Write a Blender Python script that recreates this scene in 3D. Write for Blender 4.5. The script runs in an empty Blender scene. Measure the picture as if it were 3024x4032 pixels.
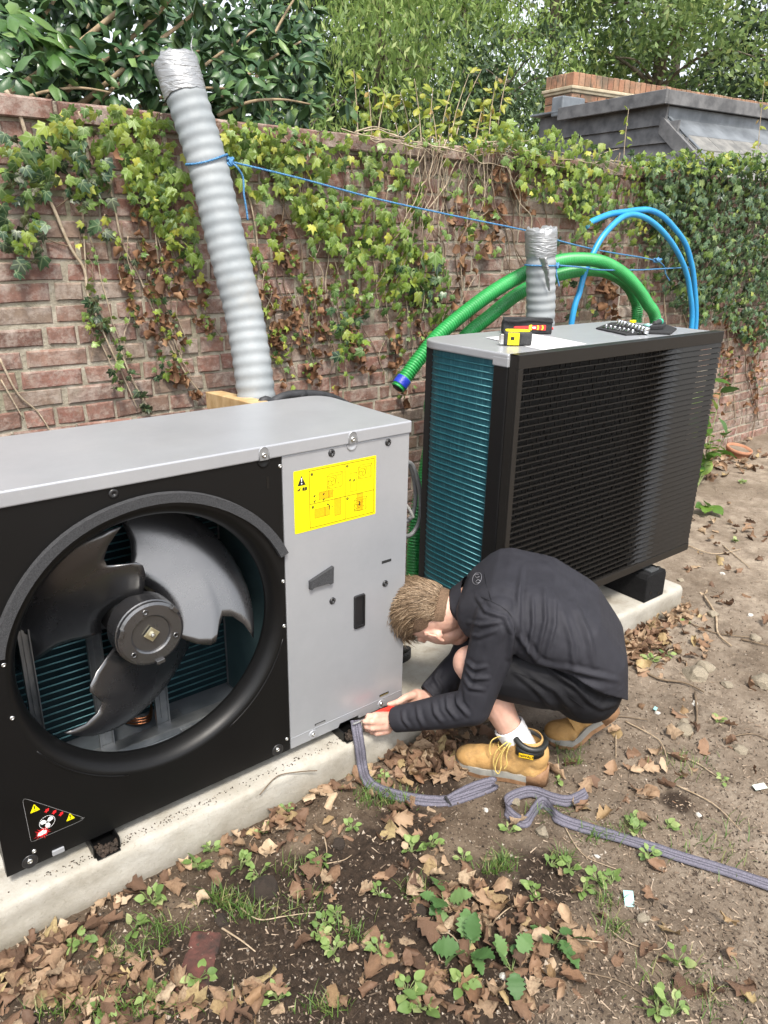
import bpy, bmesh, math, random
import numpy as np
from mathutils import Vector, Matrix, Euler
from mathutils.kdtree import KDTree
random.seed(7); rng = np.random.default_rng(7)
scn = bpy.context.scene
COL = scn.collection

# ------------------------------------------------------------------ camera
CAM = np.array([-1.4577, -1.6936, 1.5103])
FPX = 2974.07                     # focal length in pixels of the 3024 x 4032 photograph
PITCH, ROLL, YAW = 0.3523, 0.0178, -0.6777
def _cam_axes():
    cy, sy, cp, sp = math.cos(YAW), math.sin(YAW), math.cos(PITCH), math.sin(PITCH)
    f = np.array([-sy*cp, cy*cp, -sp]); r = np.array([cy, sy, 0.0]); u = np.cross(r, f)
    c, s = math.cos(ROLL), math.sin(ROLL)
    return c*r + s*u, -s*r + c*u, f
RT, UP, FW = _cam_axes()
cd = bpy.data.cameras.new('camera'); cam = bpy.data.objects.new('camera', cd); COL.objects.link(cam)
cd.sensor_fit = 'VERTICAL'; cd.sensor_height = 36.0; cd.lens = 36.0*FPX/4032.0
cd.clip_start = 0.02; cd.clip_end = 3000.0
m = Matrix((RT, UP, -FW)).transposed().to_4x4(); m.translation = Vector(CAM); cam.matrix_world = m
scn.camera = cam

# ------------------------------------------------------------------ light
SUN_EL, SUN_AZ = math.radians(58), math.radians(205)      # azimuth clockwise from +Y
w = bpy.data.worlds.new('World'); scn.world = w; w.use_nodes = True
nt = w.node_tree; nt.nodes.clear()
sk = nt.nodes.new('ShaderNodeTexSky'); sk.sky_type = 'NISHITA'; sk.sun_disc = False
sk.sun_elevation = SUN_EL; sk.sun_rotation = SUN_AZ; sk.air_density = 1.0; sk.dust_density = 3.0; sk.ozone_density = 1.0
hs = nt.nodes.new('ShaderNodeHueSaturation'); hs.inputs['Saturation'].default_value = 0.30
bg = nt.nodes.new('ShaderNodeBackground'); bg.inputs['Strength'].default_value = 0.115
wo = nt.nodes.new('ShaderNodeOutputWorld')
nt.links.new(sk.outputs[0], hs.inputs['Color']); nt.links.new(hs.outputs[0], bg.inputs['Color']); nt.links.new(bg.outputs[0], wo.inputs[0])
sd = bpy.data.lights.new('sun', 'SUN'); sd.energy = 1.5; sd.angle = math.radians(11); sd.color = (1.0, 0.93, 0.82)
so = bpy.data.objects.new('sun', sd); COL.objects.link(so)
sdir = Vector((math.sin(SUN_AZ)*math.cos(SUN_EL), math.cos(SUN_AZ)*math.cos(SUN_EL), math.sin(SUN_EL)))
so.rotation_euler = sdir.to_track_quat('Z', 'Y').to_euler()
scn.view_settings.view_transform = 'Standard'; scn.view_settings.look = 'None'
scn.view_settings.exposure = 1.6; scn.view_settings.gamma = 1.0; scn.view_settings.use_curve_mapping = False
scn.render.resolution_x = 768; scn.render.resolution_y = 1024
scn.cycles.max_bounces = 6; scn.cycles.diffuse_bounces = 3; scn.cycles.glossy_bounces = 3
scn.cycles.transmission_bounces = 4; scn.cycles.transparent_max_bounces = 6

# ------------------------------------------------------------------ pixel -> place (display pixels, photo scaled to 1659 wide)
DS = 3024/1659.0
def ray(u, v):
    u *= DS; v *= DS
    return RT*((u-1512)/FPX) - UP*((v-2016)/FPX) + FW
def wy(u, v, y): d = ray(u, v); return Vector(CAM + d*(y-CAM[1])/d[1])
def wz(u, v, z): d = ray(u, v); return Vector(CAM + d*(z-CAM[2])/d[2])
def wx(u, v, x): d = ray(u, v); return Vector(CAM + d*(x-CAM[0])/d[0])
def wd(u, v, dep): return Vector(CAM + ray(u, v)*dep)         # at a distance along the view axis
def depth(P): return float((np.array(P)-CAM) @ FW)
def topx(P):
    v = np.array(P)-CAM; z = v @ FW
    return ((1512+FPX*(v @ RT)/z)/DS, (2016-FPX*(v @ UP)/z)/DS)

# ------------------------------------------------------------------ mesh helpers
class MB:
    def __init__(s): s.v = []; s.f = []; s.mi = []; s.rv = []; s.cm = 0; s.cr = 0.0; s.sm = []; s.smooth = False; s.lp = None
    def add(s, vs, fs):
        o = len(s.v); s.v.extend([tuple(p) for p in vs])
        for f in fs: s.f.append(tuple(i+o for i in f)); s.mi.append(s.cm); s.rv.append(s.cr); s.sm.append(s.smooth)
        return o
    def box(s, a, b, T=None):
        x0, y0, z0 = a; x1, y1, z1 = b
        vs = [Vector(p) for p in ((x0,y0,z0),(x1,y0,z0),(x1,y1,z0),(x0,y1,z0),(x0,y0,z1),(x1,y0,z1),(x1,y1,z1),(x0,y1,z1))]
        if T is not None: vs = [T @ p for p in vs]
        s.add(vs, [(0,3,2,1),(4,5,6,7),(0,1,5,4),(1,2,6,5),(2,3,7,6),(3,0,4,7)])
    def tube(s, pts, rad, n=8, cap=True, closed=False, flat=1.0):
        pts = [Vector(p) for p in pts]; N = len(pts)
        if not hasattr(rad, '__len__'): rad = [rad]*N
        tan = []
        for i in range(N):
            a = pts[(i-1) % N] if (i or closed) else pts[0]; b = pts[(i+1) % N] if (i < N-1 or closed) else pts[-1]
            t = (b-a); tan.append(t.normalized() if t.length > 1e-9 else Vector((0,0,1)))
        up = Vector((0,0,1)) if abs(tan[0].z) < .9 else Vector((0,1,0))
        nrm = (up - tan[0]*up.dot(tan[0])).normalized(); vs = []
        for i in range(N):
            nrm = (nrm - tan[i]*nrm.dot(tan[i])); nrm = nrm.normalized() if nrm.length > 1e-6 else tan[i].orthogonal().normalized()
            bi = tan[i].cross(nrm)
            for k in range(n):
                a = 2*math.pi*k/n; vs.append(pts[i] + nrm*(rad[i]*math.cos(a)) + bi*(rad[i]*flat*math.sin(a)))
        fs = []
        M_ = N if closed else N-1
        for i in range(M_):
            j = (i+1) % N
            for k in range(n): fs.append((i*n+k, i*n+(k+1) % n, j*n+(k+1) % n, j*n+k))
        if cap and not closed: fs.append(tuple(range(n-1,-1,-1))); fs.append(tuple((N-1)*n+k for k in range(n)))
        old = s.smooth; s.smooth = True; s.add(vs, fs); s.smooth = old
    def lathe(s, prof, T=None, n=32, a0=0.0, a1=2*math.pi):
        # prof: (radius, height) pairs around local Z
        full = abs(a1-a0-2*math.pi) < 1e-6; m_ = n if full else n+1; vs = []; fs = []
        for r, h in prof:
            for k in range(m_):
                a = a0+(a1-a0)*k/n; p = Vector((r*math.cos(a), r*math.sin(a), h)); vs.append(T @ p if T is not None else p)
        for i in range(len(prof)-1):
            for k in range(n):
                k2 = (k+1) % m_; fs.append((i*m_+k, i*m_+k2, (i+1)*m_+k2, (i+1)*m_+k))
        s.add(vs, fs)
    def prism(s, poly, z0, z1, T=None):
        n = len(poly); vs = [Vector((x,y,z0)) for x,y in poly]+[Vector((x,y,z1)) for x,y in poly]
        if T is not None: vs = [T @ p for p in vs]
        s.add(vs, [tuple(range(n-1,-1,-1)), tuple(range(n,2*n))]+[(i,(i+1) % n, n+(i+1) % n, n+i) for i in range(n)])
    def mesh(s, name, mats):
        me = bpy.data.meshes.new(name); me.from_pydata(s.v, [], s.f)
        for mt in (mats if isinstance(mats, (list, tuple)) else [mats]): me.materials.append(mt)
        me.polygons.foreach_set('material_index', s.mi); me.polygons.foreach_set('use_smooth', s.sm)
        at = me.attributes.new('rv', 'FLOAT', 'FACE'); at.data.foreach_set('value', s.rv)
        if s.lp: al = me.attributes.new('lp', 'FLOAT_VECTOR', 'POINT'); al.data.foreach_set('vector', np.array(s.lp, np.float32).ravel())
        me.update(); return me
    def obj(s, name, mats, parent=None, bevel=0, seg=2, recalc=False, **kw):
        me = s.mesh(name, mats)
        if recalc: fixn(me)
        return link(name, me, parent, bevel, seg, **kw)
def fixn(me):
    bm = bmesh.new(); bm.from_mesh(me); bmesh.ops.recalc_face_normals(bm, faces=bm.faces); bm.to_mesh(me); bm.free()
def link(name, me, parent=None, bevel=0, seg=2, loc=None, M=None):
    o = bpy.data.objects.new(name, me); COL.objects.link(o)
    if parent is not None:
        o.parent = parent
        o.matrix_parent_inverse = parent.matrix_basis.inverted() if M is None and loc is None else Matrix()
    if M is not None: o.matrix_basis = M
    if loc is not None: o.location = loc
    if bevel:
        b = o.modifiers.new('bevel', 'BEVEL'); b.width = bevel; b.segments = seg; b.limit_method = 'ANGLE'; b.angle_limit = math.radians(35); b.harden_normals = False
    return o
def thing(name, label, cat, loc=(0,0,0), group=None):
    o = bpy.data.objects.new(name, None); COL.objects.link(o); o.location = loc; o.empty_display_size = .05
    return tag(o, label, cat, group)
def tag(o, label=None, cat=None, group=None, kind=None):
    if label: o['label'] = label
    if cat: o['category'] = cat
    if group: o['group'] = group
    if kind: o['kind'] = kind
    return o
def rect(T, w_, h_): return [T @ Vector(p) for p in ((0,0,0),(w_,0,0),(w_,h_,0),(0,h_,0))]
def spline(pts, n=8, closed=False):
    P = [Vector(p) for p in pts]; out = []; N = len(P)
    rng_ = range(N if closed else N-1)
    for i in rng_:
        g = (lambda k: P[k % N]) if closed else (lambda k: P[max(0, min(N-1, k))])
        a, b, c, d = g(i-1), g(i), g(i+1), g(i+2)
        for k in range(n):
            t = k/n; out.append(.5*((2*b)+(c-a)*t+(2*a-5*b+4*c-d)*t*t+(3*b-a-3*c+d)*t*t*t))
    if not closed: out.append(P[-1])
    return out
# value noise on numpy arrays
_pt = rng.random((256, 256))
def vnoise(x, y):
    xi = np.floor(x).astype(int); yi = np.floor(y).astype(int); fx = x-xi; fy = y-yi
    fx = fx*fx*(3-2*fx); fy = fy*fy*(3-2*fy)
    a = _pt[xi % 256, yi % 256]; b = _pt[(xi+1) % 256, yi % 256]; c = _pt[xi % 256, (yi+1) % 256]; d = _pt[(xi+1) % 256, (yi+1) % 256]
    return (a*(1-fx)+b*fx)*(1-fy)+(c*(1-fx)+d*fx)*fy
def fbm(x, y, o=4):
    s = 0; a = .5
    for i in range(o): s = s+a*vnoise(x*2**i+17.3*i, y*2**i+5.1*i); a *= .5
    return s

# ------------------------------------------------------------------ materials
def nodes(name):
    mt = bpy.data.materials.new(name); mt.use_nodes = True; t = mt.node_tree; t.nodes.clear()
    out = t.nodes.new('ShaderNodeOutputMaterial'); p = t.nodes.new('ShaderNodeBsdfPrincipled'); t.links.new(p.outputs[0], out.inputs[0])
    return mt, t, p, out
def sock(n, *names):
    for k in names:
        if k in n.inputs: return n.inputs[k]
def ramp(t, fac, stops, interp='LINEAR'):
    r = t.nodes.new('ShaderNodeValToRGB'); e = r.color_ramp; e.interpolation = interp
    while len(e.elements) < len(stops): e.elements.new(.5)
    for el, (p, c) in zip(e.elements, stops): el.position = p; el.color = (*c, 1) if len(c) == 3 else c
    if fac is not None: t.links.new(fac, r.inputs[0])
    return r.outputs[0]
def noise(t, scale, detail=5, rough=.55, coord='Object', dist=0):
    tc = t.nodes.new('ShaderNodeTexCoord'); n = t.nodes.new('ShaderNodeTexNoise')
    n.inputs['Scale'].default_value = scale; n.inputs['Detail'].default_value = detail; n.inputs['Roughness'].default_value = rough
    n.inputs['Distortion'].default_value = dist
    t.links.new(t.nodes.new('ShaderNodeNewGeometry').outputs['Position'] if coord == 'POS' else tc.outputs[coord], n.inputs['Vector']); return n.outputs[0]
def mix(t, fac, a, b, mode='MIX'):
    n = t.nodes.new('ShaderNodeMix'); n.data_type = 'RGBA'; n.blend_type = mode
    for i, v in ((0, fac), (6, a), (7, b)):
        if isinstance(v, (int, float)): n.inputs[i].default_value = v
        elif isinstance(v, (tuple, list)): n.inputs[i].default_value = (*v, 1) if len(v) == 3 else v
        else: t.links.new(v, n.inputs[i])
    return n.outputs[2]
def math_(t, op, a, b=0.0):
    n = t.nodes.new('ShaderNodeMath'); n.operation = op
    for i, v in ((0, a), (1, b)):
        if isinstance(v, (int, float)): n.inputs[i].default_value = v
        else: t.links.new(v, n.inputs[i])
    return n.outputs[0]
def bump(t, p, h, strength=.3, dist=.01):
    b = t.nodes.new('ShaderNodeBump'); b.inputs['Strength'].default_value = strength; b.inputs['Distance'].default_value = dist
    t.links.new(h, b.inputs['Height']); t.links.new(b.outputs[0], p.inputs['Normal']); return b
def rnd(t):
    """one random number per piece: face attribute rv plus the object's own"""
    a = t.nodes.new('ShaderNodeAttribute'); a.attribute_name = 'rv'; o = t.nodes.new('ShaderNodeObjectInfo')
    return math_(t, 'FRACT', math_(t, 'ADD', a.outputs['Fac'], o.outputs['Random']))
def mat(name, c, c2=None, rough=.6, metal=0.0, ns=8, lo=.35, hi=.65, bs=0, bst=.2, bd=.005, coat=0, spec=None, rr=0, coord='Object', det=5):
    mt, t, p, out = nodes(name)
    if c2 is None: p.inputs['Base Color'].default_value = (*c, 1)
    else: t.links.new(ramp(t, noise(t, ns, det, coord=coord), [(lo, c), (hi, c2)]), p.inputs['Base Color'])
    p.inputs['Roughness'].default_value = rough; p.inputs['Metallic'].default_value = metal
    if rr: t.links.new(ramp(t, noise(t, ns*1.7, 4, coord=coord), [(.3, (rough-rr,)*3), (.7, (rough+rr,)*3)]), p.inputs['Roughness'])
    if coat: sock(p, 'Coat Weight').default_value = coat
    if spec is not None: sock(p, 'Specular IOR Level').default_value = spec
    if bs: bump(t, p, noise(t, bs, 4, coord=coord), bst, bd)
    return mt
def leafmat(name, stops, rough=.45, trans=.3, vein=.0, dirt=None, hole=0):
    mt, t, p, out = nodes(name)
    c = ramp(t, rnd(t), stops)
    n2 = noise(t, 60, 3); c = mix(t, math_(t, 'MULTIPLY', n2, .38), c, (.5,.5,.42), 'MULTIPLY')
    if vein:                                     # pale veins fanning out from the leaf stalk, in the leaf's own coordinates
        al = t.nodes.new('ShaderNodeAttribute'); al.attribute_name = 'lp'; sx = t.nodes.new('ShaderNodeSeparateXYZ'); t.links.new(al.outputs['Vector'], sx.inputs[0])
        yy = math_(t, 'SUBTRACT', .12, sx.outputs[1]); an = math_(t, 'ABSOLUTE', math_(t, 'ARCTAN2', sx.outputs[0], yy)); r_ = math_(t, 'SQRT', math_(t, 'ADD', math_(t, 'MULTIPLY', sx.outputs[0], sx.outputs[0]), math_(t, 'MULTIPLY', yy, yy)))
        dv = math_(t, 'MULTIPLY', math_(t, 'PINGPONG', an, .47), r_)
        c = mix(t, ramp(t, dv, [(.006, (vein,)*3), (.030, (0,)*3)]), c, (.42,.50,.26))
    t.links.new(c, p.inputs['Base Color']); p.inputs['Roughness'].default_value = rough
    bump(t, p, noise(t, 90, 2), .25, .003)
    if trans:
        tr = t.nodes.new('ShaderNodeBsdfTranslucent'); t.links.new(c, tr.inputs['Color'])
        ms = t.nodes.new('ShaderNodeMixShader'); ms.inputs[0].default_value = trans
        t.links.new(p.outputs[0], ms.inputs[1]); t.links.new(tr.outputs[0], ms.inputs[2]); t.links.new(ms.outputs[0], out.inputs[0])
    return mt
# ================================================================== setting: ground, plinth, wall
GZ = -0.15
DARK = []      # blobs of freshly turned dark soil: display pixel centre, metres radius
for u, v, r in ((700,1930,.20),(560,1940,.17),(830,1850,.13),(850,1990,.20),(1000,2040,.16),(640,2060,.18),(1080,1980,.14),(420,2120,.2),(760,2170,.22),(880,1780,.1),(960,2160,.2),(1180,1890,.10),(1460,1735,.05),(940,1700,.10),(250,2190,.2)):
    p = wz(u, v, GZ); DARK.append((p.x, p.y, r))
def darkness(x, y):
    s = np.zeros_like(x)
    for a, b, r in DARK: s = np.maximum(s, np.exp(-((x-a)**2+(y-b)**2)/(r*r)*1.1))
    return np.clip(s*1.5+.9*(fbm(x*9, y*9, 3)-.45)-.12, 0, 1)
def gzf(x, y):
    x = np.asarray(x, float); y = np.asarray(y, float)
    near = np.exp(-np.maximum(0, np.hypot(x-.3, y+.2)-3)**2*.2)
    z = GZ + .035*(fbm(x*1.3+3, y*1.3+8, 3)-.44) + .014*(fbm(x*8, y*8, 3)-.45)*near
    d = darkness(x, y)
    z = z + near*(.006*(fbm(x*40, y*40, 2)-.37) + d*(.016*(vnoise(x*30, y*30)-.5)+.010*(vnoise(x*66, y*66)-.5)) + .006*(vnoise(x*110, y*110)-.5))
    z = z + .10*np.clip((x-1.9)/2.6, 0, 1)**1.3
    # flat and a little low under the slab
    u = np.clip((y+.075)/.05, 0, 1)*np.clip((1.78-x)/.1, 0, 1)*np.clip((1.0-y)/.1, 0, 1); z = z*(1-u)+u*np.minimum(z, GZ-.01)
    return z
def gz(x, y): return float(gzf(np.array([x]), np.array([y]))[0])
def axis(lo, hi, step, far):
    a = list(np.arange(lo, hi, step)); s = step; x = lo; L = []; 
    while x > -far: s *= 1.35; x -= s; L.append(x)
    s = step; x = a[-1]; Rr = []
    while x < far: s *= 1.35; x += s; Rr.append(x)
    return np.array(L[::-1]+a+Rr)
xs = axis(-1.5, 3.2, .0125, 400); ys = axis(-1.75, .1, .0085, 400)
X, Y = np.meshgrid(xs, ys, indexing='ij'); Z = gzf(X, Y); nx, ny = X.shape
V = np.stack([X, Y, Z], -1).reshape(-1, 3)
I = np.arange(nx*ny).reshape(nx, ny); F = np.stack([I[:-1,:-1], I[1:,:-1], I[1:,1:], I[:-1,1:]], -1).reshape(-1, 4)
me = bpy.data.meshes.new('ground'); me.vertices.add(len(V)); me.vertices.foreach_set('co', V.ravel())
me.loops.add(F.size); me.loops.foreach_set('vertex_index', F.ravel()); me.polygons.add(len(F)); me.polygons.foreach_set('loop_start', np.arange(0, F.size, 4)); me.update(calc_edges=True)
me.polygons.foreach_set('use_smooth', np.ones(len(F), bool))
at = me.attributes.new('soil', 'FLOAT', 'POINT'); at.data.foreach_set('value', darkness(X, Y).ravel())
mt, t, p, out = nodes('soil')
a = t.nodes.new('ShaderNodeAttribute'); a.attribute_name = 'soil'
dry = ramp(t, noise(t, 7, 8, .7), [(.28, (.040,.028,.019)), (.48, (.088,.063,.043)), (.68, (.155,.118,.084))])
chips = ramp(t, noise(t, 130, 3, .6), [(.60, (0,0,0)), (.70, (1,1,1))])
dry = mix(t, math_(t, 'MULTIPLY', chips, .75), dry, (.30,.25,.19))
wet = ramp(t, noise(t, 60, 6, .6), [(.3, (.014,.010,.0075)), (.7, (.050,.034,.024))])
fac = ramp(t, math_(t, 'ADD', a.outputs['Fac'], math_(t, 'MULTIPLY', math_(t, 'SUBTRACT', noise(t, 11, 8, .7), .5), 1.5)), [(.12, (0,0,0)), (.62, (.95,)*3)])
tcg = t.nodes.new('ShaderNodeTexCoord'); spg = t.nodes.new('ShaderNodeSeparateXYZ'); t.links.new(tcg.outputs['Object'], spg.inputs[0])
mr = t.nodes.new('ShaderNodeMapRange'); mr.inputs[1].default_value = .0; mr.inputs[2].default_value = .75; t.links.new(math_(t, 'SUBTRACT', spg.outputs[0], math_(t, 'MULTIPLY', spg.outputs[1], .55)), mr.inputs[0])
pale = ramp(t, noise(t, 9, 9, .75), [(.26, (.10,.076,.056)), (.5, (.23,.185,.142)), (.7, (.36,.305,.24))]); pale = mix(t, math_(t, 'MULTIPLY', chips, .6), pale, (.38,.33,.26))
dry = mix(t, math_(t, 'MULTIPLY', mr.outputs[0], ramp(t, noise(t, 2.1, 5), [(.32, (.35,)*3), (.6, (1,)*3)])), dry, pale)
t.links.new(mix(t, fac, dry, wet), p.inputs['Base Color']); p.inputs['Roughness'].default_value = .95; sock(p, 'Specular IOR Level').default_value = .2
bump(t, p, noise(t, 160, 8, .75), .8, .008)
me.materials.append(mt)
ground = tag(link('ground', me), kind='structure')

# ---- concrete plinth
SX1 = 1.713; SF = -.055; ST = -.036
prof = [(SF-.006,-.30),(SF-.004,-.2),(SF-.002,-.15),(SF-.001,-.12),(SF,-.10),(SF+.001,-.08),(SF+.001,-.060),(SF+.003,-.047),(SF+.007,-.041),(SF+.013,ST-.0015),(SF+.024,ST)]+[(SF+.05+.05*i, ST) for i in range(19)]+[(.9,-.3)]
mb = MB(); mb.smooth = True; xsS = np.concatenate([np.arange(-2.3, SX1-.021, .02), [SX1-.02, SX1-.012, SX1-.005, SX1]]); n = len(prof); vs = []
for i, x in enumerate(xsS):
    e = max(0, (x-(SX1-.02))/.02)
    for j, (y, z) in enumerate(prof):
        k = fbm(np.array([x*14]), np.array([y*14+z*30]), 3)[0]-.44; k2 = (vnoise(np.array([x*3.3]), np.array([j*.7]))[0]-.5)*.6+(vnoise(np.array([x*38]), np.array([j*.9]))[0]-.5)*.5
        edge = 1 if j < 10 else .25
        yy = y-(.010*k+.006*k2)*edge if j < len(prof)-1 else y; zz = z+(.005*k+.004*k2)*edge
        vs.append((x-(.0 if j > 10 else 0), yy+e*e*.012*(j < 11), zz-e*e*.010*(z > -.06)))
fs = [(i*n+j, (i+1)*n+j, (i+1)*n+j+1, i*n+j+1) for i in range(len(xsS)-1) for j in range(n-1)]
mb.add(vs, fs); mb.smooth = False
mb.add([vs[(len(xsS)-1)*n+j] for j in range(n)], [tuple(range(n))])
mt, t, p, out = nodes('concrete')
c = ramp(t, noise(t, 5, 7, .65), [(.3, (.26,.236,.19)), (.5, (.36,.34,.296)), (.7, (.44,.424,.388))])
fine = noise(t, 90, 6, .7); c = mix(t, ramp(t, fine, [(.33, (.35,)*3), (.42, (0,)*3)]), c, (.14,.12,.09))
tc = t.nodes.new('ShaderNodeTexCoord'); sp = t.nodes.new('ShaderNodeSeparateXYZ'); t.links.new(tc.outputs['Object'], sp.inputs[0])
# earth stains on the side that was cast against soil
st = ramp(t, math_(t, 'ADD', sp.outputs[2], math_(t, 'MULTIPLY', math_(t, 'SUBTRACT', noise(t, 11, 6), .5), .16)), [(0, (1,)*3), (1, (0,)*3)])
mr = t.nodes.new('ShaderNodeMapRange'); mr.inputs[1].default_value = -.17; mr.inputs[2].default_value = -.055; mr.inputs[3].default_value = .95; mr.inputs[4].default_value = 0
t.links.new(math_(t, 'ADD', sp.outputs[2], math_(t, 'MULTIPLY', math_(t, 'SUBTRACT', noise(t, 9, 7, .7), .5), .14)), mr.inputs[0])
c = mix(t, math_(t, 'MULTIPLY', mr.outputs[0], .65), c, (.17,.148,.105))
c = mix(t, ramp(t, noise(t, 6.3, 4), [(.62, (0,)*3), (.70, (.5,)*3)]), c, (.17,.14,.105))
t.links.new(c, p.inputs['Base Color']); p.inputs['Roughness'].default_value = .9
bump(t, p, noise(t, 70, 8, .7), .5, .006)
slab = mb.obj('concrete_plinth', mt, recalc=True)
tag(slab, 'long pale cast concrete plinth under both heat pump units', 'plinth')

# ---- brick wall
WY, WT = 1.22, 1.918
U1B = ((-1.27,0,0),(0,.474,.985)); U2B = ((.454,-.01,-.03),(1.76,.51,1.143))
def hid(P):
    d = np.array(P)-CAM
    for a, b in (U1B, U2B):
        t0, t1 = 0, .99
        for k in range(3):
            if abs(d[k]) < 1e-9: continue
            q0, q1 = (a[k]-CAM[k])/d[k], (b[k]-CAM[k])/d[k]; q0, q1 = min(q0, q1), max(q0, q1); t0 = max(t0, q0); t1 = min(t1, q1)
        if t0 < t1: return True
    return False
mt, t, p, out = nodes('old_brick')
r = rnd(t)
c = ramp(t, r, [(0, (.14,.070,.052)), (.16, (.25,.112,.084)), (.32, (.19,.110,.082)), (.47, (.28,.138,.104)), (.62, (.21,.138,.10)), (.76, (.25,.192,.145)), (.9, (.30,.148,.11)), (1, (.16,.090,.068))])
c = mix(t, ramp(t, noise(t, 16, 6, .7, 'POS'), [(.35, (0,)*3), (.72, (.8,)*3)]), c, (.095,.062,.05))
c = mix(t, ramp(t, noise(t, 9, 9, .75, 'POS'), [(.48, (0,)*3), (.66, (.75,)*3)]), c, (.42,.365,.32))
c = mix(t, ramp(t, noise(t, 3.1, 6, .7, 'POS'), [(.56, (0,)*3), (.75, (.6,)*3)]), c, (.20,.19,.12))
c = mix(t, ramp(t, noise(t, 26, 8, .8, 'POS'), [(.50, (0,)*3), (.66, (.7,)*3)]), c, (.36,.305,.26))
t.links.new(c, p.inputs['Base Color']); p.inputs['Roughness'].default_value = .92
bump(t, p, noise(t, 55, 8, .75, 'POS'), .8, .008); BRICK = mt
mt, t, p, out = nodes('lime_mortar')
c = ramp(t, noise(t, 14, 8, .7, 'POS'), [(.3, (.19,.16,.12)), (.5, (.33,.295,.23)), (.68, (.46,.42,.35))])
c = mix(t, ramp(t, noise(t, 2.4, 5, .55, 'POS'), [(.5, (0,)*3), (.68, (.6,)*3)]), c, (.17,.17,.10))
t.links.new(c, p.inputs['Base Color']); p.inputs['Roughness'].default_value = .95; bump(t, p, noise(t, 80, 7, .7, 'POS'), .9, .01); MORTAR = mt
wall = thing('brick_wall', 'old red brick garden wall overgrown with ivy behind the units', 'wall', (1.5, WY, GZ))
XW0, XW1 = -1.7, 9.0
mb = MB()
gx = np.arange(XW0, XW1+.01, .06); gzv = np.arange(-.5, WT-.005, .03); k = len(gzv)
vs = [(x, WY+.007+.005*(fbm(np.array([x*20]), np.array([z*20]), 2)[0]-.4), z) for x in gx for z in gzv]
mb.smooth = True; mb.add(vs, [(i*k+j, (i+1)*k+j, (i+1)*k+j+1, i*k+j+1) for i in range(len(gx)-1) for j in range(k-1)]); mb.smooth = False
mb.box((XW0, WY+.03, -.5), (XW1, WY+.22, WT-.004))
mb.obj('mortar_bed', MORTAR, wall)
def brickmesh(L, H, seed, dp=.05):
    rr = random.Random(seed); j = lambda s: rr.uniform(-s, s); ch = .006
    b = [(-L/2,-H/2),(L/2,-H/2),(L/2,H/2),(-L/2,H/2)]; back = [(x+j(.002), dp, z+j(.002)) for x, z in b]
    mid = []; fr = []
    for (x, z) in b:
        jx, jz = j(.0035), j(.0028); mid.append((x+jx, ch*rr.uniform(.6,1.6), z+jz)); fr.append((x-math.copysign(ch*rr.uniform(.7,1.5), x)+jx, j(.0018), z-math.copysign(ch*rr.uniform(.6,1.2), z)+jz))
    # an extra point in the middle of the long edges keeps the outline uneven
    q = MB(); m1 = lambda A, i, k_: tuple((A[i][d]+A[k_][d])/2+(j(.0022) if d != 1 else j(.001)) for d in range(3))
    def ring(A): return [A[0], m1(A,0,1), A[1], A[2], m1(A,2,3), A[3]]
    R3 = [ring(back), ring(mid), ring(fr)]; vs = [p_ for R_ in R3 for p_ in R_]
    fs = []
    for a_ in (0, 1):
        for i in range(6): fs.append((a_*6+i, a_*6+(i+1) % 6, (a_+1)*6+(i+1) % 6, (a_+1)*6+i))
    fs += [(12,13,16,17),(13,14,15,16)]
    q.add(vs, fs); return q
STR = [brickmesh(.215, .064, s) for s in range(8)]; HED = [brickmesh(.103, .064, 50+s) for s in range(6)]; CLO = [brickmesh(.058, .064, 90+s) for s in range(3)]
CAP = [brickmesh(.30+.02*s, .066, 120+s, .2) for s in range(5)]
MESH = {}
for nm, L in (('s', STR), ('h', HED), ('c', CLO), ('k', CAP)):
    for i, q in enumerate(L): MESH[nm, i] = q.mesh('brick', BRICK)
pieces = []
rr = random.Random(3); ci = 0; z = -.36
while z+.074 < WT-.07:
    x = XW0-rr.random()*.22; kk = rr.randint(0, 4)
    drift = .012*math.sin(ci*1.7)
    while x < XW1:
        kk += 1; typ = 's'
        if (ci % 4 == 0 and rr.random() < .85) or kk % 5 == 0: typ = 'h'
        if rr.random() < .04: typ = 'c'
        L = {'s': .225, 'h': .113, 'c': .068}[typ]*1
        i = rr.randrange({'s': 8, 'h': 6, 'c': 3}[typ]); xc = x+L/2
        zz = z+.0365+.004*math.sin(xc*1.9+ci)+rr.uniform(-.0012,.0012)
        pieces.append((typ, i, Vector((xc, WY+rr.uniform(-.004,.0035), zz)), rr.uniform(-.012,.012), rr.uniform(.97,1.03)))
        x += L+rr.uniform(-.002,.003)
    z += .0735+rr.uniform(-.001,.001); ci += 1
ztop = z
x = XW0
while x < XW1:
    i = rr.randrange(5); L = .30+.02*i+.013; pieces.append(('k', i, Vector((x+L/2, WY-.022+rr.uniform(-.005,.005), ztop+.036+rr.uniform(-.002,.003))), rr.uniform(-.015,.015), 1.0)); x += L
def score(pc):
    P = pc[2]; u, v = topx(P); dd = depth(P)
    if dd < .3 or not (-70 < u < 1720 and -40 < v < 2240) or hid(P): return 0
    return {'s': 1, 'h': .6, 'c': .35, 'k': 1.4}[pc[0]]/dd**2
pieces.sort(key=score, reverse=True); rest = MB()
SRC = {'s': STR, 'h': HED, 'c': CLO, 'k': CAP}
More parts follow.
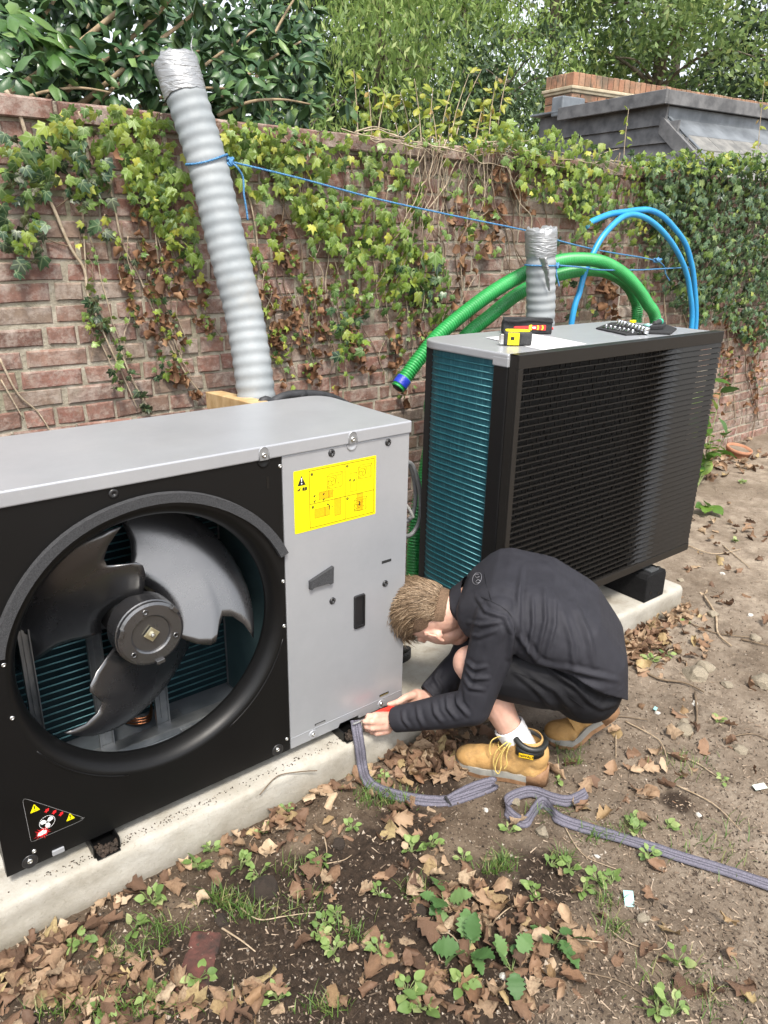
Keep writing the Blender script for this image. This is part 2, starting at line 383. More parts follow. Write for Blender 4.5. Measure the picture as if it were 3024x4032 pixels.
for n_, (typ, i, P, a, sc) in enumerate(pieces):
    T = Matrix.Translation(P) @ Euler((rr.uniform(-.012,.012), a*.4, a)).to_matrix().to_4x4() @ Matrix.Diagonal((sc*.982, 1, sc*.968, 1))
    if n_ < 298 and score((typ, i, P)) > 0:
        link('coping_brick' if typ == 'k' else 'brick', MESH[typ, i], wall, M=Matrix.Translation((-1.5,-WY,-GZ)) @ T)
    else:
        rest.cr = rr.random(); rest.add([T @ Vector(v_) for v_ in SRC[typ][i].v], SRC[typ][i].f)
tag(rest.obj('bricks', BRICK, wall), kind='stuff')
# ================================================================== heat pump with its louvre taken off
def paint(name, c, rough, metal, bs=420, bst=.06, spec=.5, coat=0):
    mt, t, p, out = nodes(name); p.inputs['Base Color'].default_value = (*c, 1); p.inputs['Roughness'].default_value = rough; p.inputs['Metallic'].default_value = metal
    sock(p, 'Specular IOR Level').default_value = spec
    t.links.new(ramp(t, noise(t, 3.5, 5, .7), [(.3, (rough*.86,)*3), (.7, (min(1, rough*1.16),)*3)]), p.inputs['Roughness'])
    bump(t, p, noise(t, bs, 2), bst, .002); return mt
SILVER = paint('silver_paint', (.385,.397,.42), .36, .42)
_t = SILVER.node_tree; _p = _t.nodes['Principled BSDF']
_c = ramp(_t, noise(_t, 2.3, 7, .75), [(.30, (.350,.362,.385)), (.55, (.390,.402,.425)), (.75, (.42,.43,.447))]); _c = mix(_t, ramp(_t, noise(_t, 75, 3, .6), [(.68, (0,)*3), (.76, (.35,)*3)]), _c, (.50,.49,.46))
_t.links.new(_c, _p.inputs['Base Color'])
BLACKP = paint('black_powder_coat', (.0048,.0048,.005), .36, 0, 600, .10, .26)
BLACKPL = paint('black_plastic', (.012,.012,.013), .38, 0, 90, .08, .6)
FANPL = paint('fan_plastic', (.020,.020,.022), .27, 0, 25, .12, .5)
sock(FANPL.node_tree.nodes['Principled BSDF'], 'IOR').default_value = 2.2
GALV = mat('galvanised_steel', (.20,.215,.23), (.30,.315,.33), .38, .8, 18)
STEEL = mat('bright_steel', (.62,.62,.60), (.72,.72,.70), .25, 1.0, 30)
FOAM = mat('grey_foam', (.030,.031,.034), (.055,.056,.06), .95, 0, 300, bs=500, bst=.9, bd=.004)
COILD = mat('coil_fins_dark', (.004,.016,.022), (.007,.026,.034), .45, .2, 30)
TUBE = mat('coil_tube_teal', (.10,.24,.28), (.15,.32,.36), .35, .4, 20)
COPPER = mat('copper', (.55,.24,.12), (.45,.18,.09), .3, 1.0, 40)
PAN = mat('pan_sheet', (.13,.15,.17), (.20,.22,.25), .4, .5, 6)
YEL = mat('sticker_yellow', (.72,.63,.0), rough=.45)
INK = mat('ink_black', (.012,.011,.010), rough=.5)
INKB = mat('ink_brown', (.17,.10,.0), rough=.5)
INKO = mat('ink_orange', (.80,.48,.0), rough=.5)
WHT = mat('print_white', (.80,.80,.80), rough=.5)
RED = mat('print_red', (.65,.015,.02), rough=.5)
STBLK = mat('sticker_black', (.003,.003,.003), rough=.3)
GRYL = mat('print_grey', (.20,.20,.20), rough=.5)
def flat(mb, pts, y): mb.add([(x, y, z_) for x, z_ in pts], [tuple(range(len(pts)))])
def stroke(mb, pts, w_, y, closed=False):
    P = list(pts)+([pts[0]] if closed else [])
    for (x0, z0), (x1, z1) in zip(P[:-1], P[1:]):
        dx, dz = x1-x0, z1-z0; L = math.hypot(dx, dz)
        if L < 1e-7: continue
        ax, az = dx/L*w_/2, dz/L*w_/2; nx_, nz_ = -az, ax
        flat(mb, [(x0-ax-nx_, z0-az-nz_), (x1+ax-nx_, z1+az-nz_), (x1+ax+nx_, z1+az+nz_), (x0-ax+nx_, z0-az+nz_)], y)
def disc(c, r, n=20, a0=0): return [(c[0]+r*math.cos(a0+2*math.pi*k/n), c[1]+r*math.sin(a0+2*math.pi*k/n)) for k in range(n)]
def roundpoly(poly, r, n=5):
    out = []; N = len(poly)
    for i in range(N):
        a, b, c = (Vector(poly[(i+k) % N]) for k in (-1, 0, 1)); d0 = (a-b).normalized(); d1 = (c-b).normalized()
        rad = r[i] if hasattr(r, '__len__') else r
        if rad < 1e-6: out.append(tuple(b)); continue
        an = d0.angle(d1); t_ = min(rad/math.tan(an/2), (a-b).length*.49, (c-b).length*.49); p0 = b+d0*t_; p1 = b+d1*t_
        for k in range(n+1):
            s = k/n; out.append(tuple((1-s)**2*p0+2*s*(1-s)*b+s*s*p1))
    return out
def textmesh(txt, size, mats, M_, name='lettering', parent=None, ext=.0002, bold=.0):
    cu = bpy.data.curves.new('txt', 'FONT'); cu.body = txt; cu.size = size; cu.align_x = 'CENTER'; cu.align_y = 'CENTER'; cu.extrude = ext; cu.offset = bold; cu.resolution_u = 2
    o = bpy.data.objects.new('txt', cu); COL.objects.link(o); dg = bpy.context.evaluated_depsgraph_get()
    me = bpy.data.meshes.new_from_object(o.evaluated_get(dg)); bpy.data.objects.remove(o); bpy.data.curves.remove(cu)
    me.transform(M_); me.materials.clear(); me.materials.append(mats); return link(name, me, parent)
FRONT = Matrix(((1,0,0,0),(0,0,-1,0),(0,1,0,0),(0,0,0,1)))      # text plane -> faces -Y, reads along +X
XROT = Matrix.Rotation(math.radians(90), 4, 'X')                   # lathe Z axis -> -Y (towards the viewer)
def AT(x, y, z_): return Matrix.Translation((x, y, z_)) @ XROT

def screw(parent, x, z_, r, mt, name='screw', y=0.0, socket=True):
    q = MB(); q.smooth = True; q.lathe([(r, 0), (r*.98, .002), (r*.75, .0036), (r*.45, .004), (r*.38, .0022), (0.0003, .0022)], AT(x, y, z_), 14)
    return q.obj(name, mt, parent)

hp = thing('heat_pump', 'silver heat pump with bare black fan opening, its louvre taken off', 'heat pump', (-.635, .237, 0))
H1, HL = .985, .038
# lid
plan = roundpoly([(-1.276,-.006),(.004,-.006),(.004,.480),(-1.276,.480)], [.006,.006,.085,.11], 8)
q = MB(); q.prism(plan, H1-HL, H1); lid = q.obj('lid', SILVER, hp, bevel=.005, seg=3)
for x in (-.507, -.218):
    q = MB(); cap = [(x+.0135*math.cos(a), .9585+.010+.0135*math.sin(a)) for a in np.linspace(0, math.pi, 9)]+[(x-.0135, .947), (x+.0135, .947)]
    flat(q, cap, -.0063); o = q.obj('recess_shade', paint('silver_recess_shade', (.30,.305,.31), .5, .7) if x < -.4 else bpy.data.materials['silver_recess_shade'], lid)  # flat plate in darker silver: the recess shade is put into its colour
    q = MB(); q.smooth = True
    ring = [(x+.0145*math.cos(a), .9685+.0145*math.sin(a)) for a in np.linspace(-.05, math.pi+.05, 12)]
    q.tube([(x+.0145, -.0065, .948)]+[(a, -.0065, b) for a, b in ring]+[(x-.0145, -.0065, .948)], .0016, 6); q.obj('recess_rim', SILVER, lid)
    screw(lid, x, .961, .0075, STEEL, y=-.0065)
    # pressed thumb dimple below the lid edge
    q = MB(); q.smooth = True; q.lathe([(.0185, .0), (.0180, .0022), (.0155, .003), (.012, .001), (.0005, .0006)], AT(x, -.0006, .944), 20, math.pi, 2*math.pi)
    q.obj('thumb_dimple', BLACKP if x < -.4 else SILVER, hp)
# silver service panel with its bottom fold and notch
poly = [(-.4495,0),(-.268,0),(-.262,.012),(-.187,.012),(-.187,.001),(-.0005,.001),(-.0005,.9462),(-.4495,.9462)]
q = MB(); q.prism(poly, 0, .012, Matrix(((1,0,0,0),(0,0,1,0),(0,1,0,0),(0,0,0,1)))); sp_ = q.obj('service_panel', SILVER, hp, bevel=.0022, recalc=True)
q = MB(); q.box((-.448, -.0012, .0375), (-.002, .0005, .0392)); q.obj('fold_line', SILVER, sp_, bevel=.0006)
q = MB(); q.box((-.4465,.0125,.0), (-.001,.470,.946)); q.obj('compressor_housing', SILVER, hp, bevel=.004)
for x, z_ in ((-.288,.930),(-.084,.930),(-.289,.467),(-.085,.467)):
    q = MB(); q.smooth = True; q.lathe([(.0112, 0), (.011, .002), (.0085, .0042), (.0045, .0045), (.004, .0015), (.0003, .0015)], AT(x, 0, z_), 18); so_ = q.obj('plastic_rivet', BLACKPL, sp_)
    q = MB(); [q.box((x+dx*math.cos(a)-.001, -.0048, z_+dx*math.sin(a)-.001), (x+dx*math.cos(a)+.001, -.004, z_+dx*math.sin(a)+.001)) for a in (.4, 2.5, 4.6) for dx in (.0062,)]; q.obj('rivet_mark', GRYL, so_)
for x, z_ in ((-.367,.018),(-.091,.018)):
    q = MB(); q.smooth = True; q.lathe([(.0165,0),(.016,.0016),(.012,.0012),(.0085,.0005),(.0003,.0005)], AT(x, 0, z_), 20); o = q.obj('screw_dish', SILVER, sp_); screw(o, x, z_, .0068, STEEL, y=-.0006)
DEEP = mat('slot_dark', (.01,.01,.01), rough=.8)
BRASS = mat('slot_brass', (.16,.12,.03), rough=.5)
for (x0, x1, z0, z1, m_) in ((-.100,-.062,.5385,.5475,DEEP),(-.360,-.320,.0465,.0535,GRYL),(-.100,-.061,.0485,.0565,BRASS)):
    q = MB(); q.box((x0,-.0007,z0),(x1,.002,z1)); o = q.obj('slot', DEEP, sp_)
    q = MB(); q.box((x0+.002,-.0012,z0+.001),(x1-.003,-.0004,z0+.004)); q.obj('slot_tab', m_, o)
# grab handle
hpoly = roundpoly([(-.209,.342),(-.1665,.342),(-.1665,.458),(-.209,.458)], .006)
hin = roundpoly([(-.202,.350),(-.1735,.350),(-.1735,.450),(-.202,.450)], .004)
q = MB(); n = len(hpoly); q.smooth = False
vs = [(x,0,z_) for x,z_ in hpoly]+[(x+(-.1878-x)*.06,-.006,z_+(.4-z_)*.03) for x,z_ in hpoly]+[(x,-.006,z_) for x,z_ in hin]+[(x,-.0008,z_) for x,z_ in hin]
q.add(vs, [(a*n+i, a*n+(i+1) % n, (a+1)*n+(i+1) % n, (a+1)*n+i) for a in range(3) for i in range(n)]+[tuple(3*n+i for i in range(n))])
hd = q.obj('grab_handle', BLACKPL, hp); q = MB(); q.box((-.195,-.002,.364),(-.182,-.0006,.366)); q.obj('handle_rib', BLACKPL, hd)
# foam wedge stuck on the panel
q = MB(); q.prism([(-.373,.531),(-.366,.529),(-.362,.535),(-.306,.534),(-.303,.529),(-.292,.531),(-.2905,.584),(-.373,.5575)], 0, .012, Matrix(((1,0,0,0),(0,0,-1,0),(0,1,0,0),(0,0,0,1)))); q.obj('foam_wedge', FOAM, hp, recalc=True)
# yellow instruction sticker
x0, x1, z0, z1 = -.4155, -.1285, .713, .8975
q = MB(); q.prism(roundpoly([(x0,z0),(x1,z0),(x1,z1),(x0,z1)], .004), .0004, .0009, FRONT); stk = q.obj('instruction_sticker', YEL, hp, recalc=True)
stk['label'] = 'bright yellow instruction sticker with four numbered pictures'
Y_ = -.0011
qb, qo, qk, qw = MB(), MB(), MB(), MB()
bx0, bx1, bz0, bz1, bxm, bzm = -.3645, -.136, .7205, .890, -.242, .7915
stroke(qb, [(bx0,bz0),(bx1,bz0),(bx1,bz1),(bx0,bz1)], .0018, Y_, True); stroke(qb, [(bxm,bz0),(bxm,bz1)], .0018, Y_); stroke(qb, [(bx0,bzm),(bx1,bzm)], .0018, Y_)
flat(qk, roundpoly([(-.4035,.853),(-.3765,.853),(-.390,.882)], .001), Y_)
flat(qw, [(-.3912,.8635),(-.3888,.8635),(-.3878,.875),(-.3922,.875)], Y_-.0002); flat(qw, disc((-.390,.8585), .0022, 10), Y_-.0002)
flat(qk, [(-.407,.839),(-.396,.838),(-.393,.848)], Y_); flat(qb, [(-.4025,.840),(-.397,.8395),(-.396,.844)], Y_-.0001)
flat(qk, [(-.388,.838),(-.3805,.836),(-.3805,.846),(-.387,.847)], Y_); flat(qk, [(-.3795,.836),(-.372,.838),(-.373,.847),(-.3795,.846)], Y_)
def pump_icon(x, z_, s, mbk):
    stroke(mbk, [(x,z_),(x+s,z_-s*.02),(x+s,z_+s*.78),(x,z_+s*.78)], .0011, Y_, True)
    stroke(mbk, [(x,z_+s*.78),(x+s*.16,z_+s*.93),(x+s*1.12,z_+s*.93),(x+s,z_+s*.78)], .0011, Y_); stroke(mbk, [(x+s*1.12,z_+s*.93),(x+s*1.12,z_+s*.08),(x+s,z_-s*.02)], .0011, Y_)
    c = (x+s*.33, z_+s*.42); stroke(mbk, disc(c, s*.27, 18), .0012, Y_, True); stroke(mbk, [(x+s*.62,z_),(x+s*.62,z_+s*.78)], .0009, Y_)
    for a in (.4, 2.5, 4.6): stroke(mbk, [c, (c[0]+s*.13*math.cos(a), c[1]+s*.13*math.sin(a)), (c[0]+s*.25*math.cos(a+.5), c[1]+s*.25*math.sin(a+.5))], .0014, Y_)
    stroke(mbk, [(x+s*.68,z_+s*.55),(x+s*.88,z_+s*.55),(x+s*.88,z_+s*.70),(x+s*.68,z_+s*.70)], .0009, Y_, True); flat(mbk, [(x+s*.78,z_+s*.2),(x+s*.83,z_+s*.2),(x+s*.83,z_+s*.33),(x+s*.78,z_+s*.33)], Y_)
    stroke(mbk, [(x+s*.04,z_+s*.06),(x+s*.17,z_+s*.06),(x+s*.04,z_+s*.18)], .0009, Y_, True)
def grille_icon(x, z_, w_, h_):
    flat(qo, [(x,z_),(x+w_,z_),(x+w_,z_+h_),(x,z_+h_)], Y_); stroke(qb, [(x,z_),(x+w_,z_),(x+w_,z_+h_),(x,z_+h_)], .0011, Y_-.0002, True)
    nn = 7
    if w_ > h_:
        for i in range(1, nn): stroke(qb, [(x+.002, z_+h_*i/nn), (x+w_-.002, z_+h_*i/nn)], .0005, Y_-.0002)
        stroke(qb, [(x+w_*.7, z_), (x+w_*.7, z_+h_)], .0016, Y_-.0003)
    else:
        for i in range(1, 14): stroke(qb, [(x+.002, z_+h_*i/14), (x+w_-.002, z_+h_*i/14)], .0004, Y_-.0002)
def arrow(x, z_, a, s):
    c, s_ = math.cos(a), math.sin(a); P = [(0,0),(-.45,.5),(-.45,.2),(-1,.2),(-1,-.2),(-.45,-.2),(-.45,-.5)]
    flat(qk, [(x+s*(px*c-pz*s_), z_+s*(px*s_+pz*c)) for px, pz in P][::1], Y_-.0003)
pump_icon(-.304, .826, .047, qb); grille_icon(-.333, .800, .048, .021)
for a_, b_ in (((-.304,.842),(-.350,.799)),((-.304,.826),(-.322,.808)),((-.275,.825),(-.322,.783))):
    L = 7
    for k_ in range(L): 
        s0, s1 = k_/L, (k_+.55)/L; stroke(qb, [(a_[0]+(b_[0]-a_[0])*s0, a_[1]+(b_[1]-a_[1])*s0), (a_[0]+(b_[0]-a_[0])*s1, a_[1]+(b_[1]-a_[1])*s1)], .0007, Y_)
for x, z_ in ((-.351,.811),(-.351,.795),(-.320,.811),(-.320,.795)): arrow(x, z_, math.radians(225), .008)
pump_icon(-.194, .836, .044, qb); stroke(qb, [(-.222,.802),(-.200,.802),(-.200,.858),(-.222,.858)], .0011, Y_, True); arrow(-.222,.841,math.radians(45),.008); arrow(-.207,.838,math.radians(45),.008); stroke(qb, [(-.218,.843),(-.190,.868)], .0007, Y_)
grille_icon(-.348, .747, .050, .026); grille_icon(-.279, .740, .021, .052)
stroke(qk, [(-.2965,.764),(-.296,.772),(-.300,.778),(-.304,.780)], .0022, Y_); arrow(-.307,.7805,math.pi*.97,.007); flat(qk, [(-.2895,.767),(-.2855,.769),(-.2895,.772)], Y_)
pump_icon(-.209, .738, .042, qb); grille_icon(-.199, .737, .021, .052); arrow(-.190,.752,-math.pi/2,.010); stroke(qk, [(-.193,.764),(-.190,.765),(-.190,.758)], .0014, Y_-.0003)
qb.obj('line_drawing', INKB, stk); tag(qo.obj('tinted_area', INKO, stk), kind='stuff'); tag(qk.obj('warning_mark', INK, stk), kind='stuff'); qw.obj('exclamation_mark', YEL if 0 else WHT, stk)
for s_, (x, z_) in (('1', (-.3555,.879)), ('2', (-.354,.7815)), ('3', (-.234,.882)), ('4', (-.2335,.783))):
    q = MB(); flat(q, disc((x, z_), .0042, 14), Y_); q.obj('number_dot', INK, stk)
    textmesh(s_, .0075, YEL, Matrix.Translation((x, Y_-.0002, z_)) @ FRONT, 'number', stk, .00005)
q = MB(); stroke(q, [(-.150,.7165),(-.138,.7165)], .001, Y_); q.obj('part_number', INKB, stk)

# ---- black front panel with a pressed bell mouth
FC = (-.828, .507); XL, XR, ZB, ZT = -1.2705, -.4525, .0015, .9462
fprof = [(.372,0),(.3675,.0006),(.363,.0025),(.357,.007),(.351,.014),(.346,.023),(.342,.034),(.339,.046),(.3375,.056),(.341,.0575),(.346,.050)]
NA = 128; q = MB(); q.smooth = True; vs = []; fs = []
angs = [2*math.pi*k/NA for k in range(NA)]
for a in angs:                                                     # outer boundary on the rectangle
    c, s = math.cos(a), math.sin(a); tt = min([(XR-FC[0])/c if c > 1e-9 else 1e9, (XL-FC[0])/c if c < -1e-9 else 1e9, (ZT-FC[1])/s if s > 1e-9 else 1e9, (ZB-FC[1])/s if s < -1e-9 else 1e9])
    vs.append((FC[0]+tt*c, 0, FC[1]+tt*s))
# pull the nearest samples into the four corners
for cx_, cz_ in ((XL,ZB),(XR,ZB),(XR,ZT),(XL,ZT)):
    i = min(range(NA), key=lambda k_: (vs[k_][0]-cx_)**2+(vs[k_][2]-cz_)**2); vs[i] = (cx_, 0, cz_)
fr_ = list(vs); q.smooth = False
o0 = q.add(vs+[(FC[0]+min(.372, .995*math.hypot(vs[k_][0]-FC[0], vs[k_][2]-FC[1]))*math.cos(a), 0, FC[1]+.372*math.sin(a)) for k_, a in enumerate(angs)], [(k, (k+1) % NA, NA+(k+1) % NA, NA+k) for k in range(NA)])
q.smooth = True
vs = [(FC[0]+min(r, .3742 if abs(math.cos(a)) > .995 and r > .37 else r)*math.cos(a), y, FC[1]+r*math.sin(a)) for r, y in fprof for a in angs]
q.add(vs, [(i*NA+k, i*NA+(k+1) % NA, (i+1)*NA+(k+1) % NA, (i+1)*NA+k) for i in range(len(fprof)-1) for k in range(NA)])
q.smooth = False
q.add(fr_+[(x, .022, z_) for x, y, z_ in fr_], [(k, NA+k, NA+(k+1) % NA, (k+1) % NA) for k in range(NA)])
fpan = q.obj('front_panel', BLACKP, hp, recalc=False)
for a0, a1, r in ((209, 251, .3765), (-17, -63, .3790)):
    q = MB(); q.tube([(FC[0]+r*math.cos(math.radians(a)), -.0002, FC[1]+r*math.sin(math.radians(a))) for a in np.linspace(a0, a1, 16)], .0022, 6); q.obj('embossed_arc', BLACKP, fpan)
# foam strip around the upper half of the opening: straight chords of a soft strip
fa = [166, 158, 146, 128, 112, 97, 82, 66, 50, 37, 23]; fo = [.388,.389,.391,.393,.394,.394,.394,.395,.397,.400,.404]
fa2 = np.linspace(0, len(fa)-1, 41); fo = [float(np.interp(x_, range(len(fo)), fo))+.0008*math.sin(x_*2.3) for x_ in fa2]; fa = [float(np.interp(x_, range(len(fa)), fa)) for x_ in fa2]
q = MB(); vs = []
for a, r in zip(fa, fo):
    a = math.radians(a); c, s = math.cos(a), math.sin(a); wv = .0135
    for rr_, y in ((r-wv, 0), (r-wv+.001, -.013), (r+wv*.9, -.015), (r+wv, 0)): vs.append((FC[0]+rr_*c, y, FC[1]+rr_*s))
N_ = len(fa); q.add(vs, [(i*4+k, (i+1)*4+k, (i+1)*4+(k+1) % 4, i*4+(k+1) % 4) for i in range(N_-1) for k in range(4)]+[(3,2,1,0), tuple((N_-1)*4+k for k in range(4))])
q.obj('foam_strip', FOAM, hp, recalc=True)
for x, z_ in ((-1.195,.579),(-1.197,.437),(-.459,.580),(-.4605,.4375),(-.4635,.0455),(-.457,.921),(-1.202,.044)): screw(fpan, x, z_, .0058, STEEL)
for x, z_ in ((-.497,.020),(-1.215,.018)):
    q = MB(); q.smooth = True; q.lathe([(.0195,0),(.019,.0018),(.0165,.0022),(.0125,.0006),(.0003,.0006)], AT(x, 0, z_), 22); o = q.obj('screw_dish', BLACKPL, fpan); screw(o, x, z_+.002, .0072, STEEL, y=-.001)
for x, z_ in ((-.906,.932),):
    q = MB(); q.smooth = True; q.lathe([(.012,0),(.0118,.002),(.009,.0038),(.0045,.004),(.0035,.0012),(.0003,.0012)], AT(x, 0, z_), 18); q.obj('plastic_rivet', BLACKPL, fpan)
q = MB(); q.box((-.4995,-.0008,.8655),(-.4925,.001,.898)); q.obj('slot', STBLK, fpan)
q = MB(); q.box((-1.163,-.006,.006),(-1.133,-.0002,.0215)); q.obj('catch_tab', SILVER, fpan, bevel=.002)
# warning triangle sticker
TS = [(-1.207,.213),(-1.205,.0735),(-1.070,.0735)]
q = MB(); flat(q, roundpoly(TS, .007), -.0006); ts = q.obj('warning_sticker', STBLK, fpan); ts['label'] = 'black triangular fan hazard sticker'
q = MB(); P = roundpoly(TS, .007); stroke(q, P, .0009, -.0008, True); stroke(q, [(-1.083,.079),(-1.074,.079)], .001, -.0008); q.obj('sticker_border', GRYL, ts)
qy, qk, qr, qw = MB(), MB(), MB(), MB()
for x, z_, s in ((-1.184,.158,1.0),(-1.107,.090,.92)):
    flat(qy, roundpoly([(x-.0118*s,z_),(x+.0118*s,z_),(x,z_+.023*s)], .0012), -.0009)
    flat(qk, [(x-.0010,z_+.0075*s),(x+.0010,z_+.0075*s),(x+.0018,z_+.0165*s),(x-.0018,z_+.0165*s)], -.0011); flat(qk, disc((x, z_+.0042*s), .0016, 8), -.0011)
for x, z_ in ((-1.158,.147),(-1.142,.133),(-1.127,.1195)):
    a = math.radians(40); flat(qr, [(x+.0075*(px*math.cos(a)-pz*math.sin(a)), z_+.0075*(px*math.sin(a)+pz*math.cos(a))) for px, pz in ((1,0),(.1,.75),(.1,.4),(-.9,.45),(-.5,0),(-.9,-.45),(.1,-.4),(.1,-.75))], -.0009)
c0 = (-1.1615,.113); stroke(qw, disc(c0, .0185, 24), .0011, -.0009, True)
for a in (35, 155, 270):
    a = math.radians(a); flat(qw, [(c0[0]+.0035*math.cos(a-1), c0[1]+.0035*math.sin(a-1))]+[(c0[0]+.0105*math.cos(a)+.0063*math.cos(a+b), c0[1]+.0105*math.sin(a)+.0063*math.sin(a+b)) for b in np.linspace(-1.6, 1.6, 8)]+[(c0[0]+.0035*math.cos(a+1), c0[1]+.0035*math.sin(a+1))], -.0009)
flat(qk, disc(c0, .0038, 12), -.0011); stroke(qw, disc(c0, .0026, 10), .0008, -.0012, True)
hc = (-1.176,.0885); bur = []
for k in range(36): rr_ = (.019 if k % 2 == 0 else .009)*(1+.25*math.sin(k*2.3)); bur.append((hc[0]+rr_*1.05*math.cos(k*math.pi/18), hc[1]-.001+rr_*.9*math.sin(k*math.pi/18)))
flat(qr, bur, -.0012)
flat(qw, [(hc[0]-.0125,hc[1]-.005),(hc[0]-.003,hc[1]-.0068),(hc[0]+.002,hc[1]-.006),(hc[0]+.002,hc[1]+.003),(hc[0]+.004,hc[1]+.0075),(hc[0]-.002,hc[1]+.0058),(hc[0]-.010,hc[1]+.0025)], -.0015)
for k in range(4): flat(qw, [(hc[0]+.003,hc[1]-.0062+.0026*k),(hc[0]+.0105-.001*abs(k-2),hc[1]-.0058+.0026*k),(hc[0]+.0105-.001*abs(k-2),hc[1]-.0039+.0026*k),(hc[0]+.003,hc[1]-.0041+.0026*k)], -.0015)
for q_, m_, nm in ((qy,YEL,'warning_symbol'),(qk,INK,'exclamation_mark'),(qr,RED,'airflow_arrows'),(qw,WHT,'fan_pictogram')): tag(q_.obj(nm, m_, ts), kind='stuff')
# ---- fan
fan = MB(); hubT = AT(FC[0], .062, FC[1]); fan.smooth = False
fan.lathe([(.093,-.07),(.093,-.012),(.090,-.010),(.090,0),(.083,.004),(.056,.004),(.052,.001),(.050,-.003),(.003,-.004)], hubT, 40)
fan = fan.obj('fan', FANPL, hp, recalc=True)
for k in range(3):
    a = math.radians(100+120*k); q = MB(); q.smooth = True; q.lathe([(.009,.003),(.009,.006),(.006,.0065),(.005,.004),(.0003,.004)], AT(FC[0]+.069*math.cos(a), .062, FC[1]+.069*math.sin(a)), 6); q.obj('hub_boss', FANPL, fan)
    a = math.radians(160+120*k); q = MB(); q.box((-.006,-.010,-.012),(.006,.004,.012), Matrix.Translation((FC[0]+.086*math.cos(a), .060, FC[1]+.086*math.sin(a))) @ Matrix.Rotation(-a, 4, 'Y')); q.obj('hub_clip', FANPL, fan, bevel=.002)
q = MB(); q.box((-.0155,-.003,-.0155),(.0155,.002,.0155), Matrix.Translation((FC[0], .060, FC[1])) @ Matrix.Rotation(math.radians(45), 4, 'Y')); wsh = q.obj('square_washer', mat('zinc_yellow', (.62,.56,.36), (.70,.66,.48), .3, .9, 60), fan, bevel=.001)
q = MB(); q.smooth = False; q.lathe([(.0075,0),(.0075,.006),(.0035,.0062),(.0035,.012),(.0003,.0122)], AT(FC[0], .057, FC[1]), 6); q.obj('hub_nut', STEEL, wsh)
BT = [(.088,84,-34),(.12,82,-34),(.155,78.5,-33),(.185,79,-30),(.198,80,-26),(.204,80.5,-15),(.215,81.5,-8),(.24,84,-8.5),(.27,87,-13),(.292,90,-18),(.306,92,-21)]
def blade(rot):
    q = MB(); q.smooth = True; nt_ = 18; top = []; 
    for r, l, tr in [(a_ if a_ < .1 else a_*1.045, b_, c_) for a_, b_, c_ in BT]:
        for k in range(nt_+1):
            s = k/nt_; th = tr+(l-tr)*s; fr = (th+34)/118.0
            y = .165+.60*r*math.sin(math.radians(th-24)) - .014*math.sin(math.pi*s)*(r/.3) + (.020*max(0, (r-.26)/.046)**1.5)
            y = max(y, .05)
            a = math.radians(th+rot); top.append(Vector((FC[0]+r*math.cos(a), y, FC[1]+r*math.sin(a))))
    m_ = nt_+1; nr = len(BT)
    fs = [(i*m_+k, i*m_+k+1, (i+1)*m_+k+1, (i+1)*m_+k) for i in range(nr-1) for k in range(nt_)]
    off = nr*m_; vs = top+[p_+Vector((0,.005,0)) for p_ in top]
    bd = [k for k in range(m_)]+[i*m_+m_-1 for i in range(1, nr)]+[(nr-1)*m_+k for k in range(m_-2,-1,-1)]+[i*m_ for i in range(nr-2,0,-1)]
    fs2 = [tuple(off+i for i in reversed(f)) for f in fs]+[(bd[i], off+bd[i], off+bd[(i+1) % len(bd)], bd[(i+1) % len(bd)]) for i in range(len(bd))]
    q.add(vs, fs+fs2); return q
for k in range(3): blade(120*k).obj('fan_blade', FANPL, fan, recalc=True)
# ---- what shows inside: coil, tubes, rails, base pan
q = MB(); q.box((-1.255,.415,.03),(-.452,.445,.942)); coil = q.obj('coil', COILD, hp)
tm = None
for i in range(38):
    q = MB(); z_ = .05+i*.0236
    if tm is None:
        q.tube([(-1.25,0,0),(-.455,0,0)], .0028, 5); tm = q.mesh('coil_tube', TUBE)
    link('coil_tube', tm, coil, M=Matrix.Translation((0,.411,z_)))
q = MB(); q.box((-1.258,.10,.03),(-1.242,.415,.942)); q.obj('side_coil', COILD, hp)
for (x, w_, z0, z1, y) in ((-.735,.042,.02,.94,.30),(-.912,.042,.02,.94,.30),(-1.10,.03,.02,.60,.25)):
    q = MB(); q.box((x-w_/2,y,z0),(x+w_/2,y+.003,z1)); q.box((x-w_/2,y-.012,z0),(x-w_/2+.003,y,z1)); q.box((x+w_/2-.003,y-.012,z0),(x+w_/2,y,z1)); q.box((x-.003,y-.004,z0+.05),(x+.003,y-.001,z1-.05)); q.obj('motor_rail', GALV, hp)
q = MB(); q.box((-.955,.285,.44),(-.70,.298,.50)); q.box((-.955,.285,.53),(-.70,.298,.575)); q.obj('motor_mount', GALV, hp)
q = MB(); q.smooth = True; q.lathe([(.07,0),(.075,.02),(.075,.09),(.03,.1)], AT(FC[0], .30, FC[1]), 24); q.obj('fan_motor', BLACKPL, hp)
q = MB(); q.box((-1.262,.024,.006),(-.4525,.468,.026)); pan = q.obj('base_pan', PAN, hp)
q = MB(); q.box((-1.2,.25,.026),(-.5,.30,.05)); q.box((-.70,.05,.026),(-.66,.36,.04)); q.obj('pan_rib', GALV, pan, bevel=.003)
q = MB(); 
for k in range(3): q.tube(spline([(-.83,.40,.04+.010*k),(-.80,.35,.045+.010*k),(-.76,.345,.045+.010*k),(-.73,.40,.05+.010*k)], 6), .0035, 8)
q.obj('refrigerant_pipe', COPPER, hp)
q = MB(); q.box((-1.268,.447,.03),(-.45,.470,.946)); q.box((-1.2695,.0225,.03),(-1.2605,.447,.946)); q.obj('back_guard', BLACKP, hp)
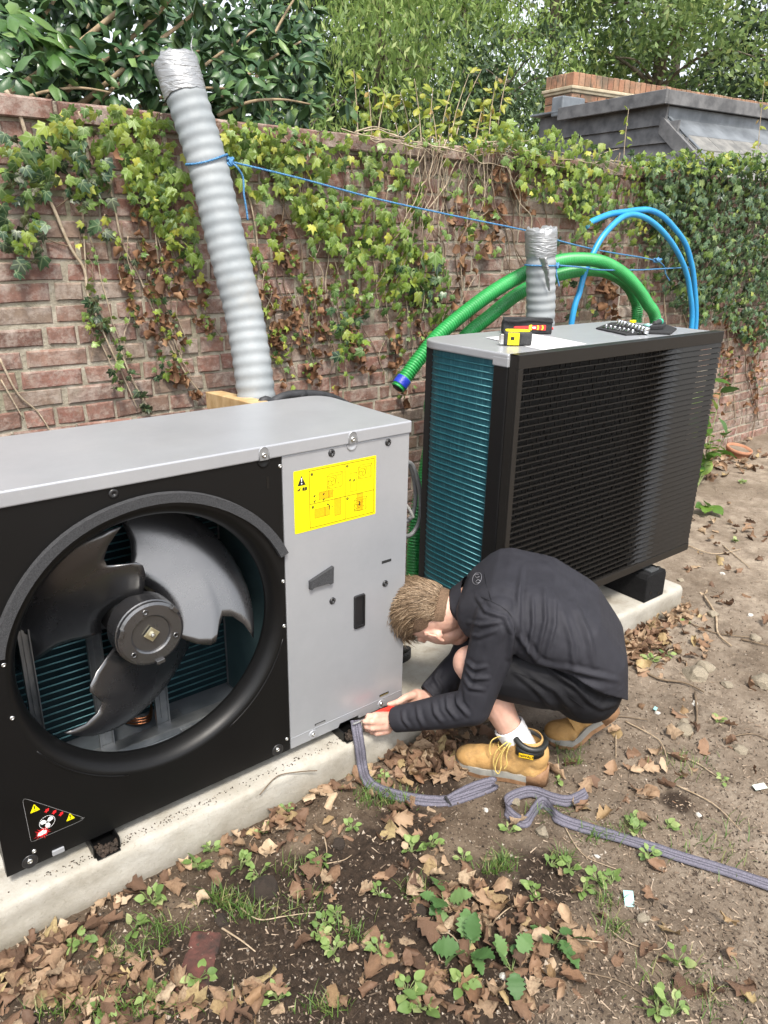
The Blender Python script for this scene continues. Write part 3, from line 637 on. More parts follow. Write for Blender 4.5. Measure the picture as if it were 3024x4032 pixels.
q = MB(); q.box((-.4525,.0235,.03),(-.4475,.40,.946)); q.obj('divider_sheet', mat('divider_teal', (.05,.09,.10), (.08,.13,.14), .4, .6, 8), hp)
# feet: folded black channels under the base
for x0_ in (-1.072, -.272):
    w_ = .07; q = MB(); T = None
    q.box((x0_,-.034,-.0345),(x0_+.004,.45,-.0005)); q.box((x0_+w_-.004,-.034,-.0345),(x0_+w_,.45,-.0005)); q.box((x0_+.004,-.046,-.0345),(x0_+w_-.004,.45,-.031)); q.obj('foot_channel', BLACKP, hp, bevel=.001)
# ================================================================== second heat pump with its louvre on
SATIN = paint('black_satin', (.007,.007,.0075), .36, 0, 500, .05, .35)
LOUV = paint('louvre_black', (.013,.012,.011), .36, 0, 500, .05, .34)
RUB = mat('rubber_block', (.006,.006,.0065), (.012,.012,.013), .9, 0, 120, bs=240, bst=.7, spec=.2)
mt, t, p, out = nodes('coil_teal')
tc = t.nodes.new('ShaderNodeTexCoord'); wv = t.nodes.new('ShaderNodeTexNoise'); mp = t.nodes.new('ShaderNodeMapping'); mp.inputs['Scale'].default_value = (70, 70, 2.2)
t.links.new(tc.outputs['Object'], mp.inputs[0]); t.links.new(mp.outputs[0], wv.inputs[0]); wv.inputs['Detail'].default_value = 5
c = ramp(t, wv.outputs[0], [(.3, (0.01,0.0688,0.0975)), (.55, (0.0163,0.106,0.138)), (.78, (0.0875,0.237,0.275))]); t.links.new(c, p.inputs['Base Color'])
p.inputs['Roughness'].default_value = .38; p.inputs['Metallic'].default_value = .35; bump(t, p, wv.outputs[0], .25, .004); TEAL = mt
TEALT = mat('coil_tube_bright', (.011,.075,.095), (.020,.108,.128), .35, .4, 25)
X2, Y2, Z2, D2 = .454, .035, 1.143, .474
h2 = thing('heat_pump', 'heat pump on black blocks with full black louvre and tools on top', 'heat pump', (X2+.635, Y2+.237, ST))
# lid: rounded towards the coil corner, deeper lip at the front corner
plan = roundpoly([(X2-.004,Y2-.004),(X2+1.274,Y2-.004),(X2+1.274,Y2+D2+.004),(X2-.004,Y2+D2+.004)], [.008,.008,.06,.135], 10)
q = MB(); q.prism(plan, Z2-.030, Z2); lid2 = q.obj('lid', SILVER, h2, bevel=.006, seg=3)
q = MB(); q.prism([(X2-.0045,Y2-.0045),(X2+.03,Y2-.0045),(X2+.03,Y2+.068),(X2-.0045,Y2+.068)], Z2-.0455, Z2-.012); q.obj('lid_corner', SILVER, lid2, bevel=.004, seg=2)
# coil: wraps the left side and the back
def coilpath(off, n=14):
    r = .12; x0 = X2+.008+off; y1 = Y2+D2-.010-off; P = [(x0, Y2+.066), (x0, y1-r)]
    P += [(x0+r-r*math.cos(a), y1-r+r*math.sin(a)) for a in np.linspace(0, math.pi/2, n)[1:]]
    return P+[(X2+1.20, y1)]
q = MB(); q.smooth = True; P = coilpath(.003); zc0, zc1 = .105, Z2-.0305
q.add([(x, y, z_) for x, y in P for z_ in (zc0, zc1)], [(2*i, 2*i+1, 2*i+3, 2*i+2) for i in range(len(P)-1)]); coil2 = q.obj('coil', TEAL, h2, recalc=False)
q = MB(); q.tube([(x, y, 0) for x, y in coilpath(.0028, 8)], .0036, 5); tm = q.mesh('coil_tube', TEALT)
for i in range(42): link('coil_tube', tm, coil2, M=Matrix.Translation((-h2.location.x, -h2.location.y, zc0+.012+i*.0237-h2.location.z)))
for o in coil2.children: o.matrix_parent_inverse = Matrix(); o.location = (0, 0, o.location.z+h2.location.z)
q = MB(); q.box((X2+.001,Y2,.10),(X2+.060,Y2+.066,Z2-.0458)); q.obj('corner_post', SATIN, h2, bevel=.004)
q = MB(); q.box((X2+.03,Y2+.03,.10),(X2+1.268,Y2+D2-.03,Z2-.031)); q.obj('dark_interior_box', mat('inner_black', (.004,.004,.004), rough=.7), h2)  # solid black box stands in for the darkness behind the louvre
q = MB(); q.box((X2+.004,Y2+.003,.1035),(X2+1.268,Y2+D2-.004,.135)); q.obj('base_pan', SATIN, h2, bevel=.003)
# louvre
LX0, LX1, LZ0, LZ1, LY = .459, 1.761, .1235, 1.1432, -.0103
q = MB(); q.box((LX0,LY,LZ1-.047),(LX1,LY+.012,LZ1)); q.box((LX0,LY,LZ0),(LX1,LY+.012,LZ0+.036)); q.box((LX0,LY,LZ0+.036),(LX0+.024,LY+.012,LZ1-.047))
q.box((LX0,LY+.012,LZ0),(LX0+.006,LY+.044,LZ1)); q.box((LX1-.004,LY+.012,LZ0),(LX1,LY+.044,LZ1)); q.box((LX0,LY+.012,LZ1-.005),(LX1,LY+.044,LZ1)); q.box((LX0,LY+.012,LZ0),(LX1,LY+.044,LZ0+.004))
lv = q.obj('louvre', LOUV, h2, bevel=.0015)
PITCH_L = (LZ1-.047-LZ0-.036)/41
stn = [LX0+.020, 1.20, 1.28, 1.35, 1.41, 1.46, LX1-.003]; q = MB(); q.smooth = False; vs = []
for x in stn:
    f = min(1, max(0, (x-1.20)/.26)); f = f*f*(3-2*f)
    dy, dz = .024*(1-f)+.0042*f, -.0015*(1-f)+(PITCH_L-.0030)*f
    L = math.hypot(dy, dz); ny_, nz_ = -dz/L*.0011, dy/L*.0011
    for a, b in ((0, 0), (1, 1)):
        pass
    vs += [(x, LY+.0012-ny_, -nz_+.0012), (x, LY+.0012+dy-ny_, dz-nz_+.0012), (x, LY+.0012+dy+ny_, dz+nz_+.0012), (x, LY+.0012+ny_, nz_+.0012)]
q.add(vs, [(i*4+k, i*4+(k+1) % 4, (i+1)*4+(k+1) % 4, (i+1)*4+k) for i in range(len(stn)-1) for k in range(4)])
sm = q.mesh('slat', LOUV); fixn(sm)
h2i = lambda z_: Matrix.Translation((-h2.location.x, -h2.location.y, z_-h2.location.z))
for i in range(41):
    o = link('slat', sm, lv, M=Matrix.Translation((0, 0, LZ0+.036+(i+.08)*PITCH_L)))
q = MB(); rr = random.Random(5)
for i in range(41):
    z_ = LZ0+.036+i*PITCH_L
    for k in range(17):
        x = .50+.055*k+.019*(i % 3)
        if x < 1.33: q.box((x, LY+.006, z_), (x+.0018, LY+.010, z_+PITCH_L))
    for k in range(28):
        x = .49+.032*k+.011*((i*2) % 3)
        if x < 1.38 and rr.random() < .3: q.box((x, LY+.024, z_+.003), (x+.0022, LY+.028, z_+PITCH_L*.8))
tag(q.obj('louvre_webs', SATIN, lv), kind='stuff')
# rubber support blocks with a bolt rail on top
for x in (.60, 1.388):
    q = MB(); q.prism([(-.076,ST+.0005),(.076,ST+.0005),(.076,.075),(.064,.097),(-.064,.097),(-.076,.075)], 0, .56, Matrix.Translation((x+.076, .515, 0)) @ Matrix(((1,0,0,0),(0,0,-1,0),(0,1,0,0),(0,0,0,1))))
    bl = q.obj('support_block', RUB, h2, bevel=.006, recalc=True)
    for a, b in ((.03,.0),(.10,-.02)):
        q = MB(); q.lathe([(.007,.0006),(.0002,.0006)], AT(x+a+.01, -.0452, b+.005), 10); q.obj('block_hole', STBLK, bl)
    q = MB(); q.box((x+.045,-.03,.0975),(x+.105,.50,.103)); q.obj('bolt_rail', GALV, bl); 
    q = MB(); q.lathe([(.011,.0),(.011,.008),(.0003,.0085)], Matrix.Translation((x+.118,-.02,.0972)), 6); q.obj('bolt', STEEL, bl)
# ================================================================== ducts, hoses, pipes, ropes, cables behind the units
mt, t, p, out = nodes('grey_duct_plastic')
c = ramp(t, noise(t, 5, 7, .65), [(.3, (.20,.225,.24)), (.6, (.28,.302,.315))]); c = mix(t, ramp(t, noise(t, 2.2, 6, .7), [(.55, (0,)*3), (.75, (.55,)*3)]), c, (.27,.245,.20))
t.links.new(c, p.inputs['Base Color']); p.inputs['Roughness'].default_value = .62; bump(t, p, noise(t, 120, 4), .12, .004); DUCT = mt
mt, t, p, out = nodes('duct_tape'); p.inputs['Base Color'].default_value = (.36,.37,.38,1); p.inputs['Metallic'].default_value = .5; p.inputs['Roughness'].default_value = .38
tc = t.nodes.new('ShaderNodeTexCoord'); mp = t.nodes.new('ShaderNodeMapping'); mp.inputs['Scale'].default_value = (13, 13, 48); nn = t.nodes.new('ShaderNodeTexNoise'); nn.inputs['Scale'].default_value = 1; nn.inputs['Detail'].default_value = 5; nn.inputs['Distortion'].default_value = 1.2
t.links.new(tc.outputs['Object'], mp.inputs[0]); t.links.new(mp.outputs[0], nn.inputs[0]); bump(t, p, nn.outputs[0], .9, .012); TAPE = mt
def fine(pts, step):
    P = spline(pts, 24); L = [0]
    for a, b in zip(P[:-1], P[1:]): L.append(L[-1]+(b-a).length)
    n = max(2, int(L[-1]/step)); out = []; j = 0
    for i in range(n+1):
        s = L[-1]*i/n
        while j < len(L)-2 and L[j+1] < s: j += 1
        f = (s-L[j])/max(1e-9, L[j+1]-L[j]); out.append(P[j].lerp(P[j+1], f))
    return out, L[-1]
def duct(label, pts, r, pitch, seed):
    root = thing('corrugated_duct', label, 'duct', tuple(pts[0]), 'grey corrugated ducts behind the units')
    P, L = fine(pts, pitch/8); n = len(P)
    rad = [r*(1-.04+.052*(.5+.5*math.cos(2*math.pi*(L*i/(n-1))/pitch))) for i in range(n)]
    q = MB(); q.tube(P, rad, 32, cap=False); q.obj('duct_wall', DUCT, root)
    # crumpled tape over the open end
    top = P[-1]; ax = (P[-1]-P[-6]).normalized(); q = MB(); q.smooth = True; rr = random.Random(seed); rings = []; NN = 40
    e1 = ax.orthogonal().normalized(); e2 = ax.cross(e1); prof = [(-.115,1.012),(-.105,1.05),(-.07,1.06),(-.04,1.07),(-.015,1.07),(.0,1.05),(.008,.98),(.004,.85),(-.004,.5),(-.006,.05)]
    for j, (h, s) in enumerate(prof):
        for k in range(NN):
            a = 2*math.pi*k/NN; w_ = 1+.022*(vnoise(np.array([k*.37+seed]), np.array([j*1.3]))[0]-.5)*2+(.03*rr.uniform(-1,1) if 3 < j < 8 else .008*rr.uniform(-1,1))
            hh = h+.006*rr.uniform(-1,1)*(1 if j > 2 else .3)+.014*(vnoise(np.array([k*.5+seed*3]), np.array([.3]))[0]-.5)
            rings.append(top+ax*hh+(e1*math.cos(a)+e2*math.sin(a))*(r*s*w_))
    q.add(rings, [(j*NN+k, j*NN+(k+1) % NN, (j+1)*NN+(k+1) % NN, (j+1)*NN+k) for j in range(len(prof)-1) for k in range(NN)])
    q.obj('tape_cap', TAPE, root); return root, top, ax, e1, e2
dp = [(555,868,.80),(531,700,.865),(508,600,.905),(483,500,.945),(447,350,1.005),(400,200,1.066),(389,166,1.08),(379,132,1.094)]
P1 = [Vector((-.055,.76,-.16)), Vector((-.06,.765,.35))]+[wy(*a) for a in dp]
d1, top1, ax1, e1_, e2_ = duct('tall grey corrugated duct leaning behind the opened unit, end taped', P1, .0715, .0420, 3)
q = MB(); a_ = top1+Vector((.045,-.03,-.005)); q.tube(spline([a_, a_+Vector((.005,0,.03)), a_+Vector((.002,0,.055)), a_+Vector((.012,0,.085))], 4), [.011,.012,.009,.008,.007,.006,.006,.006,.005,.004,.003,.002,.001][:13], 6, flat=.35); q.obj('tape_tail', TAPE, d1)
P2 = [Vector((1.53,.80,-.16)), Vector((1.53,.80,.6)), wy(1167,690,.80), wy(1168,600,.80), wy(1169,497,.80)]
d2, top2, ax2, _, _ = duct('short upright grey corrugated duct with taped end behind the louvred unit', P2, .0705, .0410, 9)
q = MB(); a_ = wy(1172,556,.725); b_ = wy(1186,628,.725); q.tube(spline([a_, a_.lerp(b_,.4)+Vector((0,-.006,0)), b_], 5), [.022,.024,.022,.02,.022,.018,.012,.014,.012,.008,.004], 6, flat=.18); q.obj('tape_flap', TAPE, d2)
# green ribbed hoses
HGREEN = mat('green_hose', (.020,.25,.058), (.028,.32,.08), .42, 0, 12, spec=.6)
BLUET = mat('blue_tape', (.012,.03,.32), (.02,.05,.42), .4, 0, 40, bs=60, bst=.5)
def hose(label, pts, r):
    root = thing('ribbed_hose', label, 'hose', tuple(pts[-1]), 'green ribbed hoses'); P, L = fine(pts, .0034); n = len(P)
    q = MB(); q.tube(P, [r*(1.0,1.0,.80,.80)[i % 4] for i in range(n)], 16); q.obj('hose_wall', HGREEN, root); return root, P
hp1 = [(859,838,.97),(905,775,.965),(950,722,.96),(1010,671,.955),(1075,624,.95),(1140,588,.945),(1200,566,.94),(1250,560,.94),(1300,566,.94),(1345,590,.94),(1376,622,.94),(1398,655,.94),(1416,692,.94)]
G1 = [wy(*a) for a in hp1]; G1 += [Vector((G1[-1].x+.05,.93,.75)), Vector((G1[-1].x+.05,.92,.2)), Vector((G1[-1].x+.05,.92,-.13))]
hz1, HP = hose('green ribbed hose with blue taped end arching over the louvred unit', G1, .0350)
q = MB(); q.tube([HP[i] for i in range(4, 17)], .0362, 18); q.obj('tape_band', BLUET, hz1)
q = MB(); d_ = (HP[1]-HP[0]).normalized(); q.tube([HP[0]-d_*.004, HP[0]-d_*.001], .026, 14); q.obj('hose_mouth', DEEP, hz1)
hp2 = [(934,940,.80),(932,870,.90),(955,800,.99),(1005,728,1.03),(1060,681,1.035),(1120,634,1.04),(1180,603,1.04),(1240,586,1.04),(1300,585,1.04),(1345,606,1.04),(1370,640,1.04),(1376,680,1.04)]
G2 = [Vector((.62,.66,-.13)), Vector((.64,.68,.3))]+[wy(*a) for a in hp2]; G2 += [Vector((G2[-1].x,1.03,.7)), Vector((G2[-1].x,1.03,.2)), Vector((G2[-1].x,1.03,-.13))]
hose('lower green ribbed hose half hidden under its neighbour', G2, .0350)
# blue water pipes
BLUE = mat('blue_pipe', (.022,.25,.55), (.03,.31,.62), .35, 0, 10, spec=.5)
cv = lambda x, y: ((1800+x/1.659)/DS, (700+y/1.659)/DS)
def bpipe(label, L, y, tail0, tail1):
    P = [wy(*cv(a, b), y) for a, b in L]
    P = ([Vector((P[0].x-.03, y, -.1)), Vector((P[0].x-.03, y, .5))] if tail0 else [])+P+([Vector((P[-1].x, y, .6)), Vector((P[-1].x, y, -.1))] if tail1 else [])
    q = MB(); q.tube(spline(P, 10), .0165, 12); o = q.obj('water_pipe', BLUE); tag(o, label, 'pipe', 'blue water pipes'); return o
bpipe('inner blue water pipe looping down both sides behind the green hoses', [(750,930),(800,745),(832,625),(890,490),(950,385),(1035,292),(1100,248),(1170,242),(1260,280),(1350,360),(1430,470),(1490,600),(1520,740),(1532,960)], 1.02, True, True)
bpipe('outer blue water pipe arching against the ivy to the right', [(838,322),(870,292),(915,270),(1000,237),(1090,224),(1180,211),(1260,212),(1340,250),(1420,330),(1490,430),(1530,560),(1550,700),(1558,960)], 1.05, False, True)
# ropes
def ropemat():
    mt, t, p, out = nodes('blue_rope'); tc = t.nodes.new('ShaderNodeTexCoord'); 
    c = ramp(t, noise(t, 260, 2), [(.4, (.025,.13,.30)), (.6, (.10,.28,.50))]); t.links.new(c, p.inputs['Base Color']); p.inputs['Roughness'].default_value = .6; bump(t, p, noise(t, 300, 2), .6, .004); return mt
ROPE = ropemat()
def ring_around(c, ax, r, a0, a1, n=20):
    ax = ax.normalized(); f = Vector(-FW); f = (f-ax*f.dot(ax)).normalized(); s = ax.cross(f)
    return [c+f*(r*math.cos(a))+s*(r*math.sin(a)) for a in np.linspace(a0, a1, n)]
def twist(P, r, q, tw=.016):
    for k in range(3):
        out = []; s = 0; nrm = None
        for i, p_ in enumerate(P):
            t_ = (P[min(i+1, len(P)-1)]-P[max(i-1, 0)]).normalized(); u = t_.orthogonal().normalized() if nrm is None else (nrm-t_*nrm.dot(t_)).normalized(); nrm = u; b = t_.cross(u)
            if i: s += (p_-P[i-1]).length
            a = 2*math.pi*(s/tw+k/3); out.append(p_+(u*math.cos(a)+b*math.sin(a))*r*.55)
        q.tube(out, r*.62, 5)
def resample(pts, st): return fine(pts, st)[0]
ropeA = thing('blue_rope', 'blue rope running from the leaning duct across the wall', 'rope', tuple(wy(445,347,.93)))
c1 = wy(447, 347, 1.005); axd = (wy(400,200,1.066)-wy(508,600,.905)).normalized()
q = MB(); rg = ring_around(c1, axd, .0745, -2.0, 2.0, 40); rg = [p_+axd*(.014*math.cos(i/39*math.pi*2)-.008) for i, p_ in enumerate(rg)]; twist(rg, .0042, q); q.obj('rope_loop', ROPE, ropeA)
kn = wy(497, 349, .96)
q = MB(); q.smooth = True; rr = random.Random(2)
for k in range(6): q.tube(spline([kn+Vector((rr.uniform(-.014,.014), rr.uniform(-.01,.01), rr.uniform(-.014,.014))) for _ in range(4)], 5), .0045, 6)
q.obj('rope_knot', ROPE, ropeA)
q = MB(); mid = wy(820, 431, 1.0); ln = [kn, wy(650, 386, .98), mid, wy(990, 468, 1.0), wy(1140, 499, .99), wy(1215, 522, 1.0), wy(1300, 542, 1.03), wy(1385, 556, 1.06), wy(1412, 562, 1.07)]
twist(resample(ln, .008), .0042, q); q.obj('rope_span', ROPE, ropeA)
q = MB(); twist(resample([kn, wy(513,362,.95), wy(525,385,.955), wy(527,420,.955), wy(532,450,.955), wy(535,475,.955)], .006), .0042, q); q.obj('rope_tail', ROPE, ropeA)
kn2 = wy(1420, 562, 1.07); q = MB()
for k in range(6): q.tube(spline([kn2+Vector((rr.uniform(-.03,.03), rr.uniform(-.012,.012), rr.uniform(-.014,.014))) for _ in range(4)], 5), .006, 6)
q.obj('rope_knot', ROPE, ropeA)
q = MB(); twist(resample([kn2, wy(1434,575,1.08), wy(1438,592,1.08), wy(1446,606,1.08)], .008), .005, q); q.obj('rope_tail', ROPE, ropeA)
ropeB = thing('blue_rope', 'blue rope tied round the short duct and out to the blue pipes', 'rope', tuple(wy(1168,572,.72)))
q = MB(); rg = ring_around(wy(1168,573,.80), Vector((0,0,1)), .0735, -1.9, 1.9, 40); twist(rg, .0042, q); q.obj('rope_loop', ROPE, ropeB)
kn3 = wy(1203, 573, .75); q = MB()
for k in range(5): q.tube(spline([kn3+Vector((rr.uniform(-.012,.012), rr.uniform(-.01,.01), rr.uniform(-.012,.012))) for _ in range(4)], 5), .0045, 6)
q.obj('rope_knot', ROPE, ropeB)
q = MB(); twist(resample([kn3, wy(1250,577,.80), wy(1298,583,.88), wy(1380,583,.98), wy(1440,580,1.04), wy(1500,577,1.10)], .008), .0042, q); q.obj('rope_span', ROPE, ropeB)
q = MB(); twist(resample([kn3, wy(1202,592,.74), wy(1205,606,.74), wy(1208,618,.74)], .006), .0042, q); q.obj('rope_tail', ROPE, ropeB)
# timber batten behind the opened unit
WOOD = mat('raw_timber', (.42,.27,.12), (.60,.43,.23), .7, 0, 14, bs=60, bst=.3)
a_ = wy(466, 864, 1.10); b_ = wy(575, 893, .53); T = Matrix.Translation(a_) @ (b_-a_).to_track_quat('X', 'Z').to_matrix().to_4x4()
q = MB(); q.box((-.02,-.034,-.034), ((b_-a_).length,.034,.034), T); tag(q.obj('timber_batten', WOOD, bevel=.003), 'short raw timber batten between the wall and the opened unit', 'batten')
# black pipe arching behind the opened unit and hanging cables in the gap
CABB = mat('black_insulation', (.016,.017,.019), (.035,.036,.04), .6, 0, 25, bs=90, bst=.3)
CABG = mat('grey_cable', (.13,.135,.14), (.19,.195,.20), .5, 0, 20)
arc = [wy(560,905,.62), wy(592,868,.63), wy(628,853,.64), wy(670,852,.65), (wy(712,858,.66)), wy(752,877,.67), wy(790,905,.68), wy(815,960,.68)]
q = MB(); q.tube(spline([Vector((arc[0].x-.02,.6,.3))]+arc+[Vector((arc[-1].x+.05,.66,.3)), Vector((arc[-1].x+.05,.66,-.02))], 8), .0165, 12); ob = q.obj('insulated_pipe', CABB); tag(ob, 'black insulated pipe arching up behind the opened unit', 'pipe')
q = MB(); i_ = wy(650,853,.645); q.tube([i_+Vector((-.02,0,-.002)), i_+Vector((.02,0,.001))], .0175, 10); q.obj('tape_wrap', CABB, ob)
def cable(label, pts, r, m_, nm='cable'):
    q = MB(); q.tube(spline(pts, 8), r, 10); o = q.obj(nm, m_); tag(o, label, 'cable', 'cables hanging in the gap between the units'); return o
cable('outer grey cable loop hanging in the gap between the units', [wy(872,1000,.56), wy(889,1003,.56), wy(903,1040,.56), wy(909,1085,.56), wy(906,1125,.56), wy(893,1150,.56), wy(878,1158,.55), wy(860,1150,.54)], .0095, CABG)
cable('inner grey cable loop beside the service panel edge', [wy(870,985,.60), wy(886,1006,.60), wy(896,1045,.60), wy(897,1085,.60), wy(888,1118,.60), wy(870,1130,.58)], .0095, CABG)
cable('pale cut cable end poking out beside the service panel edge', [wy(872,1085,.57), wy(884,1100,.565), wy(893,1118,.56)], .007, mat('pale_cable', (.36,.36,.35), rough=.5))
for k, (a, b) in enumerate(((0,.0095),(7,.0085),(13,.009))):
    cable(['black cable nearest the teal coil edge, running down to the plinth', 'black cable in the middle of the three beside the teal coil', 'black cable nearest the brick wall, drooping beside the teal coil'][k], [wy(925+a,1120,.70+.02*k), wy(916-a*.3,1165,.70), wy(908-a*.5,1200,.68), wy(911-a*.6,1240,.66), wy(918-a,1275,.60), Vector((.42+.02*k,.58,-.018))], b, CABB)
# webbing loop lying on the plinth behind the corner of the opened unit
WEBB = mat('black_webbing', (.012,.012,.013), (.04,.04,.042), .8, 0, 160, bs=200, bst=.8)
def ribbon(q, pts, wdir, w_, th=.0022):
    N = len(pts); vs = []
    for i, p_ in enumerate(pts):
        wd_ = Vector(wdir[i]).normalized(); t_ = (pts[min(i+1,N-1)]-pts[max(i-1,0)]).normalized(); nn = t_.cross(wd_).normalized()
        for s in (-1, 1):
            for h in (-1, 1): vs.append(p_+wd_*(s*w_/2)+nn*(h*th/2))
    fs = []
    for i in range(N-1):
        a, b = i*4, (i+1)*4
        fs += [(a,a+2,b+2,b),(a+1,b+1,b+3,a+3),(a,b,b+1,a+1),(a+2,a+3,b+3,b+2)]
    fs += [(0,1,3,2), ((N-1)*4,(N-1)*4+2,(N-1)*4+3,(N-1)*4+1)]
    q.smooth = True; q.add(vs, fs); q.smooth = False
c0 = wz(872, 1432, ST); pts = [c0+Vector((.055*math.cos(a), .03*math.sin(a)+.03, .02)) for a in np.linspace(-2.6, 2.4, 26)]
q = MB(); ribbon(q, pts, [(0,0,1)]*26, .038); tag(q.obj('webbing_loop', WEBB, recalc=True), 'black webbing loop standing on the plinth behind the service panel', 'strap')
# ================================================================== ivy on the wall
def ivy_leaf(seed):
    rr = random.Random(seed); q = MB(); q.smooth = True
    # half outline (angle from tip direction -Y, radius): tip lobe, side lobe, back lobe, stalk notch
    H = [(0,1.0),(16,.66),(30,.50),(52,.80),(66,.60),(88,.52),(112,.66),(135,.50),(160,.42),(180,.22)]
    pts = []
    for sgn in (1, -1):
        L = H if sgn == 1 else H[-2:0:-1]
        for a, r in L:
            r2 = r*(1+rr.uniform(-.09,.09)); an = math.radians(-90+sgn*(a+rr.uniform(-4,4)))
            x, y = r2*math.cos(an)*.5, r2*math.sin(an)*.5
            pts.append(Vector((x, y, -.10*(x*x+y*y)*4*rr.uniform(.3,1.5)+.03*rr.uniform(-1,1))))
    mid = [Vector((0,.02,.03)), Vector((0,-.2,.035))]
    n = len(pts); vs = pts+mid; ce = n; fs = []
    for i in range(n): fs.append((ce if not (i in (0, n-1)) else ce+1, i, (i+1) % n))
    fs.append((ce, 1, ce+1)); fs.append((ce, ce+1, n-1))
    fs = [f for f in fs]
    q.add(vs, [f if ((vs[f[1]]-vs[f[0]]).cross(vs[f[2]]-vs[f[0]])).z > 0 else f[::-1] for f in fs]); q.lp = [tuple(a) for a in vs]; return q
def dead_leaf(seed):
    rr = random.Random(seed+400); q = MB(); q.smooth = False; nl, nw = 5, 5; vs = []; cu = rr.uniform(2.0, 4.5)*rr.choice((1,-1)); cl = rr.uniform(.5, 2.2)
    for j in range(nl):
        t_ = j/(nl-1)
        for i in range(nw):
            s_ = (i/(nw-1)-.5)*2; w_ = .45*(.25+.8*math.sin(math.pi*(t_*.8+.12)))*(1+.35*math.sin(t_*13+seed)); x = s_*w_*rr.uniform(.8,1.2); y = .5-t_+rr.uniform(-.09,.09); a = cu*x; b = cl*y
            vs.append(Vector((math.sin(a)/cu*1.1, math.sin(b)/cl, (1-math.cos(a))/cu+(1-math.cos(b))/cl*.8+rr.uniform(-.09,.09))))
    q.add(vs, [(j*nw+i, (j+1)*nw+i, (j+1)*nw+i+1, j*nw+i+1) for j in range(nl-1) for i in range(nw-1)]); return q
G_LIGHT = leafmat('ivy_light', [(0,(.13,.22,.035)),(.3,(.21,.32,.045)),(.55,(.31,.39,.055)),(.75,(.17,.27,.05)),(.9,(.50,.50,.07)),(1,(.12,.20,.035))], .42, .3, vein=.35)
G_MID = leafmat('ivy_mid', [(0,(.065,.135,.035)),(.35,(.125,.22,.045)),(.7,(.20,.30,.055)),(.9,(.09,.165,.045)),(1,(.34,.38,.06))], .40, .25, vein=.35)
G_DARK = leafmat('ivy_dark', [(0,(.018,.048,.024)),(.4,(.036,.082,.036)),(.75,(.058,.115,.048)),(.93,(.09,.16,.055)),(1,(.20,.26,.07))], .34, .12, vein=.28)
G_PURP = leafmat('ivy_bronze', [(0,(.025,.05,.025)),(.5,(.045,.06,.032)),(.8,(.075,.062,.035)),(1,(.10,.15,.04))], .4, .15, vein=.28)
B_DEAD = leafmat('ivy_dead', [(0,(.10,.050,.026)),(.4,(.19,.092,.045)),(.75,(.27,.14,.07)),(1,(.34,.20,.11))], .75, .15)
STEM = mat('ivy_stem', (.30,.235,.16), (.42,.35,.26), .85, 0, 40, bs=90, bst=.5)
STEMD = mat('ivy_stem_dark', (.13,.09,.06), (.22,.16,.11), .9, 0, 40, bs=90, bst=.5)
IVQ = [ivy_leaf(s) for s in range(7)]; DDQ = [dead_leaf(s) for s in range(5)]
MM = {'L': G_LIGHT, 'M': G_MID, 'D': G_DARK, 'P': G_PURP, 'X': B_DEAD}
IVM = {(k, i): q.mesh('ivy_leaf', MM[k]) for k in 'LMDP' for i, q in enumerate(IVQ)}; IVM.update({('X', i): q.mesh('dead_leaf', B_DEAD) for i, q in enumerate(DDQ)})
WALLF = Matrix(((1,0,0,0),(0,0,-1,0),(0,1,0,0),(0,0,0,1)))
ivy = {}
for k, lb, loc in (('a', 'ivy with a bare forked stem on the left of the wall', wy(120,700,WY)), ('b', 'leafy ivy swathe between the two grey ducts', wy(700,800,WY)), ('c', 'tangled ivy with bare twigs above the green hoses', wy(1150,690,WY)), ('d', 'dense dark green ivy curtain at the right end of the wall', wy(1600,830,WY))):
    ivy[k] = dict(root=thing('ivy_plant', lb, 'ivy', (loc.x, WY-.01, GZ+.05), 'ivy climbing the brick wall'), leaves=[], stems=[])
rr = random.Random(21)
def stem(k, pts, r0, r1, y=WY-.012, m_=STEM, wob=4, pale=True):
    P = [wy(u+rr.uniform(-wob,wob)*.5, v, y+rr.uniform(-.006,.006)) for u, v in pts]; P = spline(P, 5); n = len(P)
    q = MB(); q.tube(P, [r0+(r1-r0)*i/(n-1) for i in range(n)], 6); q.obj('stem', m_, ivy[k]['root']); return P
def leaf(k, u, v, typ, size, off=None, tilt=.45, rollr=.7):
    y = WY-(off if off is not None else rr.uniform(.022, .085)); P = wy(u, v, y)
    R_ = Euler((rr.gauss(.18, tilt), rr.gauss(0, tilt), rr.gauss(0, rollr))).to_matrix().to_4x4(); s = size*rr.choice((rr.uniform(.5,.8), rr.uniform(.75,1.15), rr.uniform(.85,1.35)))
    M_ = Matrix.Translation(P) @ WALLF @ R_ @ Matrix.Diagonal((s, s, s, 1)); i = rr.randrange(5 if typ == 'X' else 7)
    ivy[k]['leaves'].append((s/depth(P) if not hid(P) and -30 < u < 1690 else 0, typ, i, M_))
def mass(k, poly, n, mixs, size, off=(.022,.085), tilt=.45):
    us = [p_[0] for p_ in poly]; vs_ = [p_[1] for p_ in poly]; m_ = 0
    while m_ < n:
        u, v = rr.uniform(min(us), max(us)), rr.uniform(min(vs_), max(vs_)); ins = False; j = len(poly)-1
        for i in range(len(poly)):
            (x0, y0), (x1, y1) = poly[i], poly[j]
            if (y0 > v) != (y1 > v) and u < (x1-x0)*(v-y0)/(y1-y0)+x0: ins = not ins
            j = i
        if not ins: continue
        m_ += 1/1.55
        # leaves hang in clumps
        if vnoise(np.array([u*.018+7]), np.array([v*.018]))[0]+rr.random()*.55 < .36: continue
        leaf(k, u, v, rr.choice(mixs), size, rr.uniform(*off), tilt)
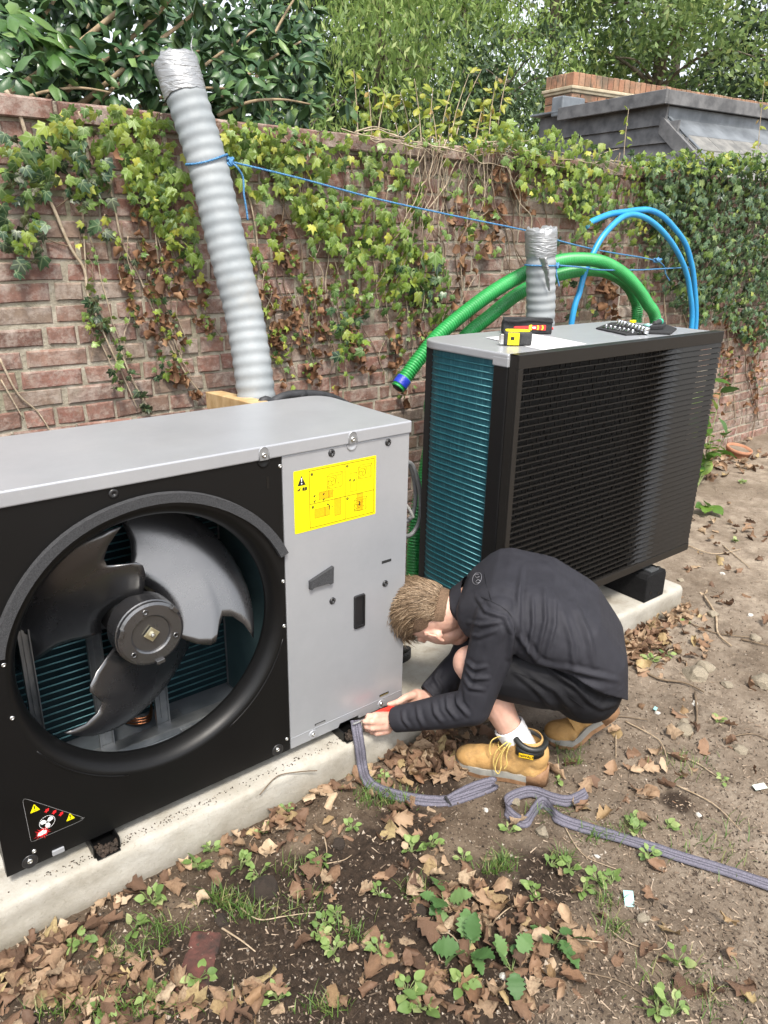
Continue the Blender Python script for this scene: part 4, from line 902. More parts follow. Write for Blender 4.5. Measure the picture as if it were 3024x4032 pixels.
def trail(k, pts, n, mixs, size, jit=10, off=(.015,.045)):
    for _ in range(n):
        s = rr.random()*(len(pts)-1); i = min(int(s), len(pts)-2); f = s-i
        leaf(k, pts[i][0]+(pts[i+1][0]-pts[i][0])*f+rr.gauss(0,jit), pts[i][1]+(pts[i+1][1]-pts[i][1])*f+rr.gauss(0,jit*.6), rr.choice(mixs), size, rr.uniform(*off), .55)
# left plant
mainA = [(13,195),(40,243),(63,312),(79,365),(116,450),(153,534),(182,582),(190,640),(216,675),(254,745),(286,822),(329,895)]
stem('a', mainA, .0075, .004, wob=2)
for pts, r in (([(40,243),(75,237),(110,225)],.004),([(79,365),(60,350),(20,345)],.004),([(116,450),(95,430),(60,415)],.0035),([(116,450),(135,440),(150,425)],.003),([(153,534),(110,520),(60,495)],.003),([(178,330),(178,460),(184,560),(192,700)],.004),([(190,640),(230,735),(262,800),(296,885)],.004),([(170,240),(200,330),(240,420),(262,520),(300,600),(345,700),(395,800),(440,860)],.0045),([(320,350),(335,480),(345,600),(372,720),(400,790)],.004),([(0,775),(40,850),(80,890),(110,935)],.004),([(0,820),(50,905)],.003),([(205,715),(235,780),(270,850)],.003),([(360,560),(420,680),(455,720)],.0035),([(290,250),(300,330),(330,420)],.004)):
    stem('a', pts, r, r*.6, m_=STEM if rr.random() < .7 else STEMD)
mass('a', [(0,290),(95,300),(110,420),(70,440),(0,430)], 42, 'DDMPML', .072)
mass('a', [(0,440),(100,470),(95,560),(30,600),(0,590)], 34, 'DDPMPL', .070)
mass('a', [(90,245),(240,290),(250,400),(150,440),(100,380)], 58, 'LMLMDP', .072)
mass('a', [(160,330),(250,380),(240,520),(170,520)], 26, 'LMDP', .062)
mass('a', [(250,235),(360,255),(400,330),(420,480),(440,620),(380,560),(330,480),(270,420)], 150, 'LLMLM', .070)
mass('a', [(130,230),(340,240),(350,290),(140,290)], 30, 'LLM', .052)
trail('a', [(190,640),(216,675),(254,745),(290,830),(325,890)], 34, 'DDPP', .055, 9)
trail('a', [(200,620),(235,760),(262,850)], 18, 'DPM', .052, 8)
trail('a', [(330,620),(345,760),(375,830)], 16, 'DMLM', .055, 7)
trail('a', [(270,600),(300,680),(345,740),(380,820),(440,865)], 46, 'XXX', .038, 8)
trail('a', [(350,540),(400,640),(440,700)], 26, 'XXXL', .040, 8)
trail('a', [(300,440),(310,560),(340,640)], 30, 'XPX', .042, 9)
trail('a', [(420,560),(440,640),(455,730)], 16, 'XL', .044, 8)
leaf('a', 115, 345, 'L', .125, .09, .1, .15); leaf('a', 125, 275, 'L', .08, .08, .2, .2); leaf('a', 257, 335, 'X', .09, .08); leaf('a', 350, 625, 'X', .11, .07)
for _ in range(16):
    u0, v0 = rr.uniform(150, 470), rr.uniform(430, 600); P = [(u0, v0)]; L = rr.uniform(140, 290)
    while P[-1][1] < min(880, v0+L): P.append((P[-1][0]+rr.gauss(9,9), P[-1][1]+rr.uniform(30,50)))
    stem('a', P, rr.uniform(.0018,.003), .0012, m_=rr.choice((STEM, STEMD))); trail('a', P, rr.randint(8,16), rr.choice(('LMX','DPX','XXL','LML')), .036, 6, (.012,.035))
# middle plant
for u0 in (505, 540, 575, 610, 640, 680, 720, 750, 790, 820, 860, 900, 935, 960):
    P = [(u0, 285+rr.uniform(0,30))]; L = rr.uniform(250, 520)
    while P[-1][1] < P[0][1]+L: P.append((P[-1][0]+rr.gauss(5, 12), P[-1][1]+rr.uniform(35,60)))
    stem('b', P, rr.uniform(.003,.005), .002, m_=STEMD if rr.random() < .55 else STEM)
mass('b', [(480,270),(590,290),(640,330),(610,430),(560,430),(520,400),(490,350)], 95, 'LLML', .066)
mass('b', [(560,300),(760,340),(780,470),(700,520),(620,450)], 120, 'LLMLM', .070)
mass('b', [(640,430),(800,430),(900,520),(985,600),(975,700),(860,690),(760,640),(680,560)], 190, 'LMLLM', .074)
mass('b', [(760,330),(900,330),(920,440),(960,560),(880,560),(800,460)], 85, 'MLML', .070)
mass('b', [(720,600),(800,640),(790,760),(730,800),(700,700)], 46, 'MDML', .066)
mass('b', [(850,560),(960,560),(985,640),(960,700),(880,660)], 42, 'MMDL', .085)
mass('b', [(480,255),(880,305),(880,345),(480,300)], 70, 'LLM', .05, (.03,.11), .6)
trail('b', [(540,500),(570,620),(600,720),(610,790)], 50, 'LLM', .058, 13)
trail('b', [(560,440),(600,520),(640,590),(690,640)], 40, 'MLM', .058, 12)
trail('b', [(600,470),(620,580),(615,700),(600,760)], 46, 'XXXX', .042, 9)
trail('b', [(650,560),(680,650),(700,760),(670,830)], 40, 'XXX', .040, 9)
trail('b', [(760,640),(770,740),(790,800)], 30, 'XXX', .040, 9)
trail('b', [(850,720),(855,790),(880,880)], 22, 'DXMX', .050, 8)
trail('b', [(520,680),(530,820)], 10, 'XM', .04, 6)
for u, v, s in ((940,555,.12),(965,600,.11),(905,640,.10),(862,660,.09)): leaf('b', u, v, 'M', s, .10, .2, .3)
for _ in range(26):
    u0, v0 = rr.uniform(540, 960), rr.uniform(520, 660); P = [(u0, v0)]; L = rr.uniform(120, 260)
    while P[-1][1] < min(900, v0+L): P.append((P[-1][0]+rr.gauss(6,9), P[-1][1]+rr.uniform(30,50)))
    stem('b', P, rr.uniform(.0018,.003), .0012, m_=rr.choice((STEM, STEMD))); trail('b', P, rr.randint(8,18), rr.choice(('LMX','LML','XXL','MXM','LLY')).replace('Y','M'), .038, 7, (.012,.035))
# bare twigs and leaves above the green hoses
for i in range(46):
    u0 = rr.uniform(870, 1130); v0 = rr.uniform(290, 330); P = [(u0, v0)]; L = rr.choice((70, 120, 200, 330))
    dr = rr.gauss(0, 7)
    while P[-1][1] < v0+L: P.append((P[-1][0]+dr+rr.gauss(0, 9), P[-1][1]+rr.uniform(22,45)))
    stem('c', P, rr.uniform(.0022,.0042), .0014, WY-rr.uniform(.008,.07), STEM if rr.random() < .75 else STEMD, 5)
for i in range(30):
    u0 = rr.uniform(700, 1300); v0 = 262+(u0-560)*.11+rr.uniform(-6,16); P = [(u0, v0)]
    for _ in range(rr.randint(3,6)): P.append((P[-1][0]+rr.uniform(12,34), P[-1][1]+rr.gauss(3,8)))
    stem('c', P, rr.uniform(.002,.004), .0012, WY-rr.uniform(.03,.10), STEM, 5)
for u0 in (1010, 1060, 1120, 1180, 1230, 1290, 1340, 1380):
    P = [(u0, 330)]
    while P[-1][1] < 690: P.append((P[-1][0]+rr.gauss(2,10), P[-1][1]+rr.uniform(35,60)))
    stem('c', P, .004, .002, m_=STEMD)
mass('c', [(1010,275),(1130,280),(1130,330),(1010,330)], 26, 'LLM', .058, (.03,.14), .6)
mass('c', [(1060,265),(1190,270),(1320,320),(1310,420),(1240,470),(1170,440),(1100,380)], 210, 'LLML', .070, (.03,.15))
mass('c', [(1150,300),(1390,345),(1390,470),(1260,480),(1180,440)], 130, 'LMLM', .066)
mass('c', [(1240,420),(1400,430),(1430,640),(1380,690),(1290,560)], 120, 'MMDL', .064)
mass('c', [(1190,480),(1270,500),(1290,690),(1210,690),(1180,600)], 40, 'DMDL', .066)
mass('c', [(930,310),(1050,330),(1080,470),(960,520)], 34, 'MLM', .058)
mass('c', [(1360,330),(1420,330),(1420,560),(1380,500)], 56, 'LMD', .058)
mass('c', [(1000,420),(1080,430),(1080,560),(1010,560)], 12, 'ML', .056)
trail('c', [(1060,350),(1080,450),(1060,540)], 34, 'XXX', .055, 15)
trail('c', [(980,430),(1000,560),(985,700)], 26, 'XX', .05, 14)
mass('c', [(880,285),(1000,300),(1130,290),(1130,325),(880,325)], 40, 'LLM', .05, (.02,.12), .7)
trail('c', [(1280,540),(1310,620),(1330,690)], 44, 'XXXX', .056, 14)
trail('c', [(1120,400),(1140,470)], 12, 'XX', .05, 10)
for k_ in range(16): leaf('c', 1264+rr.gauss(0,9), 487+rr.gauss(0,13), rr.choice('LLM'), .07, .205+rr.uniform(-.01,.02), .35, .4)
# dense dark curtain
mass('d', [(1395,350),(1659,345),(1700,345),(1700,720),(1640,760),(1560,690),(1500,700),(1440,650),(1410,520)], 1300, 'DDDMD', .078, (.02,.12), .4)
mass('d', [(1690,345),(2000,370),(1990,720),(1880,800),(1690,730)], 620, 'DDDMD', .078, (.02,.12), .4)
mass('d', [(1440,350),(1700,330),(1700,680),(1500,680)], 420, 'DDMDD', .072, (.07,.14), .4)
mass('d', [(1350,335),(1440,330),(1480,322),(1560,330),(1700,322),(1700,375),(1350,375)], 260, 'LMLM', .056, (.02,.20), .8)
mass('d', [(1540,690),(1600,690),(1600,800),(1560,860),(1545,770)], 40, 'DMX', .052)
mass('d', [(1600,680),(1659,690),(1659,830),(1625,860),(1610,760)], 44, 'DXXM', .050)
for u0 in (1440, 1480, 1520, 1560, 1590, 1620, 1650):
    P = [(u0, 380)]
    while P[-1][1] < 900: P.append((P[-1][0]+rr.gauss(1,7), P[-1][1]+rr.uniform(35,60)))
    stem('d', P, .006, .003, m_=STEMD if u0 % 40 else STEM)
trail('d', [(1570,700),(1575,800),(1560,900)], 22, 'XXX', .05, 8); trail('d', [(1630,700),(1640,830),(1630,890)], 30, 'XXX', .05, 10)
for k, dct in ivy.items():
    L = sorted(dct['leaves'], key=lambda t_: -t_[0]); root = dct['root']; inv = Matrix.Translation(root.location).inverted(); restL = {}
    for n_, (s, typ, i, M_) in enumerate(L):
        if n_ < 290 and s > 0: link('dead_leaf' if typ == 'X' else 'leaf', IVM[typ, i], root, M=inv @ M_)
        else:
            q = restL.setdefault(typ, MB()); q.lp = (q.lp or [])+[tuple(a) for a in (DDQ if typ == 'X' else IVQ)[i].v]; q.cr = rr.random(); src = (DDQ if typ == 'X' else IVQ)[i]; q.smooth = True; q.add([M_ @ v_ for v_ in map(Vector, src.v)], src.f)
    for typ, q in restL.items(): tag(q.obj('leaves', MM[typ], root), kind='stuff')
# ================================================================== beyond the wall: shrub, trees, outbuilding
def bulk(name, C_, T_, N_, L_, W_, mats, parent, rv=None, shape='diamond', curl=.15):
    """many small leaves in one mesh: centre, tip direction, normal, length, width arrays"""
    n = len(C_); T_ = T_/np.linalg.norm(T_, axis=1, keepdims=True); B = np.cross(N_, T_); B /= np.linalg.norm(B, axis=1, keepdims=True); Nn = np.cross(T_, B)
    L_ = L_[:, None]; W_ = W_[:, None]
    if shape == 'diamond':
        V = np.stack([C_-T_*L_*.5, C_+B*W_*.5-Nn*W_*curl, C_+T_*L_*.5-Nn*L_*curl*.6, C_-B*W_*.5-Nn*W_*curl], 1).reshape(-1, 3); k = 4; F = np.arange(n*4).reshape(n, 4)[:, [0,1,2,3]]; F = np.concatenate([F[:, [0,1,2]], F[:, [0,2,3]]], 0).reshape(2, n, 3).transpose(1,0,2).reshape(-1, 3); per = 2
    else:
        pr = [(-.5,0,0),(-.2,.42,-.5),(.18,.40,-.5),(.5,0,-.9),(.18,-.40,-.5),(-.2,-.42,-.5),(-.1,0,.25),(.2,0,.0)]
        V = np.stack([C_+T_*L_*a+B*W_*b+Nn*W_*(c*curl*1.5) for a, b, c in pr], 1).reshape(-1, 3); k = 8
        base = np.array([(0,6,1),(1,6,2),(6,7,2),(2,7,3),(3,7,4),(7,6,4),(4,6,5),(5,6,0)])
        F = (np.arange(n)[:, None, None]*8+base[None]).reshape(-1, 3); per = 8
    me = bpy.data.meshes.new(name); me.vertices.add(len(V)); me.vertices.foreach_set('co', V.ravel()); me.loops.add(F.size); me.loops.foreach_set('vertex_index', F.ravel().astype(np.int32))
    me.polygons.add(len(F)); me.polygons.foreach_set('loop_start', np.arange(0, F.size, 3)); me.update(calc_edges=True)
    r = rng.random(n) if rv is None else rv; at = me.attributes.new('rv', 'FLOAT', 'FACE'); at.data.foreach_set('value', np.repeat(r, per).astype(np.float32))
    me.polygons.foreach_set('use_smooth', np.ones(len(F), bool)); me.materials.append(mats); return tag(link(name, me, parent), kind='stuff')
def unit(n): v = rng.normal(size=(n, 3)); return v/np.linalg.norm(v, axis=1, keepdims=True)
BARK = mat('bark', (.085,.068,.05), (.16,.13,.10), .9, 0, 20, bs=40, bst=.8, bd=.02)
BARKL = mat('bark_tan', (.24,.175,.105), (.34,.26,.165), .85, 0, 25, bs=60, bst=.5)
EVER = leafmat('evergreen_leaf', [(0,(0.0216,0.0567,0.0243)),(.4,(0.0405,0.0945,0.0378)),(.8,(0.0743,0.149,0.0513)),(.95,(0.121,0.209,0.0675)),(1,(0.189,0.297,0.0945))], .42, .14)
SPRIG = leafmat('evergreen_young', [(0,(.05,.12,.03)),(.6,(.09,.18,.05)),(1,(.15,.25,.07))], .28, .2)
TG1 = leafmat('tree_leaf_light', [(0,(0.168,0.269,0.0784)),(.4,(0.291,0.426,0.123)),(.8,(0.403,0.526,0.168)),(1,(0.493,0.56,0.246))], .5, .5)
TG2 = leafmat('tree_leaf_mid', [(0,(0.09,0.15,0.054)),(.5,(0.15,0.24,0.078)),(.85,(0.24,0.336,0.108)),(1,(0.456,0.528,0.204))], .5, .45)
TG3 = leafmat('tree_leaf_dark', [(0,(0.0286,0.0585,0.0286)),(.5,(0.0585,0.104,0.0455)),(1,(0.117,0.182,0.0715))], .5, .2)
YLW = leafmat('yellow_green_leaf', [(0,(.16,.24,.03)),(.5,(.26,.32,.045)),(.85,(.40,.40,.06)),(1,(.42,.26,.10))], .45, .4)
# evergreen shrub: limbs first, leaves in whorls along and around their ends
sh = thing('evergreen_shrub', 'dark evergreen shrub with large glossy leaves and tan branches behind the wall', 'shrub', tuple(wy(100,205,2.6))); sh.location.z = GZ
rr = random.Random(31); tips = []
limbs = [([(-60,260,2.20),(40,190,2.00),(150,110,1.80),(260,20,1.70),(330,-40,1.65)],.018),([(60,260,2.00),(150,190,1.85),(255,105,1.75),(330,40,1.70),(390,-30,1.65)],.014),([(120,260,1.90),(200,205,1.70),(300,120,1.65),(380,60,1.70),(440,10,1.70)],.013),([(200,230,1.70),(260,180,1.65),(350,130,1.70),(430,110,1.80)],.010),([(-40,150,1.90),(30,100,1.80),(90,40,1.80),(130,-20,1.80)],.012),([(90,230,2.10),(160,130,2.00),(190,60,1.90),(215,-20,1.90)],.010),([(330,260,2.00),(400,180,1.90),(470,120,1.90),(560,60,1.90)],.011),([(420,260,1.90),(500,190,1.80),(580,130,1.80),(650,90,1.80)],.010),([(300,230,1.80),(380,200,1.70),(460,190,1.70),(560,200,1.70)],.009),([(470,250,1.70),(540,220,1.60),(610,215,1.60),(670,225,1.60)],.008),([(20,260,1.70),(60,210,1.60),(160,190,1.60),(240,200,1.60)],.008),([(520,260,2.00),(560,150,2.00),(600,60,2.00),(640,-10,2.00)],.011),([(150,60,2.10),(250,0,2.10),(300,-60,2.10)],.011)]
for pts, r in limbs:
    P = spline([wy(*a) for a in pts], 6); n = len(P); q = MB(); q.tube(P, [r*(1-.55*i/(n-1)) for i in range(n)], 7); q.obj('branch', BARKL, sh)
    for i in range(4, n, 3):
        for _ in range(2):
            d_ = Vector((rr.gauss(0,1), rr.gauss(0,.8), rr.gauss(.3,.8))).normalized()*rr.uniform(.06,.22); e = P[i]+d_; tips.append((e, d_.normalized()))
    tips.append((P[-1], (P[-1]-P[-3]).normalized()))
Cc, Tt, Nn_, rv_ = [], [], [], []
def whorl(c, ax, nl, L):
    for k in range(nl):
        a = Vector((rr.gauss(0,1), rr.gauss(0,1), rr.gauss(0,1))); s = (a-ax*a.dot(ax)).normalized(); d_ = (s*rr.uniform(.6,1.1)+ax*rr.uniform(-.2,.7)+Vector((0,0,-.35))).normalized()
        Cc.append(tuple(c+d_*L*.55)); Tt.append(tuple(d_)); Nn_.append(tuple((Vector((rr.gauss(0,.5), rr.gauss(-.3,.5), 1))))); rv_.append(rr.random())
for e, ax in tips: whorl(e, ax, 7, .10)
while len(Cc) < 3600:
    u, v = rr.uniform(-60, 700), rr.uniform(-60, 262); y = rr.uniform(1.75, 3.1)
    edge = 700-max(0, (110-v))*.25-max(0, v-190)*.3+18*math.sin(v*.09)
    if u > edge: continue
    if vnoise(np.array([u*.011+3]), np.array([v*.016+y*2]))[0] < .36 + (.16 if v < 60 else 0) + (.12 if u < 250 and v > 60 else 0): continue
    whorl(wy(u, v, y), Vector((rr.gauss(0,1), rr.gauss(0,1), rr.gauss(.3,1))).normalized(), 5, .10)
Cc = np.array(Cc); bulk('foliage', Cc, np.array(Tt), np.array(Nn_), rng.uniform(.060,.105,len(Cc)), rng.uniform(.034,.054,len(Cc)), EVER, sh, np.array(rv_), 'leaf', .35)
Cc, Tt, Nn_ = [], [], []
for u, v in ((105,95),(120,110),(95,85),(150,110),(125,70),(20,30),(30,50)): whorl(wy(u, v, 1.62), Vector((.2,-.5,.6)).normalized(), 5, .13)
Cc = np.array(Cc); bulk('young_sprig', Cc, np.array(Tt), np.array(Nn_), rng.uniform(.12,.17,len(Cc)), rng.uniform(.05,.065,len(Cc)), SPRIG, sh, None, 'leaf', .3)
# tall trees: trunk, limbs, leaf clumps around limb ends
def tree(name, label, base, h, spread, leafm, nclump, nleaf, L, W_, seed, lean=(0,0), trunk=.16, droop=0.0, zlo=.25, bark=BARK, csz=.9):
    rr = random.Random(seed); g = np.random.default_rng(seed); root = thing(name, label, 'tree', tuple(base), 'trees beyond the wall'); top = base+Vector((lean[0], lean[1], h))
    P = spline([base, base.lerp(top,.35)+Vector((rr.gauss(0,.25), rr.gauss(0,.2), 0)), base.lerp(top,.7)+Vector((rr.gauss(0,.3), rr.gauss(0,.3), 0)), top], 6); n = len(P)
    q = MB(); q.tube(P, [trunk*(1-.8*i/(n-1)) for i in range(n)], 9); q.obj('trunk', bark, root)
    ends = []; ql = MB()
    for k in range(26):
        i = rr.randrange(int(n*.3), n); a = rr.uniform(0, 2*math.pi); s = spread*rr.uniform(.45,1.0)*(1.15-.5*i/n); p0 = P[i]
        p2 = p0+Vector((math.cos(a)*s, math.sin(a)*s, rr.uniform(.05,.55)*s-droop*s)); p1 = p0.lerp(p2,.5)+Vector((0,0,.18*s))
        Q = spline([p0,p1,p2], 5); m_ = len(Q); r0 = trunk*.32*(1-.6*i/n); ql.tube(Q, [r0*(1-.85*j/(m_-1)) for j in range(m_)], 5); ends += Q[m_//2:]
        if k < 8:
            o = ql.obj('limb', bark, root); ql = MB()
    if ql.v: tag(ql.obj('limbs', bark, root), kind='stuff')
    C_ = []
    for k in range(nclump):
        if rr.random() < .7: c = rr.choice(ends)+Vector((rr.gauss(0,.3), rr.gauss(0,.3), rr.gauss(0,.3)))
        else:
            a = rr.uniform(0, 2*math.pi); z_ = base.z+h*rr.uniform(zlo, 1.05); s = spread*math.sqrt(rr.random())*(1.1-.45*(z_-base.z)/h); c = Vector((base.x+lean[0]*(z_-base.z)/h+s*math.cos(a), base.y+s*math.sin(a), z_))
        C_.append((tuple(c), csz*rr.uniform(.5,1.2)))
    cen = np.array([c for c, _ in C_]); sz = np.array([s for _, s in C_]); idx = g.integers(0, len(C_), nleaf); off = g.normal(size=(nleaf,3))*np.array([.42,.42,.30+droop*.3]); Pp = cen[idx]+off*sz[idx][:, None]
    T_ = g.normal(size=(nleaf,3))+np.array([0,0,-.5-droop*2.5]); N_ = g.normal(size=(nleaf,3))*.7+np.array([0,0,.8]); rv = np.clip(g.normal(.45,.22,nleaf)+ (g.random(len(C_))[idx]-.5)*.4, 0, .999)
    bulk('crown', Pp, T_, N_, g.uniform(.8,1.5,nleaf)*L, g.uniform(.8,1.5,nleaf)*W_*1.2, leafm, root, rv); return root
def onground(u, dep):                                      # a spot on the ground seen in that column at that distance
    lo = wd(u, 300, dep); return Vector((lo.x, lo.y, -.1))
tree('willow_tree', 'feathery light green tree rising just right of the dark shrub', onground(800, 13), 7.6, 2.3, TG1, 150, 15000, .13, .028, 1, trunk=.15, droop=.45)
tree('willow_tree', 'pale feathery tree behind the middle of the wall, right of the first', onground(980, 15), 8.0, 2.4, TG1, 150, 15000, .13, .030, 2, trunk=.16, droop=.35)
tree('tall_tree', 'tall tree with a bare forked trunk above the brick parapet', onground(1215, 17), 10.5, 2.4, TG2, 120, 11000, .12, .055, 3, trunk=.24, zlo=.42)
tree('tall_tree', 'mid green tree above the outbuilding roof', onground(1420, 16), 8.6, 2.7, TG2, 170, 17000, .12, .05, 4, trunk=.2)
tree('tall_tree', 'dark tree at the right edge behind the roof', onground(1640, 18), 9.5, 3.0, TG3, 150, 15000, .13, .065, 5, trunk=.22)
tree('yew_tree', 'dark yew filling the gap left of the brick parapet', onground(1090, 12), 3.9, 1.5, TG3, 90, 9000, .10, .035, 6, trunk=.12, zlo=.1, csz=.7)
tree('yew_tree', 'low dark bush between the shrub and the pale trees', onground(760, 14), 4.2, 1.9, TG3, 90, 8000, .11, .05, 7, trunk=.12, zlo=.1, csz=.8)
tree('broad_tree', 'far background tree closing the view behind the pale trees', onground(920, 26), 12.5, 5.0, TG2, 200, 17000, .19, .09, 9, trunk=.3, zlo=.12)
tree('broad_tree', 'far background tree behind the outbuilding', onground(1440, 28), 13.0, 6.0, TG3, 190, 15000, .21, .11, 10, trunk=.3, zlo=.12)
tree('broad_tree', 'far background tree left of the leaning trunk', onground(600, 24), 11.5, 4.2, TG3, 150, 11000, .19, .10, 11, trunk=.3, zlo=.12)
# shoots with yellowing leaves growing up behind the coping
sp_ = thing('wild_shoots', 'thin shoots with yellow green leaves standing up behind the coping', 'shrub', tuple(wy(950,290,1.5))); sp_.location.z = 1.6
rr = random.Random(8); Cc, Tt, Nn_ = [], [], []
for u0, v1, du, n in ((905,170,-10,7),(930,190,5,8),(960,175,20,9),(985,160,28,9),(1000,150,40,6),(1060,165,12,16),(1080,140,20,18),(880,200,-15,10),(850,190,-25,9),(800,180,-5,8),(1045,210,0,10),(1030,240,10,8),(820,215,10,8),(940,230,-8,10),(970,225,4,8),(770,150,-6,8),(1640,170,12,9),(1350,235,8,5)):
    y = rr.uniform(1.46,1.62); b = 275+(u0-560)*.12; P = spline([wy(u0-du*.6, b+10, y), wy(u0, (b+v1)/2, y), wy(u0+du, v1, y)], 8); nn = len(P); q = MB(); q.tube(P, [.0042*(1-.7*i/(nn-1)) for i in range(nn)], 5); q.obj('shoot', STEM, sp_)
    for k in range(int(n*1.6)):
        c = P[rr.randrange(3, nn)]; d_ = Vector((rr.gauss(0,1), rr.gauss(0,.7), rr.gauss(-.1,.7))).normalized(); Cc.append(tuple(c+d_*.035)); Tt.append(tuple(d_)); Nn_.append((rr.gauss(0,.6), rr.gauss(-.6,.5), 1))
Cc = np.array(Cc); bulk('foliage', Cc, np.array(Tt), np.array(Nn_), rng.uniform(.03,.07,len(Cc)), rng.uniform(.02,.042,len(Cc)), YLW, sp_, None, 'leaf', .3)
# ---- outbuilding: brick parapet, flat roof edge, boarded end, slates
BOARD = mat('black_weatherboard', (.075,.076,.08), (.16,.16,.163), .75, 0, 9, bs=30, bst=.5)
LEAD = mat('lead_sheet', (.10,.112,.125), (.20,.22,.24), .5, .2, 6, bs=20, bst=.3)
SLATE = mat('slate', (.12,.12,.115), (.22,.215,.20), .6, 0, 12, bs=50, bst=.5)
bd_ = thing('outbuilding', 'brick outbuilding with black weatherboarding, slate roof and parapet beyond the wall', 'building', (0,0,GZ))
g_ = ray(3700, 562); bx = Vector((g_[0], g_[1], 0)).normalized(); by = Vector((-bx.y, bx.x, 0)); 
C0 = wd(1441, 191, 5.7); bd_.location = (C0.x, C0.y, GZ)
BM = Matrix((( bx.x, by.x, 0, C0.x), (bx.y, by.y, 0, C0.y), (0,0,1,C0.z), (0,0,0,1)))
L1 = 1.0
while topx(BM @ Vector((0, L1, 0)))[0] > 1206: L1 += .02
pn = 0
def bbox(name, a, b, m_, bev=.004, parent=bd_):
    q = MB(); q.box(a, b, BM); return q.obj(name, m_, parent, bevel=bev)
bbox('fascia_board', (0,.0,-.10), (.028,L1,.0), BOARD); bbox('fascia_board', (.0285,0,-.10), (6,.026,-.002), BOARD)
bbox('roof_deck', (.0285,.0265,-.03), (6,L1+.4,-.012), LEAD)
for k in range(9):
    z1 = -.085-.128*k; q = MB(); q.prism([(.066,z1-.150),(.100,z1-.150),(.104,z1),(.092,z1)], .045 if k < 1 else .0-.10*k+.02, L1-.02, BM @ Matrix(((1,0,0,0),(0,0,1,0),(0,1,0,0),(0,0,0,1)))); q.obj('weatherboard', BOARD, bd_, recalc=True)
bbox('front_upstand', (.112,.05,-.21), (6,.07,-.1005), LEAD)
sl = math.radians(38); cs, sn = math.cos(sl), math.sin(sl)
def slope(d): return (.045-d*cs, -.195-d*sn)
q = MB(); y0, z0 = slope(-.02); y1, z1 = slope(.20); q.add([BM @ Vector(p_) for p_ in ((.10,y0,z0+.006),(6,y0,z0+.006),(6,y1,z1+.006),(.10,y1,z1+.006),(.10,y0,z0-.004),(6,y0,z0-.004),(6,y1,z1-.004),(.10,y1,z1-.004))], [(0,3,2,1),(4,5,6,7),(0,1,5,4),(2,3,7,6),(1,2,6,5),(3,0,4,7)]); q.obj('lead_apron', LEAD, bd_)
rr = random.Random(4)
for row in range(3):
    for k in range(14):
        x0 = .10+(k-(.5 if row % 2 else 0))*.30; d0, d1 = .16+row*.20, .16+row*.20+.235; x0 = max(x0, .10); w_ = .296
        y0, z0 = slope(d0); y1, z1 = slope(d1); h0, h1 = .001, .012+rr.uniform(0,.003)
        q = MB(); q.add([BM @ Vector(p_) for p_ in ((x0,y0,z0+h0),(x0+w_,y0,z0+h0),(x0+w_,y1,z1+h1),(x0,y1,z1+h1),(x0,y0,z0+h0-.007),(x0+w_,y0,z0+h0-.007),(x0+w_,y1,z1+h1-.007),(x0,y1,z1+h1-.007))], [(0,3,2,1),(4,5,6,7),(0,1,5,4),(2,3,7,6),(1,2,6,5),(3,0,4,7)]); q.cr = rr.random(); q.obj('roof_slate', SLATE, bd_)
for off, wd_, nm, m_ in ((.062,.045,'verge_board',BOARD),(.108,.03,'verge_lead',LEAD)):
    y0, z0 = slope(-.05); y1, z1 = slope(.62); q = MB(); hh = (-.13,.0) if nm == 'verge_board' else (.013,.022)
    q.add([BM @ Vector((off+a, y, z_+h)) for y, z_ in ((y0,z0),(y1,z1)) for a in (0, wd_) for h in hh], [(0,1,3,2),(4,6,7,5),(0,4,5,1),(2,3,7,6),(0,2,6,4),(1,5,7,3)]); q.obj(nm, m_, bd_, recalc=True)
bbox('inner_wall', (.113,.08,-3.0), (6,L1+.35,-.04), BOARD, 0)
bbox('lead_corner', (.03,L1-.02,-.06), (.30,L1+.12,.10), LEAD, .01)
# parapet of old brick with a soldier course and a moulded string
PC = wd(1240, 155, 6.95); q0 = Matrix(((bx.x,by.x,0,PC.x),(bx.y,by.y,0,PC.y),(0,0,1,PC.z),(0,0,0,1)))
PB = leafmat; mt, t, p, out = nodes('parapet_brick'); c = ramp(t, rnd(t), [(0,(.24,.115,.07)),(.3,(.33,.17,.10)),(.6,(.27,.16,.10)),(.85,(.38,.22,.14)),(1,(.20,.12,.08))])
c = mix(t, ramp(t, noise(t, 6, 7, .7), [(.45,(0,)*3),(.62,(.8,)*3)]), c, (.10,.085,.06)); t.links.new(c, p.inputs['Base Color']); p.inputs['Roughness'].default_value = .9; bump(t, p, noise(t, 40, 6), .6, .01); PBR = mt
STONE = mat('string_course', (.36,.30,.20), (.50,.43,.31), .85, 0, 14, bs=40, bst=.5)
qc = MB(); qc.box((.006,.006,-2.2),(7,.36,-.006), q0); par = qc.obj('parapet_core', MORTAR, bd_)
def pbrick(a, b): q = MB(); q.cr = rr.random(); q.box(a, b, q0); q.obj('brick', PBR, par, bevel=.004, seg=1)
x = -.0
while x < 5.6: pbrick((x,-.006,-.108),(x+.064,.10,rr.uniform(-.002,.004))); x += .0745
y = .075
while y < .36: pbrick((-.006,y if y > .11 else .1095,-.108),(.10,y+.064,.002)); y += .0745
q = MB(); q.box((-.032,-.032,-.140),(7,.39,-.112), q0); q.box((-.018,-.018,-.165),(7,.375,-.1405), q0); q.obj('string_course', STONE, par, bevel=.006)
